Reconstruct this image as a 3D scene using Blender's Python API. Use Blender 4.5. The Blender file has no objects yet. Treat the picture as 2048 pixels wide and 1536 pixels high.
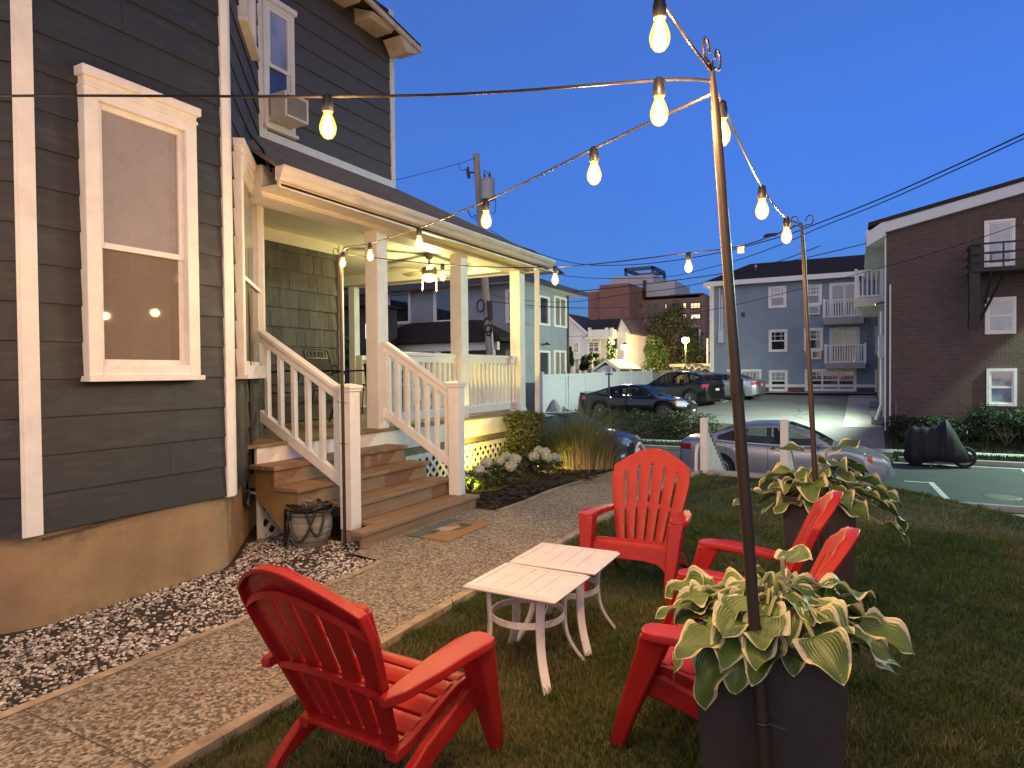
import bpy, math, random
import numpy as np
from mathutils import Vector, Matrix
PI = math.pi
R = math.radians
rnd = random.Random(7)
SC = bpy.context.scene
COL = SC.collection
# ------------------------------------------------------------------ camera model (also used to turn measured sight lines into metres)
FPX, CX, CY = 1300.0, 1024.0, 768.0
EYE = Vector((0, 0, 1.5))
_y, _p, _r = R(28.2), R(1.06), R(0.5)
FW0 = Vector((-math.sin(_y), math.cos(_y), 0)); RT0 = Vector((math.cos(_y), math.sin(_y), 0)); UP0 = Vector((0, 0, 1))
FWD = FW0*math.cos(_p) - UP0*math.sin(_p)
_u1 = UP0*math.cos(_p) + FW0*math.sin(_p)
RGT = RT0*math.cos(_r) - _u1*math.sin(_r)
UPV = _u1*math.cos(_r) + RT0*math.sin(_r)
def ray(x, y): return FWD + RGT*((x-CX)/FPX) - UPV*((y-CY)/FPX)
def oz(x, y, z=0.0):
    r = ray(x, y); return EYE + r*((z-EYE.z)/r.z)
def ox(x, y, X):
    r = ray(x, y); return EYE + r*((X-EYE.x)/r.x)
def oy(x, y, Y):
    r = ray(x, y); return EYE + r*((Y-EYE.y)/r.y)
def od(x, y, d):
    r = ray(x, y); return EYE + r*(d/r.dot(FW0))
def ol(x, y, A, B):
    """point of the sight line in the vertical plane through plan points A and B"""
    n = Vector((B[1]-A[1], A[0]-B[0], 0)); r = ray(x, y)
    return EYE + r*(n.dot(Vector((A[0], A[1], 0))-Vector((0, 0, 0)))/n.dot(r))
# ------------------------------------------------------------------ objects
ORG = {}
def org(o): return ORG.get(o.name, Vector((0, 0, 0))) if o else Vector((0, 0, 0))
def tag(o, label=None, cat=None, group=None, kind=None):
    if label: o['label'] = label
    if cat: o['category'] = cat
    if group: o['group'] = group
    if kind: o['kind'] = kind
    return o
def thing(name, label, cat, loc=(0, 0, 0), rz=0.0, group=None):
    o = bpy.data.objects.new(name, None); COL.objects.link(o)
    o.location = loc; o.rotation_euler = (0, 0, rz); o.empty_display_size = .1
    ORG[o.name] = Vector(loc)
    return tag(o, label, cat, group)
def kids(o): return list(o.children)
def copy_tree(o, parent=None):
    c = o.copy(); COL.objects.link(c)
    c.parent = parent
    for ch in kids(o): copy_tree(ch, c)
    return c
class MB:
    def __init__(s): s.v = []; s.f = []; s.m = []; s.uv = None
    def add(s, vs, fs, mi=0):
        b = len(s.v); s.v.extend([tuple(p) for p in vs]); s.f.extend([tuple(b+i for i in f) for f in fs]); s.m.extend([mi]*len(fs)); return s
    def box(s, x0, x1, y0, y1, z0, z1, mi=0):
        v = [(x, y, z) for z in (z0, z1) for y in (y0, y1) for x in (x0, x1)]
        return s.add(v, [(0, 2, 3, 1), (4, 5, 7, 6), (0, 1, 5, 4), (2, 6, 7, 3), (0, 4, 6, 2), (1, 3, 7, 5)], mi)
    def fbox(s, O, u, n, u0, u1, v0, v1, d0, d1, mi=0):
        """box in a wall's frame: u along the wall, v up, d outwards"""
        O = Vector(O); u = Vector(u); n = Vector(n); k = Vector((0, 0, 1)); w = []
        for b in (v0, v1):
            for c in (d0, d1):
                for a in (u0, u1): w.append(O+u*a+k*b+n*c)
        return s.add(w, [(0, 2, 3, 1), (4, 5, 7, 6), (0, 1, 5, 4), (2, 6, 7, 3), (0, 4, 6, 2), (1, 3, 7, 5)], mi)
    def beam(s, p, q, w, h, mi=0, up=(0, 0, 1), vert=False):
        """bar of width w and height h from p to q; vert keeps its ends upright"""
        p = Vector(p); q = Vector(q); d = (q-p).normalized(); up = Vector(up)
        sd = d.cross(up)
        sd = sd.normalized() if sd.length > 1e-6 else Vector((1, 0, 0))
        uu = Vector((0, 0, 1)) if vert else sd.cross(d).normalized()
        vs = []
        for c in (p, q):
            for a, b in ((-1, -1), (1, -1), (1, 1), (-1, 1)): vs.append(c+sd*a*w/2+uu*b*h/2)
        return s.add(vs, [(0, 1, 2, 3), (7, 6, 5, 4), (0, 4, 5, 1), (1, 5, 6, 2), (2, 6, 7, 3), (3, 7, 4, 0)], mi)
    def loft(s, rings, cap=True, closed=True, mi=0):
        n = len(rings[0]); vs = [p for r in rings for p in r]; fs = []
        for i in range(len(rings)-1):
            for j in range(n if closed else n-1):
                k = (j+1) % n; fs.append((i*n+j, i*n+k, (i+1)*n+k, (i+1)*n+j))
        if cap and closed:
            fs.append(tuple(range(n))[::-1]); fs.append(tuple((len(rings)-1)*n+j for j in range(n)))
        return s.add(vs, fs, mi)
    def tube(s, pts, r, n=8, cap=True, mi=0, flat=1.0):
        pts = [Vector(p) for p in pts]; rings = []; prev = None
        for i, p in enumerate(pts):
            d = (pts[min(i+1, len(pts)-1)]-pts[max(i-1, 0)])
            d = d.normalized() if d.length > 1e-9 else Vector((0, 0, 1))
            if prev is None:
                a = d.cross(Vector((0, 0, 1)))
                if a.length < 1e-3: a = d.cross(Vector((1, 0, 0)))
            else: a = prev-d*prev.dot(d)
            a.normalize(); prev = a; b = d.cross(a)
            rr = r[i] if isinstance(r, (list, tuple)) else r
            rings.append([p+a*math.cos(2*PI*k/n)*rr+b*math.sin(2*PI*k/n)*rr*flat for k in range(n)])
        return s.loft(rings, cap, True, mi)
    def lathe(s, prof, c=(0, 0, 0), n=16, mi=0, axis='z', cap=True):
        c = Vector(c); rings = []
        for r, z in prof:
            ring = []
            for k in range(n):
                a = 2*PI*k/n; x, y = r*math.cos(a), r*math.sin(a)
                ring.append(c+(Vector((x, y, z)) if axis == 'z' else Vector((x, z, y)) if axis == 'y' else Vector((z, x, y))))
            rings.append(ring)
        return s.loft(rings, cap, True, mi)
    def prism(s, poly, axis, a, b, mi=0):
        """polygon in the two other axes, extruded from a to b along axis"""
        def P(p, t): return (t, p[0], p[1]) if axis == 'x' else (p[0], t, p[1]) if axis == 'y' else (p[0], p[1], t)
        n = len(poly); vs = [P(p, a) for p in poly]+[P(p, b) for p in poly]
        fs = [tuple(range(n))[::-1], tuple(range(n, 2*n))]+[(i, (i+1) % n, n+(i+1) % n, n+i) for i in range(n)]
        return s.add(vs, fs, mi)
    def quad(s, a, b, c, d, mi=0): return s.add([a, b, c, d], [(0, 1, 2, 3)], mi)
    def lap(s, A, B, n, z0, z1, e, out=.016, mi=0):
        """clapboards from plan point A to plan point B, outward normal n"""
        z = z0
        while z < z1-1e-4:
            t = min(z+e, z1)
            L = math.hypot(B[0]-A[0], B[1]-A[1]); cuts = [0, 1]
            if L > 1.0 and rnd.random() < .22: c = rnd.uniform(.15, .85); cuts = [0, c-.0011/L, c+.0011/L, 1]
            for c0, c1 in zip(cuts[::2], cuts[1::2]):
                a_ = (lerp(A[0], B[0], c0), lerp(A[1], B[1], c0)); b_ = (lerp(A[0], B[0], c1), lerp(A[1], B[1], c1)); dz = rnd.uniform(-.0012, .0012)
                o = [(a_[0]+n[0]*k, a_[1]+n[1]*k) for k in (0, out+dz, .003)]; p = [(b_[0]+n[0]*k, b_[1]+n[1]*k) for k in (0, out+dz, .003)]
                s.add([(*o[0], z), (*p[0], z), (*o[1], z), (*p[1], z), (*o[2], t), (*p[2], t)], [(0, 1, 3, 2), (2, 3, 5, 4), (0, 2, 4), (1, 5, 3)], mi)
            z = t
        return s
    def build(s, name, mats, parent=None, smooth=False, bevel=0, solid=0, solid_off=0, uv=None, recalc=False, seg=2):
        g = org(parent)
        me = bpy.data.meshes.new(name)
        v = [(p[0]-g.x, p[1]-g.y, p[2]-g.z) for p in s.v] if parent else s.v
        me.from_pydata(v, [], s.f)
        for m in (mats if isinstance(mats, (list, tuple)) else [mats]): me.materials.append(m)
        if any(s.m): me.polygons.foreach_set('material_index', s.m)
        if recalc:
            import bmesh
            bm = bmesh.new(); bm.from_mesh(me); bmesh.ops.recalc_face_normals(bm, faces=bm.faces); bm.to_mesh(me); bm.free()
        if smooth:
            me.polygons.foreach_set('use_smooth', [True]*len(me.polygons))
            me.set_sharp_from_angle(angle=R(smooth if smooth is not True else 40))
        if uv:
            l = me.uv_layers.new(name='UVMap'); idx = np.empty(len(me.loops), dtype=np.int32); me.loops.foreach_get('vertex_index', idx)
            l.data.foreach_set('uv', np.array(uv, dtype=np.float32)[idx].ravel())
        me.update()
        o = bpy.data.objects.new(name, me); COL.objects.link(o)
        if parent: o.parent = parent; ORG[o.name] = g
        if solid:
            d = o.modifiers.new('Solidify', 'SOLIDIFY'); d.thickness = solid; d.offset = solid_off
        if bevel:
            d = o.modifiers.new('Bevel', 'BEVEL'); d.width = bevel; d.segments = seg; d.limit_method = 'ANGLE'; d.angle_limit = R(40)
            if not smooth: d.harden_normals = False
        return o
def lerp(a, b, t): return a+(b-a)*t
def sstep(t): t = max(0.0, min(1.0, t)); return t*t*(3-2*t)
def catenary(a, b, sag, n=16):
    a = Vector(a); b = Vector(b)
    return [a.lerp(b, i/n)-Vector((0, 0, sag*4*(i/n)*(1-i/n))) for i in range(n+1)]
def spline(pts, n=6):
    pts = [Vector(p) for p in pts]; out = []
    for i in range(len(pts)-1):
        p0, p1, p2, p3 = pts[max(i-1, 0)], pts[i], pts[i+1], pts[min(i+2, len(pts)-1)]
        for k in range(n):
            t = k/n; out.append(.5*((2*p1)+(p2-p0)*t+(2*p0-5*p1+4*p2-p3)*t*t+(3*p1-p0-3*p2+p3)*t**3))
    return out+[pts[-1]]
# ------------------------------------------------------------------ materials
def newmat(name):
    m = bpy.data.materials.new(name); m.use_nodes = True
    nt = m.node_tree; return m, nt, nt.nodes['Principled BSDF'], nt.nodes['Material Output']
def ramp(nt, fac, stops):
    r = nt.nodes.new('ShaderNodeValToRGB'); e = r.color_ramp.elements
    while len(e) < len(stops): e.new(.5)
    for i, (p, c) in enumerate(stops): e[i].position = p; e[i].color = (*c, 1) if len(c) == 3 else c
    nt.links.new(fac, r.inputs[0]); return r.outputs[0]
def noise(nt, scale, detail=4, rough=.6, vec=None, stretch=None, dist=0, coord='Object'):
    if vec is None:
        vec = nt.nodes.new('ShaderNodeTexCoord').outputs[coord]
    if stretch:
        mp = nt.nodes.new('ShaderNodeMapping'); mp.inputs['Scale'].default_value = stretch; nt.links.new(vec, mp.inputs[0]); vec = mp.outputs[0]
    n = nt.nodes.new('ShaderNodeTexNoise'); n.inputs['Scale'].default_value = scale; n.inputs['Detail'].default_value = detail
    n.inputs['Roughness'].default_value = rough; n.inputs['Distortion'].default_value = dist
    nt.links.new(vec, n.inputs['Vector']); return n.outputs['Fac']
def mix(nt, fac, a, b, mode='MIX'):
    x = nt.nodes.new('ShaderNodeMix'); x.data_type = 'RGBA'; x.blend_type = mode
    for s, i in ((fac, 0), (a, 6), (b, 7)):
        if isinstance(s, (int, float)): x.inputs[i].default_value = s
        elif isinstance(s, tuple): x.inputs[i].default_value = (*s, 1) if len(s) == 3 else s
        else: nt.links.new(s, x.inputs[i])
    return x.outputs[2]
def math_(nt, op, a, b=None):
    x = nt.nodes.new('ShaderNodeMath'); x.operation = op
    for s, i in ((a, 0), (b, 1)):
        if s is None: continue
        if isinstance(s, (int, float)): x.inputs[i].default_value = s
        else: nt.links.new(s, x.inputs[i])
    return x.outputs[0]
def bump(nt, b, h, strength=.3, dist=.01, prev=None):
    x = nt.nodes.new('ShaderNodeBump'); x.inputs['Strength'].default_value = strength; x.inputs['Distance'].default_value = dist
    nt.links.new(h, x.inputs['Height'])
    if prev is not None: nt.links.new(prev, x.inputs['Normal'])
    nt.links.new(x.outputs[0], b.inputs['Normal']); return x.outputs[0]
def M(name, col, rough=.6, var=.15, scale=6, metal=0, bmp=0, bscale=60, stretch=None, spec=.5, coat=0, dirt=None, dscale=2.5, trans=0):
    """painted or plain surface: colour mottled by noise, optional bump and dirt patches"""
    m, nt, b, out = newmat(name)
    f = noise(nt, scale, 5, .6, stretch=stretch)
    lo = tuple(c*(1-var) for c in col); hi = tuple(min(1, c*(1+var)) for c in col)
    c = ramp(nt, f, [(.3, lo), (.7, hi)])
    if dirt:
        d = ramp(nt, noise(nt, dscale, 8, .7, stretch=stretch), [(.52, (0, 0, 0)), (.72, (1, 1, 1))])
        c = mix(nt, math_(nt, 'MULTIPLY', d, dirt[1]), c, dirt[0])
    nt.links.new(c, b.inputs['Base Color'])
    rr = ramp(nt, noise(nt, scale*1.7, 3), [(.3, (max(0, rough-.08),)*3), (.7, (min(1, rough+.08),)*3)])
    nt.links.new(rr, b.inputs['Roughness'])
    b.inputs['Metallic'].default_value = metal; b.inputs['Specular IOR Level'].default_value = spec
    b.inputs['Coat Weight'].default_value = coat; b.inputs['Coat Roughness'].default_value = .05
    if bmp: bump(nt, b, noise(nt, bscale, 4, .6, stretch=stretch), bmp)
    return m
def M_emit(name, col, strength, base=(.8, .8, .8)):
    m, nt, b, out = newmat(name)
    b.inputs['Base Color'].default_value = (*base, 1); b.inputs['Emission Color'].default_value = (*col, 1); b.inputs['Emission Strength'].default_value = strength
    m.cycles.emission_sampling = 'NONE'; return m
def M_glass(name, tint=(.02, .025, .03), curtain=None, rough=.03):
    """window pane over a dark or curtained room"""
    m, nt, b, out = newmat(name)
    c = mix(nt, ramp(nt, noise(nt, 1.6, 4), [(.35, (0, 0, 0)), (.65, (1, 1, 1))]), tint, tuple(min(1, t*2.2+.01) for t in tint))
    if curtain:
        w = nt.nodes.new('ShaderNodeTexWave'); w.inputs['Scale'].default_value = 6; w.inputs['Distortion'].default_value = 1.5
        nt.links.new(nt.nodes.new('ShaderNodeTexCoord').outputs['Object'], w.inputs[0])
        c = mix(nt, .75, c, mix(nt, w.outputs['Fac'], tuple(x*.7 for x in curtain), curtain))
    nt.links.new(c, b.inputs['Base Color']); b.inputs['Roughness'].default_value = rough; b.inputs['Specular IOR Level'].default_value = .8
    b.inputs['Coat Weight'].default_value = .6; b.inputs['Coat Roughness'].default_value = .02
    bump(nt, b, noise(nt, 2.0, 2), .04, .05)
    return m
def M_leaf(name, c1, c2, c3=None, trans=.25, rough=.5):
    """foliage: every leaf its own shade"""
    m, nt, b, out = newmat(name)
    g = nt.nodes.new('ShaderNodeNewGeometry')
    st = [(0, c1), (.7, c2)]+([(1, c3)] if c3 else [])
    c = ramp(nt, g.outputs['Random Per Island'], st)
    n2 = noise(nt, .9, 3)
    c = mix(nt, .55, c, ramp(nt, n2, [(.35, tuple(x*.6 for x in c1)), (.65, c3 or c2)]))
    nt.links.new(c, b.inputs['Base Color']); b.inputs['Roughness'].default_value = rough
    t = nt.nodes.new('ShaderNodeBsdfTranslucent'); nt.links.new(c, t.inputs[0])
    x = nt.nodes.new('ShaderNodeMixShader'); x.inputs[0].default_value = trans
    nt.links.new(b.outputs[0], x.inputs[1]); nt.links.new(t.outputs[0], x.inputs[2]); nt.links.new(x.outputs[0], out.inputs[0])
    return m
def M_wood(name, c1, c2, axis='y', scale=1.0, rough=.6, bmp=.15):
    m, nt, b, out = newmat(name)
    st = {'x': (1, 14, 14), 'y': (14, 1, 14), 'z': (14, 14, 1)}[axis]
    f = noise(nt, 2.2*scale, 7, .65, stretch=st, dist=.6)
    c = ramp(nt, f, [(.28, c2), (.5, c1), (.75, tuple(min(1, x*1.25) for x in c1))])
    g = nt.nodes.new('ShaderNodeNewGeometry')
    c = mix(nt, .5, c, mix(nt, g.outputs['Random Per Island'], tuple(x*.75 for x in c1), tuple(min(1, x*1.2) for x in c1)), 'MIX')
    c = mix(nt, ramp(nt, noise(nt, 1.1, 5, .7), [(.5, (0, 0, 0)), (.75, (.55, .55, .55))]), c, tuple(x*.5 for x in c2))
    nt.links.new(c, b.inputs['Base Color']); b.inputs['Roughness'].default_value = rough
    bump(nt, b, f, bmp, .004); return m
def M_brick(name, c1, c2, mortar, sc=1.0, axis='y', w=.21, h=.07):
    """brickwork in metres on a wall facing axis"""
    m, nt, b, out = newmat(name)
    co = nt.nodes.new('ShaderNodeTexCoord').outputs['Object']
    sx = nt.nodes.new('ShaderNodeSeparateXYZ'); nt.links.new(co, sx.inputs[0])
    cb = nt.nodes.new('ShaderNodeCombineXYZ'); nt.links.new(math_(nt, 'ADD', sx.outputs[0], sx.outputs[1]), cb.inputs[0]); nt.links.new(sx.outputs[2], cb.inputs[1])
    br = nt.nodes.new('ShaderNodeTexBrick'); nt.links.new(cb.outputs[0], br.inputs['Vector'])
    br.inputs['Scale'].default_value = 1; br.inputs['Brick Width'].default_value = w*sc; br.inputs['Row Height'].default_value = h*sc
    br.inputs['Mortar Size'].default_value = .008*sc; br.inputs['Color1'].default_value = (*c1, 1); br.inputs['Color2'].default_value = (*c2, 1); br.inputs['Mortar'].default_value = (*mortar, 1)
    br.inputs['Bias'].default_value = -.2
    c = mix(nt, .5, br.outputs['Color'], ramp(nt, noise(nt, .8, 6, .7), [(.3, tuple(x*.5 for x in c1)), (.7, tuple(x*1.3 for x in c2))]), 'MIX')
    nt.links.new(c, b.inputs['Base Color']); b.inputs['Roughness'].default_value = .85
    bump(nt, b, br.outputs['Fac'], -.4, .008); return m
SKY_EL, SKY_ROT, SKY_OZ, SKY_DU, SKY_ST = 1.0, 200.0, 8.0, .2, 1.0
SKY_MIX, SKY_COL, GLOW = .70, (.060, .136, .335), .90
EXPOSURE = 0.75
BULB_E, BULB_COL, WALL_K = 29.0, (1, .63, .32), 1.5
FAN_E, FLOOD_E, LAMP1_E, LAMP2_E, COBRA_E = 66.0, 3400.0, 2400.0, 3000.0, 4500.0
# ------------------------------------------------------------------ shared materials
WHITE = M('white_paint', (.74, .72, .68), .45, .06, 9, dirt=((.42, .37, .29), .35), dscale=3)
PORCHW = M('porch_white', (.76, .74, .68), .5, .05, 7, dirt=((.5, .46, .36), .4), dscale=2.2)
SIDING = M('charcoal_siding', (.024, .0238, .0245), .55, .14, 5, bmp=.25, bscale=90, stretch=(1, 1, 6), dirt=((.06, .058, .052), .6))
BLACKM = M('black_metal', (.012, .012, .012), .4, .2, 10)
RUBBER = M('black_rubber', (.015, .015, .016), .7, .2, 20)
CHROME = M('chrome', (.75, .75, .76), .15, .05, 3, metal=1)
STEEL = M('galvanised_steel', (.45, .46, .47), .45, .15, 6, metal=.7)
ASPHALT_SH = M('roof_shingle', (.045, .038, .034), .9, .35, 40, bmp=.6, bscale=45, stretch=(1, 1, 3))
def smooth_between(a, b, t): return sstep((t-a)/(b-a))
def zt(x, y):
    """height of the ground: a raised lawn, the street below it, a car park rising beyond"""
    yc = 9.65 if x < -.5 else 9.65-1.15*(max(0, x+.1))**1.1 if x > -.1 else 9.65
    if x > 1.6: yc = max(yc, 7.35)-.0
    z = 0.0
    if x < -.6: k = sstep((y-9.75)/(2.6))
    else: k = sstep((y-yc)/(4.6))
    z -= 1.27*k
    if y > 22.6:
        z = -1.15+.03*min(1, (y-22.6)/2)
        if y > 24.3: z = lerp(-1.12, -.62, sstep((y-24.3)/2.0))
        if y > 26.3: z = lerp(-.62, .10, min(1, (y-26.3)/13.7))
    return z
def sheet(xs, ys, off, name, mat, kind='structure'):
    mb = MB(); nx, ny = len(xs), len(ys)
    vs = [(x, y, zt(x, y)+off) for y in ys for x in xs]
    fs = [(j*nx+i, j*nx+i+1, (j+1)*nx+i+1, (j+1)*nx+i) for j in range(ny-1) for i in range(nx-1)]
    mb.add(vs, fs); return tag(mb.build(name, mat, smooth=30), kind=kind)
def poly_sheet(pairs, off, name, mat, n=6):
    """ribbon between two edge lines: pairs of (left xy, right xy)"""
    mb = MB(); rings = []
    for l, r in pairs:
        rings.append([(lerp(l[0], r[0], i/n), lerp(l[1], r[1], i/n)) for i in range(n+1)])
    for i in range(len(rings)-1):
        for j in range(n):
            q = [rings[i][j], rings[i][j+1], rings[i+1][j+1], rings[i+1][j]]
            mb.add([(x, y, zt(x, y)+off) for x, y in q], [(0, 1, 2, 3)])
    return tag(mb.build(name, mat), kind='structure')
def rng(a, b, s): return [a+(b-a)*i/max(1, round((b-a)/s)) for i in range(max(1, round((b-a)/s))+1)]
# ground sheet (soil and turf tint)
def ground_mat():
    m, nt, b, out = newmat('turf_soil')
    f = noise(nt, 1.2, 8, .7); g = noise(nt, 40, 4, .7)
    c = mix(nt, ramp(nt, f, [(.42, (0, 0, 0)), (.68, (1, 1, 1))]), (.045, .050, .016), (.11, .078, .036))
    c = mix(nt, ramp(nt, g, [(.35, (.0, .0, .0)), (.7, (.8, .8, .8))]), c, (.018, .020, .008))
    nt.links.new(c, b.inputs['Base Color']); b.inputs['Roughness'].default_value = .95
    bump(nt, b, g, .7, .02); return m
GROUND = ground_mat()
xs = [-400, -150, -60, -30]+rng(-22, 10, .5)+[14, 20, 40, 120, 400]
ys = [-60, -20, -6]+rng(-2, 42, .4)+[60, 100, 200, 500]
sheet(xs, ys, 0, 'ground', GROUND)
def asphalt(name, c, s):
    m, nt, b, out = newmat(name)
    n1 = noise(nt, .5, 8, .7); n2 = noise(nt, 120, 2, .6)
    k = ramp(nt, n1, [(.3, tuple(x*.75 for x in c)), (.7, tuple(x*1.35 for x in c))])
    k = mix(nt, ramp(nt, n2, [(.4, (0, 0, 0)), (.75, (.6, .6, .6))]), k, tuple(x*2.2 for x in c))
    v = nt.nodes.new('ShaderNodeTexVoronoi'); v.feature = 'DISTANCE_TO_EDGE'; v.inputs['Scale'].default_value = .28
    mp = nt.nodes.new('ShaderNodeMapping'); nt.links.new(nt.nodes.new('ShaderNodeTexCoord').outputs['Object'], mp.inputs[0])
    nn = nt.nodes.new('ShaderNodeTexNoise'); nn.inputs['Scale'].default_value = 1.5
    va = nt.nodes.new('ShaderNodeVectorMath'); va.operation = 'ADD'; nt.links.new(mp.outputs[0], va.inputs[0]); nt.links.new(nn.outputs['Color'], va.inputs[1]); nt.links.new(va.outputs[0], v.inputs['Vector'])
    k = mix(nt, ramp(nt, v.outputs['Distance'], [(0, (.7, .7, .7)), (.012, (0, 0, 0))]), k, (.012, .012, .012))
    nt.links.new(k, b.inputs['Base Color']); b.inputs['Roughness'].default_value = s
    bump(nt, b, n2, .35, .01); return m
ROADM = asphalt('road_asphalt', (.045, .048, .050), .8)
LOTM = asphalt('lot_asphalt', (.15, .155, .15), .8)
CONC = M('concrete_pale', (.36, .35, .32), .85, .15, 3, bmp=.3, bscale=60, dirt=((.2, .19, .16), .6), dscale=1.2)
CONCL = M('concrete_light', (.42, .41, .38), .85, .12, 3, bmp=.3, bscale=60, dirt=((.25, .24, .2), .6), dscale=.8)
LINE = M('road_paint', (.62, .62, .58), .7, .12, 8, dirt=((.12, .12, .12), .7), dscale=6)
sheet([-70, -40]+rng(-20, 12, 1)+[30, 80], rng(16.0, 22.5, .5), .006, 'road', ROADM)
sheet([-70, -40]+rng(-20, 12, 1)+[30, 80], [15.55, 16.0], .012, 'gutter', CONCL)
sheet([-70, -40]+rng(-20, 12, 1)+[30, 80], rng(13.6, 15.2, .4), .014, 'sidewalk', CONC)
sheet([-70]+rng(-20, 12, 1)+[40], [23.45, 24.35], .014, 'far_sidewalk', CONCL)
# kerb on the far side, broken at the driveway
for a, b_ in ((-70, -2.9), (1.0, 60)):
    tag(MB().box(a, b_, 22.45, 22.62, -1.4, -1.13).build('kerb', CONC, bevel=.02), kind='structure')
tag(MB().box(-70, 60, 15.4, 15.55, -1.4, -1.15).build('kerb', CONC, bevel=.02), kind='structure')
# car park and its driveway
mbx = [-3.6, -2.8, -2.0, -1.2, -.4, .4]
sheet(rng(-3.4, .35, .6), [22.45, 22.7, 23.45], .02, 'driveway', CONCL)
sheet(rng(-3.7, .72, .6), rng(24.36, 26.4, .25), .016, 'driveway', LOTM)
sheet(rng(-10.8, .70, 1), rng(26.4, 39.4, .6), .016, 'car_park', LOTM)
sheet([-10.8, -6, -1, .7], [39.4, 39.95], .12, 'pavement', CONCL)
sheet([-.55, .1, .72], rng(26.4, 39.4, .6), .028, 'path', CONCL)
# painted marks
def mark(poly, z=.012): 
    mb = MB(); mb.add([(x, y, zt(x, y)+z) for x, y in poly], [tuple(range(len(poly)))]); return mb
def line_mark(p, q, w, z):
    p = Vector((*p, 0)); q = Vector((*q, 0)); d = (q-p).normalized(); s = Vector((-d.y, d.x, 0))*w/2; mb = MB(); n = max(1, int((q-p).length/.5))
    for i in range(n):
        a = p.lerp(q, i/n); b = p.lerp(q, (i+1)/n)
        mb.add([(v.x, v.y, zt(v.x, v.y)+z) for v in (a-s, b-s, b+s, a+s)], [(0, 1, 2, 3)])
    return mb
for p, q, w, z in (((.95, 18.55), (1.55, 18.55), .1, .011), ((1.5, 18.6), (1.62, 16.1), .12, .015), ((1.0, 22.1), (9, 22.1), .1, .011), ((-3, 22.1), (1.0, 22.1), .1, .011),
                   ((3.9, 22.05), (3.75, 20.2), .12, .015), ((3.6, 20.2), (7, 20.2), .1, .019), ((-5.6, 18.55), (-4.9, 18.55), .1, .011), ((-5.2, 18.6), (-5.2, 16.1), .12, .015)):
    tag(line_mark(p, q, w, z).build('road_marking', LINE), kind='structure')
for cx, cy in ((-4.6, 31.5), (-1.75, 31.5)):          # arrows on the car park floor
    mb = line_mark((cx-.5, cy-1.3), (cx+.1, cy+.6), .22, .024)
    mb.add([(x, y, zt(x, y)+.026) for x, y in ((cx-.55, cy+.5), (cx+.75, cy+.55), (cx+.5, cy+1.5))], [(0, 1, 2)])
    tag(mb.build('lot_arrow', M('worn_paint', (.22, .22, .2), .8, .3, 5)), kind='structure')
for xx in (-9.0, -6.2): tag(line_mark((xx, 34.5), (xx, 39), .1, .024).build('road_marking', LINE), kind='structure')
mb = MB(); c = oz(2003, 994, -1.26); mb.lathe([(.02, .010), (.30, .010), (.33, .006), (.36, .0)], (c.x, c.y, -1.262), 28)
tag(mb.build('manhole_cover', M('cast_iron', (.10, .10, .095), .6, .5, 40, metal=.4, bmp=.8, bscale=40)), 'round iron manhole cover set in the road beyond the lawn', 'manhole cover')
# ------------------------------------------------------------------ garden path of exposed aggregate
def aggregate():
    m, nt, b, out = newmat('exposed_aggregate')
    co = nt.nodes.new('ShaderNodeTexCoord').outputs['Object']
    v = nt.nodes.new('ShaderNodeTexVoronoi'); v.inputs['Scale'].default_value = 74; nt.links.new(co, v.inputs['Vector'])
    n1 = noise(nt, 52, 3, .65, stretch=(1, .6, 1)); n0 = noise(nt, 1.1, 6, .7)
    sp = nt.nodes.new('ShaderNodeSeparateColor'); nt.links.new(v.outputs['Color'], sp.inputs[0])
    h = math_(nt, 'ADD', math_(nt, 'MULTIPLY', n1, .62), math_(nt, 'MULTIPLY', sp.outputs[0], .38))
    c = ramp(nt, h, [(.35, (.030, .023, .018)), (.45, (.12, .094, .068)), (.55, (.29, .24, .175)), (.72, (.52, .45, .35))])
    c = mix(nt, math_(nt, 'MULTIPLY', sp.outputs[1], .3), c, (.45, .38, .29))
    c = mix(nt, ramp(nt, n0, [(.35, (.35, .35, .35)), (.65, (0, 0, 0))]), c, (.13, .10, .072))
    sx = nt.nodes.new('ShaderNodeSeparateXYZ'); nt.links.new(co, sx.inputs[0])
    # expansion joints every 1.25 m
    md = math_(nt, 'PINGPONG', math_(nt, 'ADD', sx.outputs[1], 12.28), .625)
    j = math_(nt, 'LESS_THAN', md, .0035)
    c = mix(nt, math_(nt, 'MULTIPLY', j, .75), c, (.03, .022, .016))
    nt.links.new(c, b.inputs['Base Color']); b.inputs['Roughness'].default_value = .75
    bump(nt, b, math_(nt, 'SUBTRACT', h, math_(nt, 'MULTIPLY', j, 3)), .75, .012); return m
AGG = aggregate()
BAND = M('smooth_concrete', (.36, .28, .195), .8, .3, 8, bmp=.4, bscale=70, dirt=((.10, .08, .055), .7), dscale=5)
PL = [(-3.29, -3), (-3.29, 1.2), (-3.28, 2.2), (-3.28, 3.2), (-3.29, 3.85), (-3.33, 3.96), (-3.66, 4.02), (-3.66, 5.0), (-3.66, 5.95), (-3.40, 5.97), (-3.37, 6.5), (-3.39, 7.3), (-3.30, 8.4), (-3.14, 9.3), (-3.05, 9.9)]
PRr = [(-2.28, -3), (-2.28, 1.2), (-2.28, 2.2), (-2.29, 3.2), (-2.29, 3.7), (-2.29, 3.96), (-2.28, 4.4), (-2.26, 5.0), (-2.25, 5.6), (-2.25, 6.0), (-2.25, 6.6), (-2.22, 7.3), (-2.17, 8.4), (-2.08, 9.3), (-2.02, 9.9)]
pairs = list(zip(PL, PRr))
poly_sheet(pairs, .035, 'path', AGG)
mb = MB()                                                # smooth trowelled edges of the path, and its side face
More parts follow.
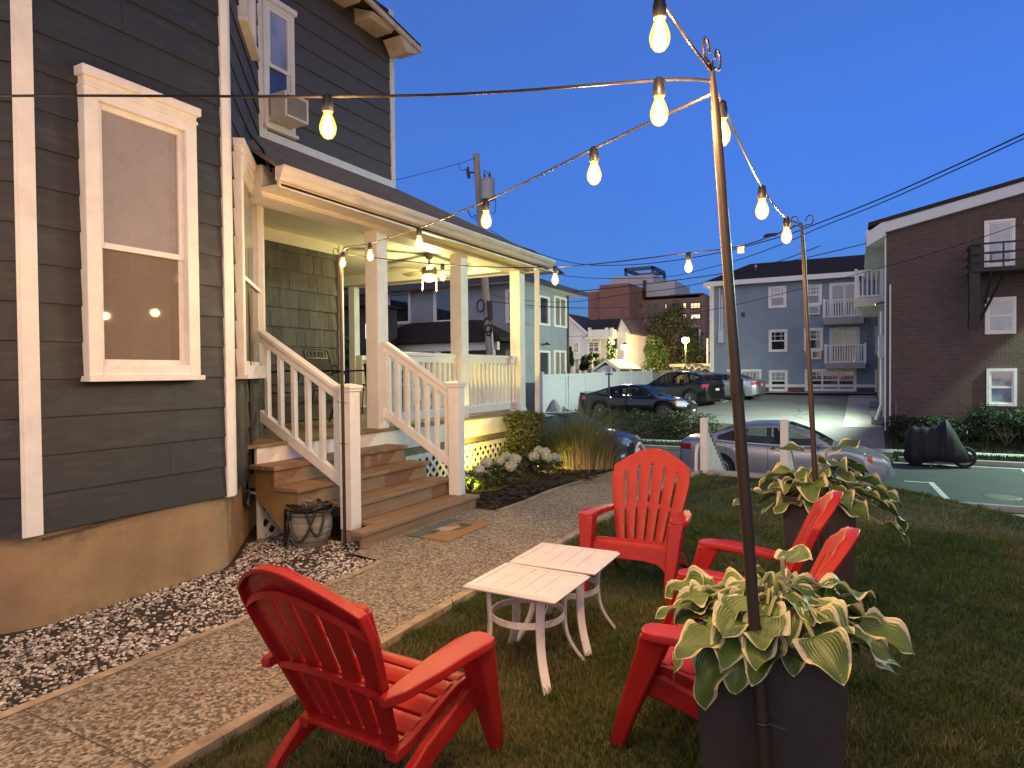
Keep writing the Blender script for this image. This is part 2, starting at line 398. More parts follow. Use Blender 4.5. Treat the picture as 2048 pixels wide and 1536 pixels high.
for (l0, r0), (l1, r1) in zip(pairs, pairs[1:]):
    for a, b_, s in ((r0, r1, 1), (l0, l1, -1)):
        if s < 0 and (a[0] < -3.5 or b_[0] < -3.5): continue
        A = Vector((*a, .039)); B_ = Vector((*b_, .039)); w = Vector((.055*s, 0, 0))
        mb.add([A-w, A+w*.15, B_+w*.15, B_-w, A+w*.15-Vector((0, 0, .12)), B_+w*.15-Vector((0, 0, .12))], [(0, 1, 2, 3) if s > 0 else (3, 2, 1, 0), (1, 4, 5, 2)])
tag(mb.build('path_edging', BAND), kind='structure')
# steps from the end of the path down to the pavement
mb = MB()
for i in range(7): mb.box(-3.1, -2.0, 9.75+.3*i, 10.06+.3*i, -1.4, -.02-.17*i)
tag(mb.build('garden_steps', CONC, bevel=.015), 'pale concrete steps going down from the path to the street', 'steps')
tag(MB().box(-1.95, .15, 9.5, 9.68, -1.2, .055).build('retaining_wall', CONC, bevel=.02), 'low grey concrete wall cap along the far lawn edge', 'wall')
# ------------------------------------------------------------------ gravel bed, mulch bed
def rocks(name, n, region, size, mat, seed, zoff=0.0, flat=.6):
    r = random.Random(seed); base = []
    ph = (1+5**.5)/2
    ico = [Vector(p).normalized() for p in ((-1, ph, 0), (1, ph, 0), (-1, -ph, 0), (1, -ph, 0), (0, -1, ph), (0, 1, ph), (0, -1, -ph), (0, 1, -ph), (ph, 0, -1), (ph, 0, 1), (-ph, 0, -1), (-ph, 0, 1))]
    fc = [(0, 11, 5), (0, 5, 1), (0, 1, 7), (0, 7, 10), (0, 10, 11), (1, 5, 9), (5, 11, 4), (11, 10, 2), (10, 7, 6), (7, 1, 8), (3, 9, 4), (3, 4, 2), (3, 2, 6), (3, 6, 8), (3, 8, 9), (4, 9, 5), (2, 4, 11), (6, 2, 10), (8, 6, 7), (9, 8, 1)]
    mb = MB(); k = 0; tries = 0
    while k < n and tries < n*30:
        tries += 1
        p = region(r)
        if p is None: continue
        s = size*r.uniform(.45, 1.25); a = r.uniform(0, 2*PI); e = Matrix.Rotation(a, 3, 'Z') @ Matrix.Rotation(r.uniform(-.5, .5), 3, 'X')
        sc = (s*r.uniform(.8, 1.5), s*r.uniform(.6, 1), s*flat*r.uniform(.6, 1.1))
        vs = [e @ Vector((q.x*sc[0]*r.uniform(.8, 1.15), q.y*sc[1]*r.uniform(.8, 1.15), q.z*sc[2]))+Vector((p[0], p[1], p[2]+zoff+sc[2]*.4)) for q in ico]
        mb.add(vs, fc); k += 1
    return tag(mb.build(name, mat, smooth=50), kind='stuff')
def pebble_mat():
    m, nt, b, out = newmat('white_pebbles')
    g = nt.nodes.new('ShaderNodeNewGeometry')
    c = ramp(nt, g.outputs['Random Per Island'], [(0, (.11, .08, .06)), (.25, (.25, .21, .17)), (.5, (.46, .41, .36)), (1, (.78, .74, .69))])
    c = mix(nt, ramp(nt, noise(nt, 30, 3), [(.4, (0, 0, 0)), (.7, (.5, .5, .5))]), c, (.2, .16, .12))
    nt.links.new(c, b.inputs['Base Color']); b.inputs['Roughness'].default_value = .6; return m
BAYP = [(-5.5, .565), (-4.25, 1.96), (-4.25, 3.355), (-5.5, 4.75)]
def outside_bay(x, y):
    if y < 1.96: return x > -4.25-(1.96-y)*.895
    if y > 3.355: return x > max(-4.25-(y-3.355)*.895, -4.76)
    return x > -4.27
from mathutils import noise as mnoise
def gravel_region(r):
    x = r.uniform(-4.8, -3.3); y = r.uniform(-.2, 4.32)
    if not outside_bay(x, y): return None
    if y > 4.0 and x > -3.72: return None
    bare = mnoise.noise(Vector((x*2.2, y*1.6, 3.0)))
    if x < -3.48 and bare > .12 and r.random() < .5: return None
    return (x, y, .0)
poly_sheet([((-5.4, -.5), (-3.26, -.5)), ((-5.0, 1.5), (-3.26, 1.5)), ((-4.6, 3.0), (-3.26, 3.0)), ((-5.0, 4.0), (-3.3, 4.0)), ((-5.2, 4.4), (-3.7, 4.4))], .012, 'soil_bed', M('dark_soil', (.032, .023, .016), .95, .4, 30, bmp=.8, bscale=50))
rocks('gravel', 10500, gravel_region, .0128, pebble_mat(), 3, .012)
MULCH = M('mulch_soil', (.018, .013, .010), .95, .4, 25, bmp=.9, bscale=60)
poly_sheet([((-4.9, 5.9), (-3.68, 5.9)), ((-4.9, 6.0), (-3.42, 6.0)), ((-4.9, 6.5), (-3.38, 6.5)), ((-4.9, 7.3), (-3.4, 7.3)), ((-5.2, 8.4), (-3.31, 8.4)), ((-5.4, 9.3), (-3.15, 9.3)), ((-5.6, 9.7), (-3.1, 9.7))], .02, 'mulch_bed', MULCH)
def mulch_chips():
    r = random.Random(5); mb = MB()
    for i in range(6500):
        y = r.uniform(5.95, 9.7); t = r.random(); x = lerp(-4.85, -3.42, t) if y < 8 else lerp(-5.1, -3.2, t)
        a = r.uniform(0, PI); l = r.uniform(.012, .05); w = l*r.uniform(.15, .35); tl = r.uniform(-.5, .5)
        d = Vector((math.cos(a), math.sin(a), tl*.6)).normalized(); s = Vector((-d.y, d.x, r.uniform(-.4, .4)))
        c = Vector((x, y, .03+r.random()*.025))
        mb.add([c-d*l-s*w, c+d*l-s*w, c+d*l+s*w, c-d*l+s*w], [(0, 1, 2, 3)])
    return tag(mb.build('mulch', M_leaf('mulch_chips', (.010, .007, .005), (.032, .021, .014), (.09, .062, .04), 0, .9)), kind='stuff')
mulch_chips()
# ------------------------------------------------------------------ lawn: single blades
def grass():
    rg = np.random.default_rng(11)
    def pts(n, x0, x1, y0, y1): return np.stack([rg.uniform(x0, x1, n), rg.uniform(y0, y1, n)], 1)
    P = np.concatenate([pts(80000, -2.4, .9, 1.2, 3.6), pts(76000, -2.4, 2.0, 3.6, 7.0), pts(36000, -2.4, 2.6, 7.0, 11.0), pts(26000, .9, 2.6, .6, 3.6), pts(6000, -5.5, -3.0, 9.4, 12.5), pts(9000, -.9, 4.0, 10, 13.2)])
    keep = []
    for x, y in P:
        xr = -2.27 if y < 6 else lerp(-2.25, -2.08, min(1, (y-6)/3.3))
        if y > 9.45 and x < .15 and x > -3.2: keep.append(False); continue
        if y < 9.3: keep.append(x > xr+.01+.03*math.sin(y*9)*math.sin(y*23))
        else: keep.append(True)
    P = P[np.array(keep)]; n = len(P)
    z = np.array([zt(x, y) for x, y in P])
    dry = np.array([mnoise.noise(Vector((x*.9, y*.9, 1)))+.5*mnoise.noise(Vector((x*3.1, y*3.1, 2))) for x, y in P])
    bare = np.array([mnoise.noise(Vector((x*1.7, y*1.7, 9))) for x, y in P])
    ok = ~((bare > .42) & (rg.random(n) < .75)); P, z, dry = P[ok], z[ok], dry[ok]; n = len(P)
    near = np.exp(-((P[:, 1]-2)/7.0))
    edge = np.clip(1-(P[:, 0]+2.27)/.35, 0, 1)*(P[:, 1] < 6)
    h = rg.uniform(.013, .036, n)*(1+.25*edge)*(1.0+.2*(1-near)); a = rg.uniform(0, 2*PI, n); w = rg.uniform(.0016, .0032, n)*(1+1.1*(1-near))
    tuft = np.array([mnoise.noise(Vector((x*6.5, y*6.5, 4))) for x, y in P]); h = h*(1+.9*np.clip(tuft-.12, 0, 1)/.4)
    for cx_, cy_ in ((-.2315, 2.14), (-.222, 4.54)):
        dd = np.maximum(np.abs(P[:, 0]-cx_), np.abs(P[:, 1]-cy_)); h = h*(1+1.3*np.exp(-np.clip(dd-.19, 0, 9)/.05))
    lean = rg.uniform(.1, 1.0, n)*h; la = rg.uniform(0, 2*PI, n)
    d = np.stack([np.cos(a)*w, np.sin(a)*w], 1); L = np.stack([np.cos(la)*lean, np.sin(la)*lean], 1)
    V = np.zeros((n, 5, 3)); V[:, 0, :2] = P-d; V[:, 1, :2] = P+d; V[:, 2, :2] = P-d*.75+L*.35; V[:, 3, :2] = P+d*.75+L*.35; V[:, 4, :2] = P+L
    V[:, 0, 2] = V[:, 1, 2] = z-.004; V[:, 2, 2] = V[:, 3, 2] = z+h*.6; V[:, 4, 2] = z+h*.98
    me = bpy.data.meshes.new('grass'); me.vertices.add(n*5); me.vertices.foreach_set('co', V.ravel())
    base = np.arange(n)[:, None]*5
    q = (base+np.array([[0, 1, 3, 2]])); t = (base+np.array([[2, 3, 4]]))
    loops = np.concatenate([q, t], 1).ravel(); me.loops.add(n*7); me.loops.foreach_set('vertex_index', loops.astype(np.int32))
    ls = (np.arange(n)[:, None]*7+np.array([[0, 4]])).ravel(); me.polygons.add(n*2); me.polygons.foreach_set('loop_start', ls.astype(np.int32))
    at = me.attributes.new('dry', 'FLOAT', 'POINT'); at.data.foreach_set('value', np.repeat(dry+rg.normal(0, .28, n), 5).astype(np.float32))
    me.update(); me.validate()
    m, nt, b, out = newmat('grass_blades')
    an = nt.nodes.new('ShaderNodeAttribute'); an.attribute_name = 'dry'
    c = ramp(nt, math_(nt, 'ADD', math_(nt, 'MULTIPLY', an.outputs['Fac'], .5), .43), [(.15, (.045, .085, .016)), (.45, (.090, .120, .028)), (.66, (.165, .155, .05)), (.9, (.30, .235, .105))])
    nt.links.new(c, b.inputs['Base Color']); b.inputs['Roughness'].default_value = .55; b.inputs['Specular IOR Level'].default_value = .25
    t2 = nt.nodes.new('ShaderNodeBsdfTranslucent'); nt.links.new(c, t2.inputs[0]); x = nt.nodes.new('ShaderNodeMixShader'); x.inputs[0].default_value = .3
    nt.links.new(b.outputs[0], x.inputs[1]); nt.links.new(t2.outputs[0], x.inputs[2]); nt.links.new(x.outputs[0], out.inputs[0])
    me.materials.append(m)
    o = bpy.data.objects.new('grass', me); COL.objects.link(o); tag(o, kind='stuff')
grass()
# ------------------------------------------------------------------ the charcoal house with its bay and porch
house = thing('house', 'charcoal clapboard house with white trim, bay window and lit white porch', 'house', (-6.5, 2.0, 0))
LAPO = .017
def win(parent, O, u, n, w, h, frame_m, pane_m, casing=.09, head=None, depth=.05, rail=.5, sash_m=None, pane2=None, sill=True, muntin=None, name='window', detail=True):
    """sash window. O lower left corner of the casing, u along the wall, n outwards"""
    head = head or casing; sash_m = sash_m or frame_m
    f = MB()
    f.fbox(O, u, n, 0, casing, 0, h, -.02, depth); f.fbox(O, u, n, w-casing, w, 0, h, -.02, depth)
    f.fbox(O, u, n, casing, w-casing, h-head, h, -.02, depth); f.fbox(O, u, n, casing, w-casing, 0, casing*.8, -.02, depth)
    if sill: f.fbox(O, u, n, -.015, w+.015, -.035, .0, -.02, depth+.03)
    if head > casing*1.2: f.fbox(O, u, n, -.02, w+.02, h-.045, h+.012, -.02, depth+.028); f.fbox(O, u, n, -.005, w+.005, h-head*.62, h-head*.5, -.02, depth+.012)
    fo = f.build(name, frame_m, parent, bevel=.004 if detail else 0)
    x0, x1, z0, z1 = casing, w-casing, casing*.8, h-head; zm = lerp(z0, z1, rail)
    s = MB(); st = .038 if detail else .05
    for a, b, d in ((z0, zm+st/2, .008), (zm-st/2, z1, .026 if detail else .02)):
        d += LAPO if detail else 0
        s.fbox(O, u, n, x0, x0+st, a, b, -.02, d); s.fbox(O, u, n, x1-st, x1, a, b, -.02, d)
        s.fbox(O, u, n, x0+st, x1-st, a, a+st, -.02, d); s.fbox(O, u, n, x0+st, x1-st, b-st, b, -.02, d)
    if muntin:
        for k in range(1, muntin[0]):
            xx = lerp(x0, x1, k/muntin[0]); s.fbox(O, u, n, xx-.012, xx+.012, zm, z1, -.02, .012)
        for k in range(1, muntin[1]):
            zz = lerp(zm, z1, k/muntin[1]); s.fbox(O, u, n, x0, x1, zz-.012, zz+.012, -.02, .0125)
    s.build('sash', sash_m, fo, bevel=.003 if detail else 0)
    p = MB(); p.fbox(O, u, n, x0+.01, x1-.01, zm, z1-.01, -.018, .006+LAPO)
    p.build('pane', pane_m, fo)
    p = MB(); p.fbox(O, u, n, x0+.01, x1-.01, z0+.01, zm, -.019, .001+LAPO)
    p.build('pane', pane2 or pane_m, fo)
    return fo
def blind_mat(name, c, ps, sc=3.0):
    m, nt, b, out = newmat(name)
    f = noise(nt, 4, 8, .75); l = noise(nt, 300, 2, .5, stretch=(.05, .05, 1)); v = noise(nt, 300, 2, .5, stretch=(1, 1, .05))
    c2 = mix(nt, .5, ramp(nt, f, [(.3, tuple(x*.78 for x in c)), (.7, tuple(x*1.2 for x in c))]), ramp(nt, math_(nt, 'ADD', l, v), [(.8, tuple(x*.8 for x in c)), (1.15, tuple(x*1.18 for x in c))]))
    nt.links.new(c2, b.inputs['Base Color']); b.inputs['Roughness'].default_value = .7; b.inputs['Coat Weight'].default_value = ps; b.inputs['Coat Roughness'].default_value = .04
    return m
BLIND_U = blind_mat('upper_blind', (.27, .235, .21), .7); BLIND_L = blind_mat('lower_screen', (.15, .105, .062), .55)
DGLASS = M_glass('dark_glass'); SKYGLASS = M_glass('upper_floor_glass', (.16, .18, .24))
# bay walls
bp = [Vector((*p, 0)) for p in BAYP]
ZB, ZT = .58, 6.6
nrm = []
mb = MB(); fnd = MB()
for a, b in zip(bp, bp[1:]):
    d = (b-a).normalized(); n = Vector((d.y, -d.x, 0)); nrm.append(n)
    mb.lap(a, b, n, ZB, ZT, .2255)
    mb.add([(*a.xy, ZB), (*b.xy, ZB), (*b.xy, ZT), (*a.xy, ZT)], [(0, 1, 2, 3)])
mb.build('siding', SIDING, house)
STUCCO = M('stucco', (.31, .212, .112), .9, .22, 2.2, bmp=.5, bscale=70, dirt=((.15, .095, .045), .95), dscale=2.4)
fp = [(-5.54, .6), (-4.28, 1.985), (-4.28, 3.33), (-5.54, 4.72)]; ring0 = [(x, y, -.2) for x, y in fp]; ring1 = [(x, y, .60) for x, y in fp]
def rounded(poly, r, n):
    out = []
    for i, p in enumerate(poly):
        if i in (0, len(poly)-1): out.append(p); continue
        p0, p1, p2 = Vector(poly[i-1]), Vector(p), Vector(poly[i+1]); a = p1+(p0-p1).normalized()*r; b = p1+(p2-p1).normalized()*r
        out += [((1-t)**2*a+2*t*(1-t)*p1+t*t*b) for t in [k/n for k in range(n+1)]]
    return out
rp = rounded(fp, .16, 6)
fnd.loft([[(p[0], p[1], -.2) for p in rp], [(p[0], p[1], .60) for p in rp]], cap=False, closed=False)
fnd.build('foundation', STUCCO, house, smooth=60, recalc=True)
tr = MB()
for i, w0, w1 in ((1, .006, .085), (2, .05, .085)):
    c = bp[i]; d0 = (bp[i]-bp[i-1]).normalized(); d1 = (bp[i+1]-bp[i]).normalized()
    tr.fbox(c, -d0, nrm[i-1], -.010, w0, ZB-.012, ZT, -.01, .03); tr.fbox(c, d1, nrm[i], -.010, w1, ZB-.012, ZT, -.01, .0305)
tr.build('corner_board', WHITE, house, bevel=.005)
MB().beam((-4.262, 2.06, .535), (-4.262, 2.75, .578), .012, .012).build('loose_wire', M('rusty_wire', (.12, .05, .03), .8), house)
# windows of the bay
win(house, (-4.25, 2.294, 1.497), (0, 1, 0), (1, 0, 0), .764, 1.885, WHITE, BLIND_U, .085, head=.17, depth=.078, rail=.46, pane2=BLIND_L)
d12 = (bp[3]-bp[2]).normalized()
def along(px, py): return (ol(px, py, BAYP[2], BAYP[3])-bp[2]).dot(d12)
t0, t1 = along(467, 500), along(514, 500)
win(house, bp[2]+d12*t0+Vector((0, 0, 1.497)), d12, nrm[2], t1-t0, 1.885, WHITE, BLIND_U, .10, head=.19, depth=.07, rail=.46, pane2=BLIND_L)
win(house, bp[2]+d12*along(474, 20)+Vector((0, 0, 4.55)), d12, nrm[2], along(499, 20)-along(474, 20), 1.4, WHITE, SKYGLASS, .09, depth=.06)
# upper storey over the porch
UX, UY0, UY1 = -5.5, 4.75, 6.94
mb = MB(); mb.lap((UX, UY0), (UX, UY1), (1, 0), 4.02, 6.3, .2255); mb.box(-12, UX, -6, UY1, 3.45, 6.3)
mb.build('siding', M('upper_siding', (.070, .058, .050), .55, .14, 5, bmp=.25, bscale=90, stretch=(1, 1, 6), dirt=((.085, .07, .055), .6)), house)
MB().box(-12, -6.46, -6, 6.96, -.1, 3.45).build('back_wall', SIDING, house)
t = MB(); t.box(UX-.01, UX+.03, UY0-.02, UY0+.09, 3.86, 6.3); t.box(UX-.09, UX+.03, UY1-.05, UY1+.03, 4.0, 6.3); t.box(UX-.01, UX+.034, UY0+.09, UY1+.02, 3.93, 4.045)
t.build('corner_board', WHITE, house, bevel=.005)
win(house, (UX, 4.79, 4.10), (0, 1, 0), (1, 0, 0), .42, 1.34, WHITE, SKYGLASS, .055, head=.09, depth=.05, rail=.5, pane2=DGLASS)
# main roof edge: boarded eave with rafter tails
def rf(y, dx=0): return 5.93-.145*(y-6.0)
mb = MB(); XO = -5.16
ya, yb = 3.0, 7.14
mb.loft([[(XO, y, rf(y)), (XO, y, rf(y)+.10), (-9.5, y, rf(y)+1.9), (-9.5, y, rf(y)+1.8)] for y in (ya, yb)])
mb.build('main_roof', ASPHALT_SH, house)
mb = MB()
EAVE = M('eave_boards', (.55, .47, .36), .7, .15, 8, dirt=((.25, .2, .14), .6), dscale=6)
mb.loft([[(XO+.015, y, rf(y)-.012), (XO+.015, y, rf(y)+.05), (XO-.02, y, rf(y)+.05), (XO-.02, y, rf(y)-.012)] for y in (ya, yb)])
mb.build('fascia', EAVE, house)
for y in (4.9, 5.62, 6.22):
    MB().prism([(XO-.04, rf(y)-.02), (XO-.04, rf(y)-.05), (XO-.09, rf(y)-.085), (UX-.05, rf(y)-.085), (UX-.05, rf(y)+.12)], 'y', y, y+.42).build('rafter_tail', EAVE, house, bevel=.006)
MB().prism([(6.72, rf(6.72)-.014), (7.13, rf(7.13)-.012), (7.09, rf(7.13)-.045), (6.86, rf(6.9)-.155)], 'x', UX+.04, XO-.01).build('rafter_tail', EAVE, house, bevel=.006)
# ---- porch: deck, fascia, floor beams
DX, DY0, DY1, DZ = -4.75, 4.03, 9.42, .87
DECK = M_wood('deck_boards', (.24, .165, .085), (.10, .066, .034), 'y', rough=.55)
STAIR = M_wood('stair_pine', (.25, .155, .085), (.11, .065, .034), 'y', rough=.6, bmp=.25)
mb = MB(); x = DX+.02
while x > -8.6:
    a = max(4.03, 4.75+(-5.5-x)*1.117 if x > -5.5 else 4.75)-.02 if x > -5.5 else 4.76
    if x > -5.5: a = 3.355+(-4.25-x)*1.117+.02
    if x < -6.5: a = 6.98
    mb.box(x-.135, x, a, DY1+.03, DZ-.03, DZ); x -= .142
mb.build('deck', DECK, house, bevel=.004)
mb = MB(); mb.box(DX-.04, DX-.005, DY0, DY1, .60, DZ-.032); mb.box(-8.6, DX-.04, DY1-.035, DY1, .60, DZ-.032)
mb.build('deck_fascia', PORCHW, house, bevel=.003)
mb = MB(); mb.box(DX-.12, DX-.03, DY0, DY1-.05, .48, .602)
for y in (6.15, 7.7, 9.3): mb.box(DX-.13, DX-.04, y-.05, y+.05, -.05, .48)
mb.build('floor_beam', M_wood('weathered_beam', (.19, .15, .09), (.09, .07, .04), 'y'), house)
def lattice(A, B, z0, z1, name='lattice', step=.145):
    A = Vector((*A, 0)); B = Vector((*B, 0)); u = (B-A).normalized(); L = (B-A).length; n = Vector((u.y, -u.x, 0)); mb = MB(); H = z1-z0
    k = -H
    while k < L:
        for sg, d in ((1, .0), (-1, .006)):
            a0, a1 = max(0, k), min(L, k+H)
            if a1-a0 > .02:
                v0, v1 = (a0-k, a1-k) if sg > 0 else (H-(a0-k), H-(a1-k))
                p = A+u*a0+n*d+Vector((0, 0, z0+v0)); q = A+u*a1+n*d+Vector((0, 0, z0+v1))
                mb.beam(p, q, .005, .042, up=(0, 0, 1))
        k += step
    for a0, a1, b0, b1 in ((-.02, .04, z0-.02, z1), (L-.04, L+.02, z0-.02, z1)): mb.fbox((A.x, A.y, 0), u, n, a0, a1, b0, b1, -.004, .014)
    mb.fbox((A.x, A.y, 0), u, n, .04, L-.04, z1-.05, z1, -.004, .0138); mb.fbox((A.x, A.y, 0), u, n, .04, L-.04, z0-.02, z0+.03, -.004, .0138)
    return mb.build(name, PORCHW, house)
lattice((DX-.03, 6.22), (DX-.03, 9.28), .03, .5)
lattice((DX-.03, 4.06), (DX-.03, 4.36), .0, .58)
# ---- stairs
def lower(z): return z
NOSE = [-3.64, -3.935, -4.20, -4.46]
sides = [(4.14, 6.03), (4.34, 5.96), (3.98, 5.90), (3.96, 5.84)]
for k in range(4):
    z = .174*(k+1); y0, y1 = sides[k]; xf = NOSE[k]; xb = (NOSE[k+1] if k < 3 else DX)-.03
    mb = MB(); mb.box(xf-.135, xf, y0, y1, z-.038, z); mb.box(xb, xf-.14, y0, y1, z-.038, z)
    if k == 0: mb = MB(); mb.box(xf-.14, xf, y0, y1, z-.038, z); mb.box(xb, xf-.145, 4.47, y1, z-.038, z)
    mb.build('tread', STAIR, house, bevel=.006)
    mb = MB(); mb.box(xf-.06, xf-.03, y0+.03, y1-.03, z-.174, z-.040)
    if k == 0: mb.box(xf-.028, xf-.018, y0+.03, y1-.03, .0, .04)
    mb.build('riser', STAIR, house, bevel=.003)
mb = MB()
prof = [(NOSE[0]-.062, 0), (NOSE[0]-.062, .13), (NOSE[1]-.062, .13), (NOSE[1]-.062, .305), (NOSE[2]-.062, .305), (NOSE[2]-.062, .48), (NOSE[3]-.062, .48), (NOSE[3]-.062, .655), (DX-.02, .655), (DX-.02, .40), (-3.86, 0)]
mb.prism(prof, 'y', 5.77, 5.81)
mb.build('stringer', M_wood('stringer_wood', (.30, .19, .075), (.15, .09, .035), 'x'), house, recalc=True); mb = MB()
prof2 = [(p[0], p[1]) for p in prof[4:]]; prof2[-1] = (-4.30, 0.02)
mb.prism(prof2, 'y', 4.02, 4.055)
mb.build('stringer', bpy.data.materials['stringer_wood'], house, recalc=True)
# ---- posts, rails
POSTS = [(5.74, .18), (7.475, .18), (9.2, .18)]
for y, s in POSTS:
    mb = MB(); mb.box(DX-.03-s, DX-.03, y, y+s, DZ, 3.12); mb.box(DX-.03-s-.012, DX-.018, y-.012, y+s+.012, DZ, DZ+.05) if y > 9 else None
    mb.build('porch_post', PORCHW, house, bevel=.006)
for (x, y, a, b) in ((-8.15, 9.24, DZ, 1.83), (-8.3, 9.22, DZ, 3.1)): MB().box(x-.07, x+.07, y, y+.14, a, b).build('porch_post', PORCHW, house, bevel=.006)
def newel(x, y, s, zb, zt_, stub=None):
    mb = MB(); mb.box(x-s, x, y, y+s, zb, zt_); c = .022
    mb.box(x-s-c, x+c, y-c, y+s+c, zt_-.004, zt_+.022); mb.box(x-s-.012, x+.012, y-.012, y+s+.012, zt_-.03, zt_-.003)
    mb.loft([[(x-s-c, y-c, zt_+.022), (x+c, y-c, zt_+.022), (x+c, y+s+c, zt_+.022), (x-s-c, y+s+c, zt_+.022)], [(x-s*.6, y+s*.4, zt_+.04), (x-s*.4, y+s*.4, zt_+.04), (x-s*.4, y+s*.6, zt_+.04), (x-s*.6, y+s*.6, zt_+.04)]])
    o = mb.build('newel_post', WHITE, house, bevel=.004)
    if stub: MB().box(x-s+.006, x-.006, y+.006, y+s-.006, -.05, zb).build('post_stub', M_wood('stub_wood', (.30, .24, .18), (.12, .09, .06), 'z'), o)
newel(-3.93, 4.33, .13, .12, 1.37, True)
newel(-3.80, 5.86, .13, .175, 1.37)
def rail_run(p, q, h0, h1, n, w=.045, inset=.0, top_w=.085):
    """railing from p to q (tops of the lower rail's base), balusters upright"""
    p = Vector(p); q = Vector(q); mb = MB(); up = Vector((0, 0, 1))
    mb.beam(p+up*h1, q+up*h1, top_w, .045, vert=True); mb.beam(p+up*(h1-.06), q+up*(h1-.06), .05, .085, vert=True); mb.beam(p+up*h0, q+up*h0, .055, .11, vert=True)
    o = mb.build('railing', WHITE, house, bevel=.006)
    for i in range(n):
        c = p.lerp(q, (i+.5)/n); b = MB(); sl = abs((q-p).z)/max(.01, (q-p).xy.length)*w/2
        b.box(c.x-w/2, c.x+w/2, c.y-w/2, c.y+w/2, c.z+h0+.05-sl, c.z+h1-.10+sl); b.build('baluster', WHITE, o, bevel=.003)
    return o
rail_run((-4.05, 4.39, .52), (-5.1, 4.39, 1.10), .0, .81, 6)
rail_run((-3.92, 5.925, .50), (-4.80, 5.86, 1.06), .0, .80, 7)
rail_run((-4.87, 5.93, .97), (-4.87, 7.47, .97), .0, .76, 13)
rail_run((-4.87, 7.66, .97), (-4.87, 9.19, .97), .0, .76, 13)
rail_run((-4.98, 9.31, .97), (-8.1, 9.31, .97), .0, .76, 26)
# ---- porch ceiling, beams, gutter, roof
mb = MB(); mb.box(-5.02, -4.78, 4.15, 9.40, 3.12, 3.40); mb.box(-8.6, -5.02, 9.19, 9.40, 3.12, 3.40); mb.box(-5.05, -4.75, 4.14, 9.42, 3.105, 3.119)
mb.build('porch_beam', PORCHW, house, bevel=.005)
mb = MB(); mb.box(-8.6, -5.02, 4.3, 9.19, 3.30, 3.34); mb.box(-6.46, -6.43, 4.7, 6.99, 3.15, 3.30)
mb.build('porch_ceiling', M('ceiling_paint', (.72, .70, .58), .6, .04, 4), house)
mb = MB(); mb.box(-4.78, -4.50, 4.12, 9.68, 3.16, 3.18); mb.box(-8.6, -4.78, 9.40, 9.68, 3.16, 3.18)
mb.build('soffit', PORCHW, house)
mb = MB()
mb.box(-4.53, -4.50, 4.10, 9.69, 3.14, 3.32); mb.box(-8.6, -4.5, 9.68, 9.71, 3.14, 3.32)
gp = [(-4.50, 3.19), (-4.455, 3.19), (-4.44, 3.205), (-4.432, 3.235), (-4.405, 3.265), (-4.395, 3.30), (-4.395, 3.315), (-4.41, 3.315), (-4.412, 3.29), (-4.43, 3.27), (-4.45, 3.24), (-4.46, 3.205), (-4.50, 3.205)]
mb.prism(gp, 'y', 4.06, 9.75)
mb.prism([(-4.50, 3.19), (-4.44, 3.19), (-4.40, 3.31), (-4.50, 3.31)], 'y', 4.055, 4.062)
mb.build('gutter', M('gutter_white', (.66, .60, .50), .45, .1, 4, dirt=((.32, .24, .15), .6), dscale=3, stretch=(1, 1, 5)), house, recalc=True)
mb = MB()
for off, zo in ((0, 0),):
    A, B, Cc, D = (-4.47, 4.08, 3.325), (-4.47, 9.70, 3.325), (UX-.02, 6.96, 3.99), (UX-.02, 4.0, 3.99)
    E_, F_ = (-9, 9.70, 3.325), (-9, 6.96, 3.99)
    for q in ((A, B, Cc, D), (B, E_, F_, Cc)):
        mb.add(list(q)+[(p[0], p[1], p[2]-.04) for p in q], [(0, 1, 2, 3), (7, 6, 5, 4), (0, 4, 5, 1), (1, 5, 6, 2), (2, 6, 7, 3), (3, 7, 4, 0)])
def shingle_mat():
    m, nt, b, out = newmat('asphalt_shingles')
    co = nt.nodes.new('ShaderNodeTexCoord').outputs['Object']; sx = nt.nodes.new('ShaderNodeSeparateXYZ'); nt.links.new(co, sx.inputs[0])
    cb = nt.nodes.new('ShaderNodeCombineXYZ'); nt.links.new(sx.outputs[1], cb.inputs[0]); nt.links.new(math_(nt, 'MULTIPLY', sx.outputs[2], 1.85), cb.inputs[1])
    br = nt.nodes.new('ShaderNodeTexBrick'); nt.links.new(cb.outputs[0], br.inputs['Vector']); br.inputs['Scale'].default_value = 1; br.inputs['Brick Width'].default_value = .30; br.inputs['Row Height'].default_value = .13
    br.inputs['Mortar Size'].default_value = .006; br.inputs['Color1'].default_value = (.26, .18, .125, 1); br.inputs['Color2'].default_value = (.16, .115, .085, 1); br.inputs['Mortar'].default_value = (.014, .011, .01, 1)
    c = mix(nt, .5, br.outputs['Color'], ramp(nt, noise(nt, 60, 3), [(.3, (.09, .068, .052)), (.7, (.32, .23, .16))]))
    nt.links.new(c, b.inputs['Base Color']); b.inputs['Roughness'].default_value = .95; bump(nt, b, br.outputs['Fac'], -.5, .01); return m
SHING = shingle_mat()
mb.build('porch_roof', SHING, house, recalc=True)
p0 = ox(1074, 541, -4.47); p1 = Vector((-4.62, 9.47, .25))
mb = MB(); mb.beam(p0, p1, .075, .06); mb.beam(p0+Vector((-.03, 0, .06)), p0, .075, .06)
mb.build('downspout', PORCHW, house, bevel=.006)
MB().tube([(-4.84, 4.03, .6), (-4.83, 4.04, 2.0), (-4.85, 4.02, 3.3), (-4.9, 4.05, 3.75), (-4.7, 4.1, 3.5), (-4.62, 4.12, 3.3)], .014, 6).build('service_cable', BLACKM, house, smooth=True)
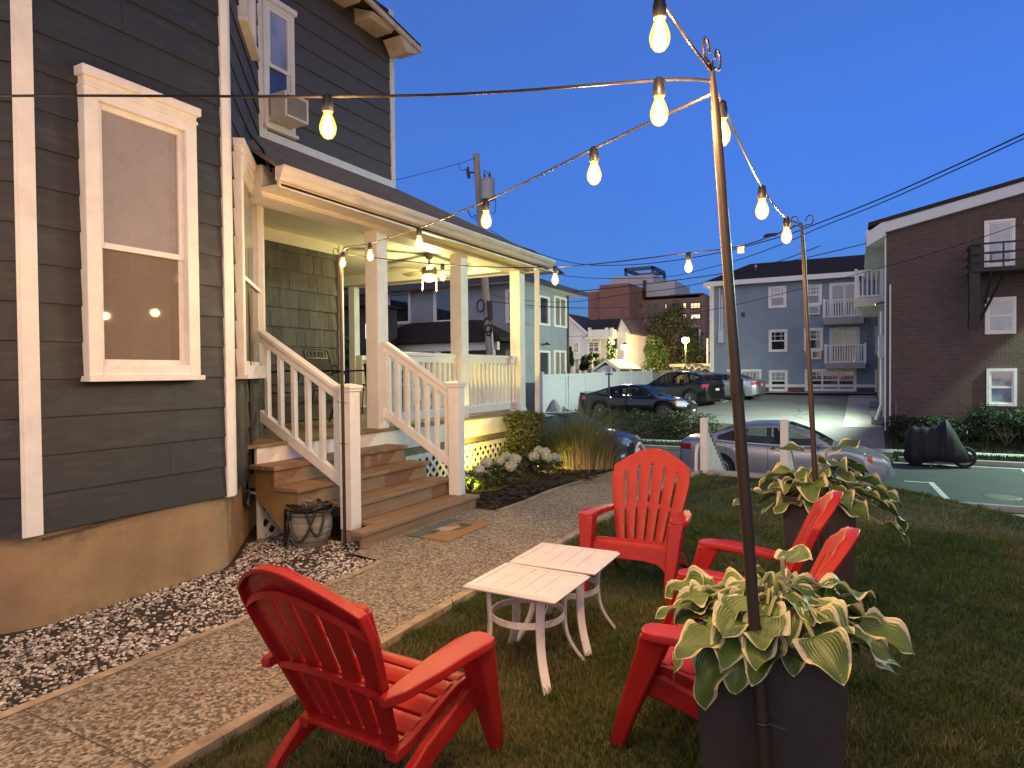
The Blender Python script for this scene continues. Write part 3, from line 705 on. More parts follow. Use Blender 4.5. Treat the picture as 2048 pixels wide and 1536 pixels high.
# ---- cedar shake wall under the porch
mb = MB(); r = random.Random(4); z = DZ+.02
while z < 3.2:
    e = .242; y = 4.5+r.uniform(0, .1)
    while y < 6.88:
        w0 = r.uniform(.14, .34); y1 = min(y+w0, 6.9); d = r.uniform(.016, .024); t = min(z+e, 3.28)
        a0 = -6.46
        mb.add([(a0, y, z), (a0, y1-.005, z), (a0+d, y, z), (a0+d, y1-.005, z), (a0+.004, y, t), (a0+.004, y1-.005, t)], [(0, 1, 3, 2), (2, 3, 5, 4), (0, 2, 4), (1, 5, 3)])
        y = y1
    z += e
def shake_mat():
    m, nt, b, out = newmat('grey_shakes')
    g = nt.nodes.new('ShaderNodeNewGeometry'); s = noise(nt, 9, 7, .75, stretch=(1, 2.5, .22)); n0 = noise(nt, 1.3, 4)
    c = ramp(nt, g.outputs['Random Per Island'], [(0, (.050, .052, .046)), (1, (.085, .086, .076))])
    k = math_(nt, 'MULTIPLY', ramp(nt, s, [(.42, (0, 0, 0)), (.68, (1, 1, 1))]), ramp(nt, n0, [(.4, (.05, .05, .05)), (.62, (.8, .8, .8))]))
    c = mix(nt, k, c, (.23, .22, .185)); nt.links.new(c, b.inputs['Base Color']); b.inputs['Roughness'].default_value = .8; bump(nt, b, s, .3, .004); return m
mb.build('shake_wall', shake_mat(), house)
MB().box(-6.47, -6.42, 6.9, 6.98, DZ, 3.3).build('corner_board', PORCHW, house, bevel=.004)
# ---- window air conditioner
ac = thing('air_conditioner', 'white window air conditioner in the upstairs sash window', 'air conditioner', (-5.4, 4.97, 4.15))
ACW = M('ac_plastic', (.62, .60, .56), .5, .08, 6)
mb = MB(); y0, y1, z0, z1, xf = 4.84, 5.16, 4.16, 4.42, -5.22
mb.box(-5.52, xf, y0, y1, z0, z1); mb.box(xf-.002, xf+.014, y0, y0+.025, z0, z1); mb.box(xf-.002, xf+.014, y1-.025, y1, z0, z1); mb.box(xf-.002, xf+.014, y0+.025, y1-.025, z1-.025, z1); mb.box(xf-.002, xf+.014, y0+.025, y1-.025, z0, z0+.025)
mb.build('casing', ACW, ac, bevel=.006)
mb = MB()
for i in range(14): mb.box(xf+.001, xf+.006, y0+.027, y1-.027, z0+.03+i*.0145, z0+.037+i*.0145)
mb.build('grille', M('ac_grille', (.13, .12, .11), .6), ac); mb = MB()
for i in range(10): mb.box(-5.5+.012, -5.42, y0-.003, y0+.001, z0+.04+i*.02, z0+.05+i*.02)
mb.build('side_louvre', bpy.data.materials['ac_grille'], ac)
# ---- ceiling fan with its light
FC = Vector((-5.78, 8.15, 3.30))
fan = thing('ceiling_fan', 'pale porch ceiling fan with glowing round light and two pull chains', 'ceiling fan', FC)
FM = M('fan_bronze', (.20, .17, .11), .4, .05, 5)
MB().lathe([(.075, 0), (.075, -.02), (.045, -.07), (.014, -.075), (.014, -.17), (.05, -.175), (.05, -.19), (.10, -.2), (.115, -.22), (.115, -.30), (.09, -.32)], FC, 24).build('motor', FM, fan, smooth=35)
for k in range(5):
    a = R(20+72*k); d = Vector((math.cos(a), math.sin(a), 0)); s = Vector((-d.y, d.x, 0)); mb = MB(); z = Vector((0, 0, -.255)); tl = Vector((0, 0, .012))
    ring = [FC+z+d*.10+s*.02, FC+z+d*.2+s*.05+tl, FC+z+d*.6+s*.065+tl, FC+z+d*.62, FC+z+d*.6-s*.065-tl, FC+z+d*.2-s*.05-tl, FC+z+d*.10-s*.02]
    mb.loft([ring, [p+Vector((0, 0, .008)) for p in ring]]); mb.build('fan_blade', M_wood('fan_wood', (.13, .10, .06), (.08, .06, .035), 'x'), fan)
MB().lathe([(.095, -.32), (.105, -.34), (.105, -.365), (.08, -.395), (.03, -.41)], FC, 24).build('lamp_bowl', M_emit('fan_glow', (1, .86, .42), 9), fan, smooth=True)
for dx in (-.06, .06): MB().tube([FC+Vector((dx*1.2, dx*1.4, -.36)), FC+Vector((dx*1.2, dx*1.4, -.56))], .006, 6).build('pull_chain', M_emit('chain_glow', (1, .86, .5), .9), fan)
# ------------------------------------------------------------------ red adirondack chairs
def red_mat():
    m, nt, b, out = newmat('red_plastic')
    f = noise(nt, 3, 5, .6); g = noise(nt, 14, 6, .7, stretch=(1, 5, 1))
    c = ramp(nt, f, [(.3, (.28, .010, .009)), (.7, (.36, .016, .012))])
    c = mix(nt, ramp(nt, g, [(.55, (0, 0, 0)), (.8, (.35, .35, .35))]), c, (.42, .05, .032))
    sc = ramp(nt, noise(nt, 5, 9, .8, dist=1.2), [(.56, (0, 0, 0)), (.68, (1, 1, 1))]); fine = ramp(nt, noise(nt, 120, 4, .8, stretch=(1, .12, 1)), [(.55, (0, 0, 0)), (.7, (.7, .7, .7))])
    c = mix(nt, math_(nt, 'MULTIPLY', sc, fine), c, (.55, .25, .19))
    c = mix(nt, math_(nt, 'MULTIPLY', ramp(nt, noise(nt, 7, 8, .75), [(.54, (0, 0, 0)), (.75, (1, 1, 1))]), .45), c, (.10, .022, .014))
    nt.links.new(c, b.inputs['Base Color']); b.inputs['Specular IOR Level'].default_value = .32
    rr = ramp(nt, g, [(.35, (.34,)*3), (.7, (.52,)*3)]); nt.links.new(rr, b.inputs['Roughness'])
    bump(nt, b, noise(nt, 90, 3, .6, stretch=(1, 6, 1)), .12, .004); return m
RED = red_mat()
def bx(mb, cx, cy, cz, sx, sy):      # rectangle ring at height cz
    return [Vector((cx-sx/2, cy-sy/2, cz)), Vector((cx+sx/2, cy-sy/2, cz)), Vector((cx+sx/2, cy+sy/2, cz)), Vector((cx-sx/2, cy+sy/2, cz))]
def make_adirondack():
    t = thing('adirondack_chair', 'x', 'garden chair', (0, 0, 0))
    # --- backrest: six slats joined by three bands, fanned and arched
    NS = 6; gap = .017
    def W(v): return lerp(.200, .292, min(1, v/.8)**.9)
    def P(sx, v):
        """sx -1..1 across, v 0..1 up"""
        top = 1-.195*abs(sx)**1.75
        vv = v*top if v > .55 else v*lerp(1, top, sstep((v)/.55)) 
        y = lerp(-.150, -.475, vv) - .035*math.sin(PI*vv)*0 + .030*(sx*sx)*(.4+vv)
        z = lerp(.235, .905, vv)
        return Vector((sx*W(v)*(1-.10*max(0, v-.8)), y, z))
    vs_ = [0, .05, .10, .2, .3, .375, .43, .47, .55, .65, .75, .83, .87, .92, .96, 1.0]
    cols = []
    for i in range(NS):
        a = -1+2*i/NS; b = a+2/NS; g = gap/.27
        cols += [(a+(g/2 if i else 0)), (a+b)/2, (b-(g/2 if i < NS-1 else 0))]
    mb = MB(); n = len(cols); nv = len(vs_)
    for sx_i, sx in enumerate(cols):
        for v in vs_:
            p = P(sx, v)
            if sx_i % 3 == 1: p.y += .006
            mb.v.append(tuple(p))
    for i in range(n-1):
        isgap = (i % 3 == 2)
        for j in range(nv-1):
            if isgap and (.05 <= vs_[j] < .375 or .43 <= vs_[j] < .83): continue
            mb.f.append((i*nv+j, (i+1)*nv+j, (i+1)*nv+j+1, i*nv+j+1)); mb.m.append(0)
    mb.build('backrest', RED, t, smooth=30, solid=.013, solid_off=0, bevel=.0025)
    bk = t.children[-1]
    rim = MB()
    edge = [P(-1, v) for v in [.0, .1, .2, .3, .43, .55, .65, .75, .83, .9, .96, 1.0]]+[P(-1+2*k/16, 1.0) for k in range(1, 16)]+[P(1, v) for v in [1.0, .96, .9, .83, .75, .65, .55, .43, .3, .2, .1, .0]]
    rim.loft([[p+Vector((0, .006, 0)), p+Vector((0, -.030, -.004)), p+Vector((0, -.030, -.004))+(Vector((0, p.y, .55))-Vector((p.x, p.y, p.z))).normalized()*.014, p+Vector((0, .0, 0))+(Vector((0, p.y, .55))-Vector((p.x, p.y, p.z))).normalized()*.014] for p in edge])
    rim.build('rim', RED, bk, smooth=50, bevel=.003, recalc=True)
    rib = MB()
    for v0 in (.40, .85):
        rib.loft([[P(-.97+1.94*k/20, v0)+Vector((0, -.006, -.012)), P(-.97+1.94*k/20, v0)+Vector((0, -.028, -.012)), P(-.97+1.94*k/20, v0)+Vector((0, -.028, .012)), P(-.97+1.94*k/20, v0)+Vector((0, -.006, .012))] for k in range(21)])
    rib.build('back_brace', RED, bk, smooth=40, recalc=True)
    # --- seat: five cross slats in a dished pan, rolled front edge
    def S(y):
        if y > .17: return .355-.012*((y-.17)/.06)-.05*max(0, (y-.215)/.03)**1.5
        return lerp(.245, .355, sstep((y+.20)/.40))
    mb = MB(); ys_ = [-.19]
    y = -.19; segs = []
    for i in range(5):
        a = -.185+i*.083; segs.append((a, a+.072))
    segs[-1] = (segs[-1][0], .245)
    for a, b in segs:
        k = 5; rings = []
        for q in range(k+1):
            yy = lerp(a, b, q/k); w = lerp(.205, .245, (yy+.19)/.43); z = S(yy)
            e = -.006 if q in (0, k) else 0
            rings.append([(-w, yy, z+e), (w, yy, z+e), (w, yy, z+e-.016), (-w, yy, z+e-.016)])
        mb.loft(rings)
    for s in (-1, 1):
        mb.loft([[(s*lerp(.19, .23, k/8), lerp(-.19, .24, k/8), S(lerp(-.19, .235, k/8))-.004), (s*lerp(.235, .262, k/8), lerp(-.19, .24, k/8), S(lerp(-.19, .235, k/8))-.004), (s*lerp(.235, .262, k/8), lerp(-.19, .24, k/8), S(lerp(-.19, .235, k/8))-.04), (s*lerp(.19, .23, k/8), lerp(-.19, .24, k/8), S(lerp(-.19, .235, k/8))-.04)] for k in range(9)])
    mb.build('seat', RED, t, smooth=35, bevel=.003, recalc=True)
    # --- apron under the front edge, arched
    pts = [(-.27, .33), (.27, .33), (.262, .16), (.235, .205), (.19, .232), (.1, .243), (-.1, .243), (-.19, .232), (-.235, .205), (-.262, .16)]
    mb = MB()
    def ay(z): return lerp(.315, .238, (z-.1)/.24)
    mb.loft([[Vector((x, ay(z)+d, z)) for x, z in pts] for d in (0, -.014)])
    mb.build('apron', RED, t, smooth=30, bevel=.003, recalc=True)
    for s in (-1, 1):
        # front leg
        mb = MB(); st = [(0, .285, .345, .042, .05), (.012, .285, .345, .05, .055), (.15, .288, .300, .068, .075), (.32, .297, .235, .086, .095), (.44, .305, .190, .096, .11), (.497, .31, .172, .10, .12)]
        mb.loft([bx(mb, s*x, y, z, a, b) for z, x, y, a, b in st]); mb.build('leg', RED, t, smooth=40, bevel=.010)
        # side rail running back into the rear leg
        mb = MB(); st = [(.27, .285, .095), (.16, .268, .10), (.02, .225, .095), (-.10, .185, .092), (-.20, .145, .086), (-.28, .09, .074), (-.335, .03, .062), (-.36, .0, .052)]
        rings = []
        for y, z, h in st:
            x0, x1 = s*.250, s*.288
            nx = .55 if y < -.15 else .15
            rings.append([Vector((x0, y-h*.5*nx, max(0, z-h*.5))), Vector((x1, y-h*.5*nx, max(0, z-h*.5))), Vector((x1, y+h*.5*nx, z+h*.5)), Vector((x0, y+h*.5*nx, z+h*.5))])
        mb.loft(rings); mb.build('leg', RED, t, smooth=40, bevel=.008, recalc=True)
        # arm
        pl = [(.262, -.30), (.292, -.305), (.318, -.24), (.352, -.10), (.375, .06), (.380, .17), (.366, .215), (.330, .232), (.290, .232), (.262, .21), (.252, .12), (.248, -.05), (.250, -.2)]
        mb = MB()
        def az(y): return lerp(.488, .520, sstep((y+.3)/.4))-.004*max(0, (y-.1)/.1)
        mb.loft([[Vector((s*x, y, az(y)-.034)) for x, y in pl], [Vector((s*x, y, az(y)-.006)) for x, y in pl], [Vector((s*(x-.315)*.94+s*.315, (y+.03)*.985-.03, az(y))) for x, y in pl]])
        mb.build('armrest', RED, t, smooth=45, bevel=.004, recalc=True)
    return t
chair0 = make_adirondack()
CH = [((-1.577, 1.891), 2.9, 'red adirondack chair with its slatted back to the camera beside the path'),
      ((-1.376, 4.428), 177.9, 'red adirondack chair facing the camera with its seat turned to the white tables'),
      ((-.577, 3.519), -93.1, 'red adirondack chair seen from the side in front of the far dark planter'),
      ((-.504, 2.742), -88.8, 'red adirondack chair mostly hidden behind the near planter of striped leaves')]
for i, (p, a, l) in enumerate(CH):
    o = chair0 if i == 0 else copy_tree(chair0)
    o.location = (p[0], p[1], 0); o.rotation_euler = (0, 0, -R(a)); tag(o, l, 'garden chair', 'red adirondack chairs round the tables')
# ------------------------------------------------------------------ two white side tables
TW = M('table_white', (.60, .56, .565), .4, .05, 7, dirt=((.5, .44, .38), .35), dscale=5)
TLEG = M('table_leg', (.70, .66, .62), .42, .05, 7, dirt=((.22, .18, .14), .5), dscale=14)
def make_table():
    t = thing('side_table', 'x', 'side table', (0, 0, 0)); a, b, H = .252, .216, .45
    mb = MB(); n = 5; fr = .045
    # bevelled frame
    def ring(s, z): return [(-a*s[0], -b*s[1], z), (a*s[0], -b*s[1], z), (a*s[0], b*s[1], z), (-a*s[0], b*s[1], z)]
    o0, o1 = ((a), (b)), ((a-.016), (b-.016))
    def rr(x, y, z): return [(-x, -y, z), (x, -y, z), (x, y, z), (-x, y, z)]
    mb.loft([rr(a-.006, b-.006, H-.022), rr(a, b, H-.018), rr(a, b, H-.012), rr(a-.014, b-.014, H), rr(a-fr, b-fr, H+.001), rr(a-fr, b-fr, H-.006)], cap=False)
    mb.add(rr(a-.006, b-.006, H-.022), [(3, 2, 1, 0)])
    wd = (2*(a-fr))/n
    for i in range(n): mb.box(-a+fr+i*wd+.0018, -a+fr+(i+1)*wd-.0018, -b+fr-.001, b-fr+.001, H-.02, H-.003)
    mb.box(-a+fr, a-fr, -b+fr, b-fr, H-.021, H-.012)
    mb.build('tabletop', TW, t, bevel=.0015)
    for sx in (-1, 1):
        for sy in (-1, 1):
            d = Vector((sx, sy, 0)).normalized(); s = Vector((-d.y, d.x, 0)); mb = MB()
            pr_ = [(.205, .43), (.200, .34), (.196, .25), (.205, .17), (.232, .10), (.268, .045), (.300, .0)]
            prs = spline([(q[0], 0, q[1]) for q in pr_], 4); rings = []
            for i, q in enumerate(prs):
                tn = (prs[min(i+1, len(prs)-1)]-prs[max(i-1, 0)]).normalized(); nn = Vector((-tn.z, 0, tn.x)); w, th = .021, .008
                c = d*(q.x+0*sx)+Vector((0, 0, q.z)); no = d*nn.x+Vector((0, 0, nn.z))
                rings.append([c-s*w-no*th, c+s*w-no*th, c+s*w+no*th, c-s*w+no*th])
            mb.loft(rings); mb.build('leg', TLEG, t, smooth=35, bevel=.002, recalc=True)
    mb = MB(); N = 40
    mb.loft([[(r*math.cos(2*PI*k/N), r*math.sin(2*PI*k/N), z) for r, z in ((.188, .265), (.188, .295), (.180, .295), (.180, .265))] for k in range(N+1)], cap=False)
    mb.build('ring', TLEG, t, smooth=40, recalc=True)
    mb = MB(); mb.box(-.15, .15, -.016, .016, H-.045, H-.022); mb.box(-.016, .016, -.15, .15, H-.046, H-.0225); mb.build('bracket', TLEG, t)
    return t
tb = make_table(); tb.location = (-1.486, 2.918, 0); tb.rotation_euler = (0, 0, R(-.5)); tag(tb, 'white slatted side table standing nearer to the red chair with its back turned', 'side table', 'white side tables')
t2 = copy_tree(tb); t2.location = (-1.474, 3.376, .006); t2.rotation_euler = (0, 0, R(1.2)); tag(t2, 'white slatted side table standing nearer to the front facing red chair', 'side table', 'white side tables')
# ------------------------------------------------------------------ planters, poles, hostas
PLANT = M('planter_plastic', (.032, .027, .024), .5, .12, 6, bmp=.25, bscale=120, stretch=(1, 1, .08))
def make_planter():
    t = thing('planter', 'x', 'planter', (0, 0, 0)); s, H, b = .207, .735, .172; mb = MB()
    def rr(x, z): return [(-x, -x, z), (x, -x, z), (x, x, z), (-x, x, z)]
    mb.loft([rr(b, 0), rr(s, H), rr(s-.022, H), rr(s-.03, H-.07)], cap=False); mb.add(rr(b, 0), [(3, 2, 1, 0)])
    mb.build('pot', PLANT, t, bevel=.006)
    MB().add([(-s+.02, -s+.02, H-.065), (s-.02, -s+.02, H-.065), (s-.02, s-.02, H-.065), (-s+.02, s-.02, H-.065)], [(0, 1, 2, 3)]).build('potting_soil', MULCH, t)
    return t
pl1 = make_planter(); pl1.location = (-.2315, 2.14, 0); tag(pl1, 'tall dark square planter nearest the camera with a light pole tied to it', 'planter', 'dark square planters')
pl2 = copy_tree(pl1); pl2.location = (-.222, 4.54, -.02); tag(pl2, 'tall dark square planter farther off behind the red chairs', 'planter', 'dark square planters')
def hosta_mat():
    m, nt, b, out = newmat('hosta_leaf')
    uv = nt.nodes.new('ShaderNodeTexCoord').outputs['UV']; sx = nt.nodes.new('ShaderNodeSeparateXYZ'); nt.links.new(uv, sx.inputs[0])
    e = math_(nt, 'ADD', sx.outputs[1], math_(nt, 'MULTIPLY', math_(nt, 'SUBTRACT', noise(nt, 14, 5, .7), .5), .55))
    cr = ramp(nt, e, [(.73, (0, 0, 0)), (.84, (1, 1, 1))])
    g = nt.nodes.new('ShaderNodeNewGeometry')
    gr = ramp(nt, g.outputs['Random Per Island'], [(0, (.035, .085, .014)), (.6, (.080, .155, .024)), (1, (.16, .22, .040))])
    gr = mix(nt, ramp(nt, noise(nt, 9, 5), [(.4, (0, 0, 0)), (.75, (.7, .7, .7))]), gr, (.14, .19, .06))
    wv = nt.nodes.new('ShaderNodeTexWave'); wv.inputs['Scale'].default_value = 1.0; wv.bands_direction = 'Y'; cm = nt.nodes.new('ShaderNodeMapping'); cm.inputs['Scale'].default_value = (1, 2.4, 1); nt.links.new(uv, cm.inputs[0]); nt.links.new(cm.outputs[0], wv.inputs[0])
    gr = mix(nt, math_(nt, 'MULTIPLY', wv.outputs['Fac'], .25), gr, (.03, .055, .015))
    c = mix(nt, cr, gr, (.55, .52, .33)); nt.links.new(c, b.inputs['Base Color']); b.inputs['Roughness'].default_value = .42
    bump(nt, b, wv.outputs['Fac'], .35, .006)
    t = nt.nodes.new('ShaderNodeBsdfTranslucent'); nt.links.new(c, t.inputs[0]); x = nt.nodes.new('ShaderNodeMixShader'); x.inputs[0].default_value = .22
    nt.links.new(b.outputs[0], x.inputs[1]); nt.links.new(t.outputs[0], x.inputs[2]); nt.links.new(x.outputs[0], out.inputs[0]); return m
HOSTA = hosta_mat(); HSTEM = M('hosta_stem', (.22, .24, .10), .5, .2, 8)
def hosta(c, label, seed, leaves, spread=1.0):
    r = random.Random(seed); t = thing('hosta_plant', label, 'plant', c); c = Vector(c); blades = MB(); uv = []; stems = MB()
    for az, reach, lift, droop, L, Wd in leaves:
        d = Vector((math.cos(az), math.sin(az), 0)); s = Vector((-d.y, d.x, 0))
        base = c+d*.03+s*r.uniform(-.03, .03); top = c+d*reach*spread+Vector((0, 0, lift))
        mid = base.lerp(top, .5)+Vector((0, 0, .05+lift*.25))-d*.02
        st = spline([base+Vector((0, 0, -.03)), mid, top], 5); stems.tube(st, [.008-.003*i/len(st) for i in range(len(st))], 5)
        # blade follows an arc that droops
        pit0 = math.atan2((top-mid).z, (top-mid).dot(d))*.6; nu, nv = 14, 9; p = Vector(top); ph1, ph2 = r.uniform(0, 6), r.uniform(0, 6); roll = r.uniform(-.45, .45); tw = r.uniform(-.5, .5); b0 = len(blades.v)
        yawv = 0.0; fold = r.uniform(.05, .6); curl = r.uniform(-.5, .8); wamp = r.uniform(.14, .38)
        for i in range(nu+1):
            u = i/nu; pit = pit0-droop*(u**1.2); yawv = tw*u
            dd = (d*math.cos(yawv)+s*math.sin(yawv)); ss = Vector((-dd.y, dd.x, 0)); f = dd*math.cos(pit)+Vector((0, 0, math.sin(pit))); up = ss.cross(f)*-1
            if up.z < 0 and abs(pit) < 1.2: up = -up
            rl = roll+curl*.4*(u-.5)
            S2 = ss*math.cos(rl)+up*math.sin(rl); U2 = up*math.cos(rl)-ss*math.sin(rl)
            wu = Wd*(max(0, math.sin(PI*min(1, u**.66*.985+.015)))**.72)*(1-.18*u) if u < 1 else .001
            for j in range(nv+1):
                v = -1+2*j/nv; av = abs(v)
                wave = wamp*Wd*av**2*math.sin(u*10+ph1+(2.1 if v > 0 else 0)+v)+.05*Wd*av*math.sin(u*19+ph2*v)
                q = p+S2*(v*wu*(1-.12*fold*av))+U2*(fold*wu*(av**1.3)*(1-1.1*u*(curl > .2)*av)+wave*min(1, wu/Wd*1.3))
                blades.v.append(tuple(q)); uv.append((u, max(av, (u-.80)*4.6, (.06-u)*9)*.98 if u > .05 else av*.8))
            if i < nu: p = p+f*(L/nu)
        w = nv+1
        for i in range(nu):
            for j in range(nv): blades.f.append((b0+i*w+j, b0+i*w+j+1, b0+(i+1)*w+j+1, b0+(i+1)*w+j)); blades.m.append(0)
    blades.build('leaf', HOSTA, t, smooth=True, uv=uv); stems.build('stem', HSTEM, t, smooth=True)
    return t
def hosta_leaves(seed, rings, extra):
    r = random.Random(seed); lv = []
    for n, off, reach, lift, droop, L, Wd in rings:
        for i in range(n): lv.append((2*PI*i/n+off+r.uniform(-.22, .22), r.uniform(*reach), r.uniform(*lift), r.uniform(*droop), r.uniform(*L), r.uniform(*Wd)))
    return lv+extra
hosta((-.2315, 2.14, .70), 'variegated hosta spilling over the rim of the near dark planter', 5, hosta_leaves(21, [
    (17, 0, (.17, .26), (.03, .07), (.15, .75), (.14, .175), (.060, .076)), (20, .2, (.11, .20), (.05, .10), (.1, .75), (.13, .175), (.06, .078)),
    (16, .5, (.05, .14), (.07, .12), (.1, .8), (.13, .18), (.06, .078)), (7, .1, (.03, .09), (.10, .15), (.0, .7), (.12, .16), (.042, .056))],
    [(R(-122), .19, -.005, 1.7, .23, .075), (R(-142), .22, .0, 1.45, .19, .08), (R(-108), .17, .01, 1.6, .17, .07), (R(62), .05, .20, -.5, .14, .06), (R(35), .14, .13, .25, .19, .075)]))
hosta((-.222, 4.54, .69), 'variegated hosta with upright leaves growing in the far dark planter', 6, hosta_leaves(33, [
    (12, 0, (.18, .28), (.0, .07), (.2, .9), (.19, .25), (.08, .10)), (11, .2, (.10, .18), (.07, .14), (.2, .9), (.19, .25), (.08, .105)), (7, .4, (.05, .12), (.14, .22), (.2, .8), (.17, .22), (.06, .08))],
    [(R(20), .07, .30, -.1, .21, .08), (R(170), .10, .28, .6, .25, .085), (R(-60), .04, .22, .5, .23, .085), (R(-12), .32, -.02, 1.5, .22, .075), (R(-15), .36, -.12, 1.4, .20, .07), (R(185), .34, .0, .9, .25, .085)]))
# ---- light poles
BRONZE = M('bronze_pole', (.050, .036, .025), .42, .2, 4, metal=.35, stretch=(1, 1, .2))
def pole(base, top, label, ties=(), r0=.0165, r1=.0105, split=.55, hooks=True, ha=0.0):
    base = Vector(base); top = Vector(top); t = thing('light_pole', label, 'pole', base, group='bronze poles carrying the light strings')
    m1 = base.lerp(top, split)
    mb = MB(); mb.tube([base, m1], r0, 14); mb.tube([m1-Vector((0, 0, .03)), m1+Vector((0, 0, .012))], r0*1.12, 14); mb.build('lower_tube', BRONZE, t, smooth=40)
    mb = MB(); mb.tube([m1, m1.lerp(top, .82), top-Vector((0, 0, .03)), top], [r0*.9, r0*.8, r1*.85, r1*.4], 12); mb.build('upper_tube', BRONZE, t, smooth=40)
    if hooks:
        mb = MB()
        for s in (-1, 1):
            u = Vector((math.cos(ha), math.sin(ha), 0))*s; pts = [top-Vector((0, 0, .03)), top+u*.022+Vector((0, 0, -.012))]
            for k in range(9):
                a = -PI/2+k*(1.55*PI)/8; pts.append(top+u*(.042+.02*math.cos(a))+Vector((0, 0, .018+.028*math.sin(a))))
            mb.tube(spline(pts, 2), .0038, 6)
        mb.build('hook', BRONZE, t, smooth=True)
    for z in ties:
        mb = MB(); k = (z-base.z)/(top.z-base.z); c = base.lerp(top, k); mb.lathe([(r0+.003, -.004), (r0+.005, 0), (r0+.003, .004)], c, 14); mb.tube([c+Vector((r0, -.006, .002)), c+Vector((.062, -.004, -.004))], .0022, 5); mb.tube([c+Vector((-.055, .012, 0)), c+Vector((-r0, .0, 0))], .0022, 5); mb.build('cable_tie', BLACKM, t)
    return t
P1B = oy(1531, 1536, 1.905); P1B = Vector((P1B.x, 1.915, 0.0)); P1T = oy(1424, 122, 1.88)
dirp = (oy(1531, 1536, 1.905)-P1T); P1B = P1T+dirp*((0-P1T.z)/dirp.z)
pole(P1B, P1T, 'bronze light pole rising in front of the near planter, tallest in view', (.30, .52), split=.62, r1=.008, ha=R(80))
P2T = oy(1604, 447, 4.31); P2B = oy(1636, 1070, 4.312); dp = P2B-P2T; P2B = P2T+dp*((0-P2T.z)/dp.z)
pole(P2B, P2T, 'bronze light pole tied to the far planter with two hooks on top', (.36, .56), r0=.0155, ha=R(10))
P3B = oz(690, 1096); P3T = Vector((P3B.x, P3B.y, 0))+Vector((.0, -.01, 2.52))
pole(P3B, P3T, 'bronze light pole beside the white newel post of the stairs', (.9, 1.25), r0=.014, ha=R(20))
P4T = Vector((-4.1, .05, 2.45)); P5T = Vector((-.45, -.9, 2.5))
# ---- light strings
def bulb_glass():
    m, nt, b, out = newmat('amber_glass')
    e = nt.nodes.new('ShaderNodeEmission'); e.inputs[0].default_value = (1, .55, .10, 1); e.inputs[1].default_value = 2.3
    t = nt.nodes.new('ShaderNodeBsdfTransparent'); t.inputs[0].default_value = (1, .86, .62, 1)
    gl = nt.nodes.new('ShaderNodeBsdfGlossy'); gl.inputs[1].default_value = .03
    a = nt.nodes.new('ShaderNodeMixShader'); a.inputs[0].default_value = .42; nt.links.new(t.outputs[0], a.inputs[1]); nt.links.new(e.outputs[0], a.inputs[2])
    x = nt.nodes.new('ShaderNodeMixShader'); x.inputs[0].default_value = .06; nt.links.new(a.outputs[0], x.inputs[1]); nt.links.new(gl.outputs[0], x.inputs[2]); nt.links.new(x.outputs[0], out.inputs[0])
    m.cycles.emission_sampling = 'NONE'; return m
BGLASS = bulb_glass(); FIL = M_emit('filament', (1, .80, .38), 14); CABLE = M('cable_rubber', (.018, .014, .011), .38, .2, 20)
def lamp_light(name, p, e, col, size=.03, parent=None):
    l = bpy.data.lights.new(name, 'POINT'); l.energy = e; l.color = col; l.shadow_soft_size = size
    o = bpy.data.objects.new(name, l); COL.objects.link(o); o.location = p
    if parent: o.parent = parent; o.location = Vector(p)-org(parent)
    return o
def bulb(p, t, e, sc=1.0):
    """socket hanging from the cable at p with its bulb below"""
    mb = MB(); mb.lathe([(.010*sc, .006), (.016*sc, 0), (.017*sc, -.012*sc), (.0195*sc, -.020*sc), (.0195*sc, -.050*sc), (.0175*sc, -.054*sc)], p, 14)
    so = mb.build('socket', BLACKM, t, smooth=40)
    q = p-Vector((0, 0, .052*sc)); mb = MB()
    mb.lathe([(.013, 0), (.0155, -.012), (.023, -.03), (.0285, -.048), (.0290, -.060), (.0255, -.076), (.016, -.089), (.006, -.094), (.003, -.098)] if sc == 1 else [(a*sc, b*sc) for a, b in ((.013, 0), (.0155, -.012), (.023, -.03), (.0285, -.048), (.0290, -.060), (.0255, -.076), (.016, -.089), (.006, -.094))], q, 18)
    mb.build('bulb', BGLASS, so, smooth=True)
    mb = MB()
    for k in range(4):
        a = k*PI/2+.4; x, y = math.cos(a), math.sin(a)
        mb.tube([q+Vector((x*.005, y*.005, -.012)), q+Vector((x*.0105, y*.0105, -.040)), q+Vector((x*.008, y*.008, -.072))], .0032, 5)
    mb.build('filament', FIL, so)
    return lamp_light('bulb_light', q-Vector((0, 0, .05)), e, BULB_COL, .03, t)
def string(label, pts, bulbs):
    """cable through 3D points; bulbs hang from the given points"""
    t = thing('string_light', label, 'string lights', pts[0], group='strings of warm bulbs'); mb = MB()
    sp = spline(pts, 6); mb.tube(sp, .0042, 6); mb.build('cable', CABLE, t, smooth=True)
    for p, e in bulbs: bulb(p, t, e, .88)
    return t
def on(A, B, px, py): return ol(px, py, A, B)
# pole 1 -> over the left edge
A1 = P1T-Vector((0, 0, .055)); EA = Vector((-2.75, 1.02, 2.42))
q1 = on(A1, EA, 1318, 160); q2 = on(A1, EA, 655, 193); q0 = on(A1, EA, 0, 192); q3 = Vector((-2.95, .86, 2.40)); q4 = Vector((-3.6, .38, 2.41))
string('light string running level from the near pole across the house wall', [A1, q1, (q1+q2)/2-Vector((0, 0, .012)), q2, q0, q3, q4, P4T], [(q1, BULB_E), (q2, BULB_E), (q3, BULB_E*WALL_K), (q4, BULB_E*WALL_K)])
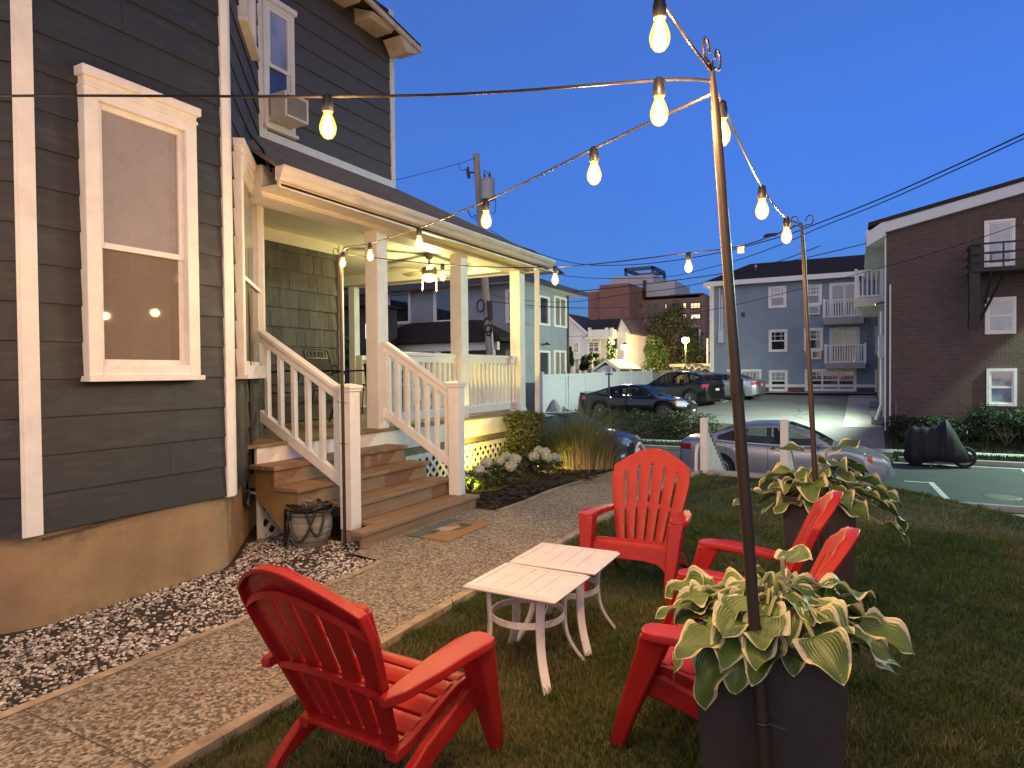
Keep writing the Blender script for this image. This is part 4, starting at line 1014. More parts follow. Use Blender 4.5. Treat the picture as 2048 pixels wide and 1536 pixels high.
# pole 1 -> pole 3
A2 = P1T-Vector((0, 0, .09))
ps = [on(A2, P3T, x, y) for x, y in ((1421, 176), (1188, 297), (972, 402), (838, 456), (740, 487), (697, 494))]
string('light string sloping from the near pole down to the porch stair pole', [A2]+ps[1:]+[P3T], [(p, BULB_E) for p in ps[1:5]]+[(P3T+Vector((.03, .0, .01)), BULB_E)])
# pole 1 -> over the camera
c1 = od(1319, -2, 1.62); c2 = Vector((-.48, .62, 2.36)); c3 = Vector((-.47, -.3, 2.38))
string('light string coming overhead from the near pole with one big bulb', [P1T-Vector((0, 0, .03)), c1.lerp(P1T, .5)-Vector((0, 0, .02)), c1, c2, c3, P5T], [(c1, BULB_E), (c2, BULB_E*.7)])
# pole 1 -> pole 2
D1 = P1T-Vector((0, 0, .06))
ps = [on(D1, P2T, x, y) for x, y in ((1443, 206), (1524, 374), (1573, 436))]
string('light string dropping from the near pole to the far planter pole', [D1]+ps+[P2T], [(p, BULB_E) for p in ps])
# pole 3 -> pole 2
ps = [on(P3T, P2T, x, y) for x, y in ((885, 529), (1110, 534), (1377, 506))]; e2 = on(P3T, P2T, 1490, 490)
string('light string sagging between the stair pole and the far planter pole', [P3T]+ps+[e2, P2T], [(p, BULB_E) for p in ps])
MB().box(e2.x-.045, e2.x-.005, e2.y-.002, e2.y+.002, e2.z-.05, e2.z+.0).build('label_tag', WHITE, bpy.data.objects['string_light.004'])
# ------------------------------------------------------------------ hose pot
POTC = oz(620, 1092); POTC = Vector((POTC.x, POTC.y, 0))
def pot_mat():
    m, nt, b, out = newmat('ribbed_pottery')
    f = noise(nt, 12, 6, .7, stretch=(.4, .4, 3)); l = noise(nt, 22, 2, .5, stretch=(.02, .02, 1))
    c = mix(nt, .5, ramp(nt, f, [(.3, (.09, .08, .065)), (.7, (.30, .27, .22))]), ramp(nt, l, [(.4, (.06, .05, .04)), (.6, (.33, .30, .25))]))
    nt.links.new(c, b.inputs['Base Color']); b.inputs['Roughness'].default_value = .7; bump(nt, b, l, .6, .01); return m
t = thing('ceramic_pot', 'ribbed grey ceramic pot on the gravel beside the stairs, holding a hose', 'pot', POTC)
MB().lathe([(.125, 0), (.14, .02), (.178, .10), (.192, .18), (.188, .24), (.172, .275), (.178, .29), (.186, .30), (.186, .315), (.168, .315), (.16, .26), (.16, .22)], POTC, 36).build('pot', pot_mat(), t, smooth=50)
HOSE = M('hose_rubber', (.016, .016, .015), .45, .3, 20)
t = thing('garden_hose', 'black garden hose coiled on top of the ceramic pot with a spray nozzle', 'hose', POTC+Vector((0, 0, .3)))
r = random.Random(8); pts = []
for k in range(210):
    a = k*.33; rr = .13+.045*math.sin(k*.21)+r.uniform(-.012, .012); pts.append(POTC+Vector((math.cos(a)*rr*1.15, math.sin(a)*rr, .315+.03*math.sin(k*.5+1)+.035*(k % 20)/20+.0001*k)))
mb = MB(); mb.tube(pts, .0115, 7)
for a0, w_, dz in ((-2.1, .9, .30), (-1.2, 1.3, .24), (-.5, .8, .2), (-2.7, .7, .26)):
    q = []
    for k in range(12):
        u = k/11; a = a0+w_*(u-.5); rr = .2+.012*math.sin(PI*u); q.append(POTC+Vector((math.cos(a)*rr, math.sin(a)*rr, .33-dz*math.sin(PI*u))))
    mb.tube(q, .0115, 7)
wp = oz(497, 985, .35); tap = ol(500, 1000, BAYP[2], BAYP[3])
mb.tube(spline([POTC+Vector((-.1, -.1, .33)), POTC+Vector((-.22, -.06, .34)), POTC+Vector((-.34, -.02, .40)), Vector((-5.0, 4.10, .46))], 6), .0115, 7)
mb.build('hose', HOSE, t, smooth=True)
mb = MB(); n0 = POTC+Vector((-.03, -.06, .40)); mb.tube([n0+Vector((-.05, -.02, .03)), n0+Vector((-.03, -.01, .03)), n0+Vector((.03, .01, .012)), n0+Vector((.10, .03, -.004))], [.026, .028, .015, .012], 10); mb.tube([n0+Vector((.02, .0, .01)), n0+Vector((.05, .02, -.06))], .010, 7)
mb.build('spray_nozzle', M('nozzle_green', (.14, .20, .15), .4, .2, 10), t, smooth=40)
# hose tap and cable bundle on the wall
t = thing('hose_bib', 'black hose tap and looped hose end on the foundation corner', 'tap', (-5.0, 4.1, .5)); mb = MB()
for k in range(3):
    mb.tube([Vector((-4.78-.02*k, 3.93+.02*k, .46))+Vector((0, .03*math.sin(a), .10*math.cos(a)-.02*k)) for a in [2*PI*i/14 for i in range(15)]], .008, 6)
mb.build('loop', HOSE, t, smooth=True); MB().tube([(-4.86, 3.99, .45), (-4.72, 4.05, .42)], .014, 8).build('tap', STEEL, t, smooth=True)
# ------------------------------------------------------------------ doormat
def mat_mat():
    m, nt, b, out = newmat('doormat_coir'); co_ = nt.nodes.new('ShaderNodeTexCoord').outputs['Object']; sx = nt.nodes.new('ShaderNodeSeparateXYZ'); nt.links.new(co_, sx.inputs[0])
    x = math_(nt, 'ADD', sx.outputs[0], math_(nt, 'MULTIPLY', math_(nt, 'SUBTRACT', noise(nt, 6, 3), .5), .12))
    c = ramp(nt, math_(nt, 'ADD', math_(nt, 'MULTIPLY', x, 2.0), .5), [(.0, (.10, .135, .125)), (.34, (.10, .135, .125)), (.36, (.32, .19, .085)), (1, (.34, .20, .08))])
    y = sx.outputs[1]
    bl = nt.nodes.new('ShaderNodeTexVoronoi'); bl.inputs['Scale'].default_value = 5.5; nt.links.new(co_, bl.inputs['Vector'])
    inr = math_(nt, 'MULTIPLY', math_(nt, 'LESS_THAN', math_(nt, 'ABSOLUTE', math_(nt, 'ADD', sx.outputs[0], .0)), .11), math_(nt, 'LESS_THAN', math_(nt, 'ABSOLUTE', y), .24))
    sp = nt.nodes.new('ShaderNodeSeparateColor'); nt.links.new(bl.outputs['Color'], sp.inputs[0])
    pc = ramp(nt, sp.outputs[0], [(.2, (.42, .27, .17)), (.4, (.05, .085, .04)), (.6, (.36, .17, .07)), (.8, (.55, .47, .33)), (.95, (.03, .02, .015))])
    c = mix(nt, inr, c, pc); nt.links.new(c, b.inputs['Base Color']); b.inputs['Roughness'].default_value = .95; bump(nt, b, noise(nt, 260, 2), .7, .01); return m
c0 = (oz(800, 1085, .05)+oz(880, 1090, .05)+oz(970, 1055, .05)+oz(900, 1046, .05))/4
o = MB().box(-.23, .23, -.36, .36, 0, .014).build('doormat', mat_mat(), bevel=.004); o.location = (-3.36, 5.02, .036); tag(o, 'coir doormat with a painted picture at the foot of the stairs', 'doormat')
# ------------------------------------------------------------------ wrought iron chairs and a table on the porch
IRON = M('wrought_iron', (.009, .008, .008), .5, .2, 20, spec=.3)
MESHM = M('iron_mesh', (.012, .011, .010), .6, .3, 60, spec=.2, bmp=.8, bscale=120)
def make_iron_chair():
    t = thing('patio_chair', 'x', 'patio chair', (0, 0, 0)); w, rr = .25, .011
    mb = MB(); top = [(-w, -.20, .43), (-w-.01, -.26, .62), (-w-.005, -.32, .86), (-w+.03, -.34, .93), (0, -.345, .945), (w-.03, -.34, .93), (w+.005, -.32, .86), (w+.01, -.26, .62), (w, -.20, .43)]
    mb.tube(spline(top, 4), rr, 7); mb.tube([(-w, -.25, .59), (w, -.25, .59)], .007, 6); mb.tube([(-w, -.315, .82), (w, -.315, .82)], .008, 6)
    for k in range(5):
        cx = -.16+.08*k; mb.tube([Vector((cx+.035*math.cos(a), -.328, .875+.035*math.sin(a))) for a in [2*PI*i/12 for i in range(13)]], .005, 5)
    mb.build('back_frame', IRON, t, smooth=True)
    MB().add([(-w, -.205, .45), (w, -.205, .45), (w, -.315, .82), (-w, -.315, .82)], [(0, 1, 2, 3)]).build('back_panel', MESHM, t, solid=.004)
    mb = MB(); mb.loft([[(-w, lerp(-.21, .25, k/6), .43-.02*math.sin(PI*k/6)), (w, lerp(-.21, .25, k/6), .43-.02*math.sin(PI*k/6))] for k in range(7)], closed=False); mb.build('seat', MESHM, t, solid=.006, smooth=True)
    for s in (-1, 1):
        mb = MB(); mb.tube(spline([(s*w, -.27, .64), (s*(w+.03), -.05, .66), (s*(w+.04), .2, .66), (s*(w+.03), .27, .60), (s*w, .23, .44)], 4), rr, 7); mb.build('armrest', IRON, t, smooth=True)
        for q in ([(s*w, .24, .43), (s*w, .25, .2), (s*(w+.01), .27, 0)], [(s*w, -.20, .43), (s*w, -.25, .2), (s*(w+.01), -.33, 0)]): MB().tube(spline(q, 3), rr, 7).build('leg', IRON, t, smooth=True)
    return t
ic = make_iron_chair()
for i, (x, y, a, l) in enumerate(((-5.75, 6.15, -80, 'black wrought iron chair with a scrolled back rail against the shake wall'), (-5.75, 4.95, -95, 'black wrought iron chair next to the bay, partly behind the stair rail'), (-6.3, 8.35, 150, 'black wrought iron chair seen edge on behind the porch post'))):
    o = ic if i == 0 else copy_tree(ic); o.location = (x, y, DZ); o.rotation_euler = (0, 0, R(a)); tag(o, l, 'patio chair', 'black patio chairs on the porch')
t = thing('flower_pot', 'small dark brown pot standing on the porch by the railing', 'pot', (-6.9, 8.1, 1.5))
# (stands on a slim black stand)
MB().lathe([(.10, .02), (.13, .30), (.14, .30), (.14, .33), (.12, .33)], (-6.75, 7.95, DZ+.45), 20).build('pot', M('brown_pot', (.05, .028, .018), .5), t, smooth=40)
mb = MB(); mb.lathe([(.16, .44), (.16, .46)], (-6.75, 7.95, DZ), 20)
for a in (0, 2.1, 4.2): mb.tube([(-6.75+.14*math.cos(a), 7.95+.14*math.sin(a), DZ+.44), (-6.75+.17*math.cos(a), 7.95+.17*math.sin(a), DZ)], .009, 6)
mb.build('stand', IRON, t)
t['label'] = 'dark brown pot on a thin black stand on the porch'
# ------------------------------------------------------------------ plants of the bed
def leaf_cloud(mb, c, rad, n, size, r, shell=.55, flat=.5, droop=0.0, quad=True):
    c = Vector(c); rad = Vector(rad)
    for i in range(n):
        d = Vector((r.gauss(0, 1), r.gauss(0, 1), r.gauss(0, 1))).normalized(); k = shell+(1-shell)*r.random() if r.random() < .8 else r.random()
        p = c+Vector((d.x*rad.x, d.y*rad.y, d.z*rad.z))*k
        nrm_ = (d*.6+Vector((r.gauss(0, .6), r.gauss(0, .6), r.gauss(0, .6)+.35))).normalized(); a = nrm_.cross(Vector((r.gauss(0, 1), r.gauss(0, 1), r.gauss(0, 1)))).normalized(); b = nrm_.cross(a)
        s = size*r.uniform(.6, 1.4)
        mb.add([p-a*s, p-b*s*flat+nrm_*s*.15, p+a*s-Vector((0, 0, droop*s)), p+b*s*flat+nrm_*s*.15], [(0, 1, 2), (0, 2, 3)])
GREEN = M_leaf('shrub_green', (.022, .040, .014), (.045, .070, .022), (.075, .095, .030))
GOLDG = M_leaf('boxwood_leaf', (.045, .060, .018), (.10, .115, .032), (.19, .18, .06))
DARKG = M_leaf('dark_leaf', (.012, .026, .010), (.028, .050, .018), (.045, .07, .024))
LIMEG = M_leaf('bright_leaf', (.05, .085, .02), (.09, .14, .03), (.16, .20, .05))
BARK = M('bark', (.07, .05, .035), .9, .35, 12, bmp=.8, bscale=30, stretch=(1, 1, .2))
def shrub(name, label, cat, base, lobes, n, size, mat, seed, group=None, stems=5, flat=.5, shell=.55):
    r = random.Random(seed); base = Vector(base); t = thing(name, label, cat, base, group=group); mb = MB(); tot = sum(l[3]*l[4]*l[5] for l in lobes)**.66 or 1
    ws = [(l[3]*l[4]*l[5])**.66 for l in lobes]; sw = sum(ws)
    for l, w_ in zip(lobes, ws): leaf_cloud(mb, base+Vector(l[:3]), l[3:6], int(n*w_/sw), size, r, shell=shell, flat=flat)
    mb.build('foliage', mat, t)
    mb = MB()
    for k in range(stems):
        l = lobes[k % len(lobes)]; e = base+Vector(l[:3]); mb.tube(spline([base+Vector((r.uniform(-.05, .05), r.uniform(-.05, .05), -.05)), base.lerp(e, .5)+Vector((r.uniform(-.1, .1)*l[3], r.uniform(-.1, .1), 0)), e], 3), [.03*size/.05*(1-.8*i/6) for i in range(7)], 6)
    mb.build('stem', BARK, t, smooth=True)
    return t
def lobes_of(px0, py0, px1, py1, d, r, n, cone=False):
    """ball-like lobes filling an upright outline at distance d (metres)"""
    a = od(px0, py1, d); b = od(px1, py0, d); w = (Vector((b.x, b.y, 0))-Vector((a.x, a.y, 0))).length; h = b.z-a.z; c = Vector(((a.x+b.x)/2, (a.y+b.y)/2, a.z)); out = []
    for i in range(n):
        u = r.uniform(-.5, .5); v = r.uniform(.15, .85); k = r.uniform(.25, .42)
        lim = .5*(1-max(0, v-.35)*1.15) if not cone else .5*max(.12, 1.02-v); k *= lerp(1.1, .65, v) if not cone else lerp(.95, .42, v)
        u = max(-lim+k*.35, min(lim-k*.35, u))
        out.append((RT0.x*u*w+FW0.x*r.uniform(-.3, .3)*w, RT0.y*u*w+FW0.y*r.uniform(-.3, .3)*w, v*h, k*w*.6, k*w*.6, k*h*.6))
    return c, out, w, h
r = random.Random(2)
c, lb, w_, h_ = lobes_of(1002, 808, 1094, 922, 9.7, r, 16); lb.append((0, 0, h_*.45, w_*.42, w_*.42, h_*.48))
shrub('boxwood_shrub', 'dense green boxwood shrub at the porch corner', 'shrub', (c.x, c.y, max(-.05, c.z-.05)), lb, 8500, .022, GOLDG, 3)
def grass_clump(label, c, seed, n, h, spread):
    r = random.Random(seed); c = Vector(c); t = thing('ornamental_grass', label, 'ornamental grass', c)
    for nm, m_, cnt, hh, wd in (('green_blades', M_leaf('reed_green', (.08, .11, .035), (.15, .18, .06), (.24, .26, .11)), n, h, .006), ('dry_stems', M_leaf('reed_dry', (.34, .20, .08), (.56, .35, .16), (.66, .48, .26)), int(n*1.3), h*.60, .0065)):
        mb = MB()
        for i in range(cnt):
            a = r.uniform(0, 2*PI); q = r.random()**.5; b = c+Vector((math.cos(a)*q*spread[0], math.sin(a)*q*spread[1], 0)); out = Vector((math.cos(a), math.sin(a), 0)); L = hh*r.uniform(.6, 1.12)*(1-.12*q)
            bend = r.uniform(.10, .95)*(.25+.75*q) if nm[0] == 'g' else r.uniform(0, .32)*q; s = Vector((-out.y, out.x, 0))*wd*r.uniform(.6, 1.2); z0 = h*.35*r.random() if nm[0] == 'g' else 0
            pts = []
            for k in range(5):
                u = k/4; p = b+out*(bend*L*u*u*1.5)+Vector((0, 0, z0*(1-u)*.6+L*(u-.35*bend*u**3))); pts.append((p, 1-u*.92))
            vs = []
            for p, k in pts: vs += [p-s*k, p+s*k]
            mb.add(vs, [(2*k, 2*k+1, 2*k+3, 2*k+2) for k in range(4)])
        mb.build(nm, m_, t)
    return t
gc = od(1158, 925, 10.0); grass_clump('tall ornamental grass with dry tan stems at the end of the mulch bed', (gc.x, gc.y, min(0, gc.z)), 4, 2000, 1.06, (.60, .42))
def hydrangea(label, c, heads, seed):
    r = random.Random(seed); c = Vector(c); t = thing('hydrangea', label, 'flowering shrub', c, group='white hydrangeas in the mulch bed'); lf = MB()
    for h in heads:
        p = c+Vector(h[:3])
        for k in range(16):
            a = r.uniform(0, 2*PI); q = p+Vector((math.cos(a)*r.uniform(.05, .16), math.sin(a)*r.uniform(.05, .16), -r.uniform(.03, .16))); d = Vector((math.cos(a), math.sin(a), r.uniform(-.7, .3))).normalized(); s = d.cross(Vector((0, 0, 1))).normalized(); u = s.cross(d); L, W = r.uniform(.05, .085), r.uniform(.025, .04)
            lf.add([q-d*L, q+s*W+u*.01-d*L*.1, q+d*L-u*.02, q-s*W+u*.01-d*L*.1], [(0, 1, 2), (0, 2, 3)])
    lf.build('leaf', GREEN, t, smooth=False)
    for h in heads:
        p = c+Vector(h[:3]); R_ = h[3]; mb = MB()
        for k in range(300):
            d = Vector((r.gauss(0, 1), r.gauss(0, 1), r.gauss(0, 1)+.2)).normalized(); q = p+Vector((d.x*R_, d.y*R_, d.z*R_*.8)); a = d.cross(Vector((r.gauss(0, 1), r.gauss(0, 1), r.gauss(0, 1)))).normalized(); b = d.cross(a); s = R_*r.uniform(.13, .22); q = q+d*R_*r.uniform(-.22, .14); a = (a+d*r.uniform(-.5, .5)).normalized(); e = d*R_*.06
            mb.add([q-a*s-e, q-b*s*.8+e*r.uniform(-1, 1), q+a*s-e, q+b*s*.8+e*r.uniform(-1, 1)], [(0, 1, 2, 3)])
        mb.lathe([(R_*.4, -R_*.4), (R_*.6, 0), (R_*.4, R_*.4), (.001, R_*.5)], p, 8)
        mb.build('flower_head', M_leaf('hydrangea_petal', (.42, .45, .26), (.70, .70, .56), (.80, .79, .72), .3), t)
    mb = MB()
    for h in heads: mb.tube(spline([c, c+Vector((h[0]*.4, h[1]*.4, h[2]*.6)), c+Vector(h[:3])], 3), .005, 5)
    mb.build('stem', M('green_stem', (.10, .13, .05), .6), t); return t
h1 = oz(1010, 965, .02); H = lambda x, y, d, R_, c: (*(od(x, y, d)-c), R_)
hydrangea('white hydrangea leaning beside the lit lattice', h1, [H(972, 925, 7.6, .07, h1), H(1000, 922, 7.7, .06, h1), H(1030, 918, 7.9, .075, h1), H(1022, 932, 7.5, .07, h1), H(1012, 912, 8.0, .06, h1), H(958, 940, 7.3, .06, h1)], 1)
h2 = oz(1088, 935, .02); hydrangea('white hydrangea with five round heads in front of the tall grass', h2, [H(1068, 913, 8.6, .075, h2), H(1090, 904, 8.9, .072, h2), H(1094, 915, 8.6, .075, h2), H(1110, 915, 8.8, .07, h2), H(1078, 900, 9.0, .065, h2)], 2)
r = random.Random(6); c = oz(940, 985, .02)
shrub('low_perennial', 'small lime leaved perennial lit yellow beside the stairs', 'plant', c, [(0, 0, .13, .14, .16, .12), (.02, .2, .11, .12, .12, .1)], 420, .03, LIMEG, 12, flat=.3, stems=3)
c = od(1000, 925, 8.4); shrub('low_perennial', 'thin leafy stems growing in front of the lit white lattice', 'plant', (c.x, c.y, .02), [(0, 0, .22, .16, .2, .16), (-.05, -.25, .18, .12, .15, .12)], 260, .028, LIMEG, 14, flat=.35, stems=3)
# ---- garden spotlights
def spot(label, p, aim, e, ang, col, group='low garden spotlights'):
    p = Vector(p); aim = Vector(aim); t = thing('garden_spotlight', label, 'spotlight', p, group=group); d = (aim-p).normalized(); up = p+Vector((0, 0, .10))
    MB().tube([p-Vector((0, 0, .03)), up], .008, 8).build('stake', BLACKM, t, smooth=True)
    MB().tube([up-d*.05, up-d*.02, up+d*.05], [.018, .03, .034], 14).build('head', BLACKM, t, smooth=40)
    MB().tube([up+d*.0505, up+d*.052], .028, 14).build('lens', M_emit('spot_lens', (1, .85, .3), 25), t)
    l = bpy.data.lights.new('spot_beam', 'SPOT'); l.energy = e; l.color = col; l.spot_size = R(ang); l.spot_blend = .6; l.shadow_soft_size = .02
    o = bpy.data.objects.new('spot_beam', l); COL.objects.link(o); o.parent = t; o.location = up+d*.06-p; o.rotation_euler = d.to_track_quat('-Z', 'Y').to_euler()
spot('small black spotlight shining up the white lattice and deck fascia', (-4.52, 7.35, .03), (-4.75, 7.75, .62), 75, 125, (1, .74, .07))
s_ = oz(938, 985, .03); spot('small black spotlight beside the bottom step lighting the lime perennial', (s_.x+.10, s_.y-.12, .03), (s_.x-.05, s_.y+.35, .1), 16, 130, (1, .84, .15))
s_ = oz(1072, 945, .03); spot('small black spotlight under the right hydrangea throwing light on mulch', (s_.x, s_.y-.05, .03), (s_.x+.25, s_.y+.15, .0), 9, 120, (1, .82, .2))
# ---- pipe handrails at the head of the steps
def pipe_rail(label, x, y):
    t = thing('pipe_handrail', label, 'handrail', (x, y, 0), group='pipe handrails at the steps'); mb = MB()
    mb.tube(spline([(x, y, -.1), (x, y, .22), (x, y+.03, .33), (x, y+.10, .385), (x, y+.30, .33), (x, y+1.5, -.35), (x, y+1.55, -.9)], 5), .024, 10); mb.build('pipe', M('pipe_paint', (.72, .72, .70), .25, .06, 5), t, smooth=True); return t
pipe_rail('white bent pipe handrail behind the top of the red chair, path side', -2.98, 9.5)
pipe_rail('white bent pipe handrail behind the red chair, lawn side', -2.10, 9.55)
# ---- white slatted stair rails to the street
def slat_rail(label, x, y):
    t = thing('slat_railing', label, 'railing', (x, y, 0), group='white slatted railings down to the street'); L = 1.9
    MB().box(x-.05, x+.05, y-.05, y+.05, -.1, .80).build('post', WHITE, t, bevel=.005)
    mb = MB(); mb.beam((x+.0, y+.05, .74), (x+.0, y+L, -.35), .05, .07, vert=True); mb.build('top_rail', M('grey_rail', (.16, .16, .16), .5), t)
    for i in range(13):
        yy = y+.14+i*.135; zz = lerp(.74, -.35, (yy-y)/L); MB().box(x-.02, x+.02, yy-.035, yy+.035, zz-.85, zz-.03).build('slat', WHITE, t)
    MB().box(x-.05, x+.05, y+L, y+L+.1, -1.3, -.25).build('post', M('dark_post', (.05, .05, .05), .6), t); return t
slat_rail('white slatted stair railing beside the parked silver car, left one', -2.02, 9.72)
slat_rail('white slatted stair railing behind the far hosta, right one', -.93, 9.72)
# ------------------------------------------------------------------ cars
def paint(name, c, flake=.3, rough=.28):
    m, nt, b, out = newmat(name); n = noise(nt, 900, 1)
    nt.links.new(mix(nt, .25, c, ramp(nt, n, [(.4, tuple(x*.7 for x in c)), (.6, tuple(min(1, x*1.4) for x in c))])), b.inputs['Base Color'])
    b.inputs['Metallic'].default_value = flake; b.inputs['Roughness'].default_value = rough; b.inputs['Coat Weight'].default_value = .55; b.inputs['Coat Roughness'].default_value = .08; return m
def car_glass():
    m, nt, b, out = newmat('car_glass'); b.inputs['Base Color'].default_value = (.008, .010, .012, 1); b.inputs['Roughness'].default_value = .03; b.inputs['Specular IOR Level'].default_value = .6
    t = nt.nodes.new('ShaderNodeBsdfTransparent'); t.inputs[0].default_value = (.55, .60, .62, 1); x = nt.nodes.new('ShaderNodeMixShader'); x.inputs[0].default_value = .6
    nt.links.new(b.outputs[0], x.inputs[1]); nt.links.new(t.outputs[0], x.inputs[2]); nt.links.new(x.outputs[0], out.inputs[0]); return m
CGLASS = car_glass(); TYRE = M('tyre', (.014, .014, .014), .75, .2, 30); RIM = M('alloy', (.42, .42, .43), .3, .1, 10, metal=.85)
TAIL = M('tail_red', (.35, .012, .012), .15, .1, 9, coat=1); HEADL = M('headlight', (.55, .58, .6), .08, .25, 30, coat=1, metal=.4); AMBER = M('amber_lens', (.6, .14, .03), .2); PLATE = M('plate', (.55, .52, .42), .4); TRIM = M('black_trim', (.012, .012, .013), .35, .1, 10)
def I(x, pts): return float(np.interp(x, [p[0] for p in pts], [p[1] for p in pts]))
SPEC = {
 'sedan': dict(L=4.8, wh=(1.42, -1.36), rw=.33,
   zt=[(-2.40, .70), (-2.37, .93), (-2.25, 1.035), (-1.75, 1.06), (-1.0, 1.0), (.3, .955), (1.02, .985), (1.15, .97), (1.8, .865), (2.15, .76), (2.33, .62), (2.40, .45)],
   hw=[(-2.40, .60), (-2.33, .78), (-2.1, .86), (-1.3, .905), (0, .915), (1.4, .90), (2.0, .84), (2.25, .72), (2.36, .55), (2.40, .42)],
   roof=[(-1.86, 1.05), (-1.5, 1.21), (-1.05, 1.385), (-.6, 1.455), (-.15, 1.475), (.2, 1.45), (.55, 1.33), (.9, 1.14), (1.18, .97)],
   glass=(-1.42, .98), pil=(-.28, -.17), cq=-1.08, wind=(.20, 1.14), back=(-1.80, -1.02)),
 'coupe_sedan': dict(L=4.9, wh=(1.45, -1.42), rw=.35,
   zt=[(-2.45, .72), (-2.43, .98), (-2.36, 1.06), (-2.2, 1.075), (-1.8, 1.07), (-1.0, 1.01), (.3, .95), (1.02, .96), (1.15, .94), (1.8, .86), (2.2, .76), (2.38, .62), (2.45, .45)],
   hw=[(-2.45, .62), (-2.38, .80), (-2.1, .88), (-1.3, .93), (0, .92), (1.4, .92), (2.0, .86), (2.3, .74), (2.4, .58), (2.45, .42)],
   roof=[(-2.1, 1.06), (-1.6, 1.20), (-1.1, 1.345), (-.6, 1.43), (-.1, 1.455), (.25, 1.42), (.6, 1.29), (.95, 1.10), (1.2, .94)],
   glass=(-1.55, 1.0), pil=(-.25, -.14), cq=-1.1, wind=(.25, 1.16), back=(-2.0, -1.0)),
 'suv': dict(L=4.6, wh=(1.38, -1.32), rw=.37,
   zt=[(-2.30, .72), (-2.27, 1.0), (-2.18, 1.10), (-1.6, 1.12), (-1.0, 1.08), (.3, 1.03), (1.0, 1.06), (1.12, 1.05), (1.75, .98), (2.08, .90), (2.24, .75), (2.30, .5)],
   hw=[(-2.30, .66), (-2.22, .82), (-2.0, .90), (-1.3, .935), (0, .935), (1.4, .93), (1.95, .87), (2.15, .74), (2.26, .58), (2.30, .45)],
   roof=[(-2.2, 1.12), (-2.05, 1.30), (-1.8, 1.48), (-1.4, 1.60), (-.8, 1.66), (-.2, 1.67), (.2, 1.62), (.55, 1.47), (.9, 1.24), (1.14, 1.05)],
   glass=(-1.75, .98), pil=(-.28, -.16), cq=-1.2, wind=(.2, 1.1), back=(-2.16, -1.82))}
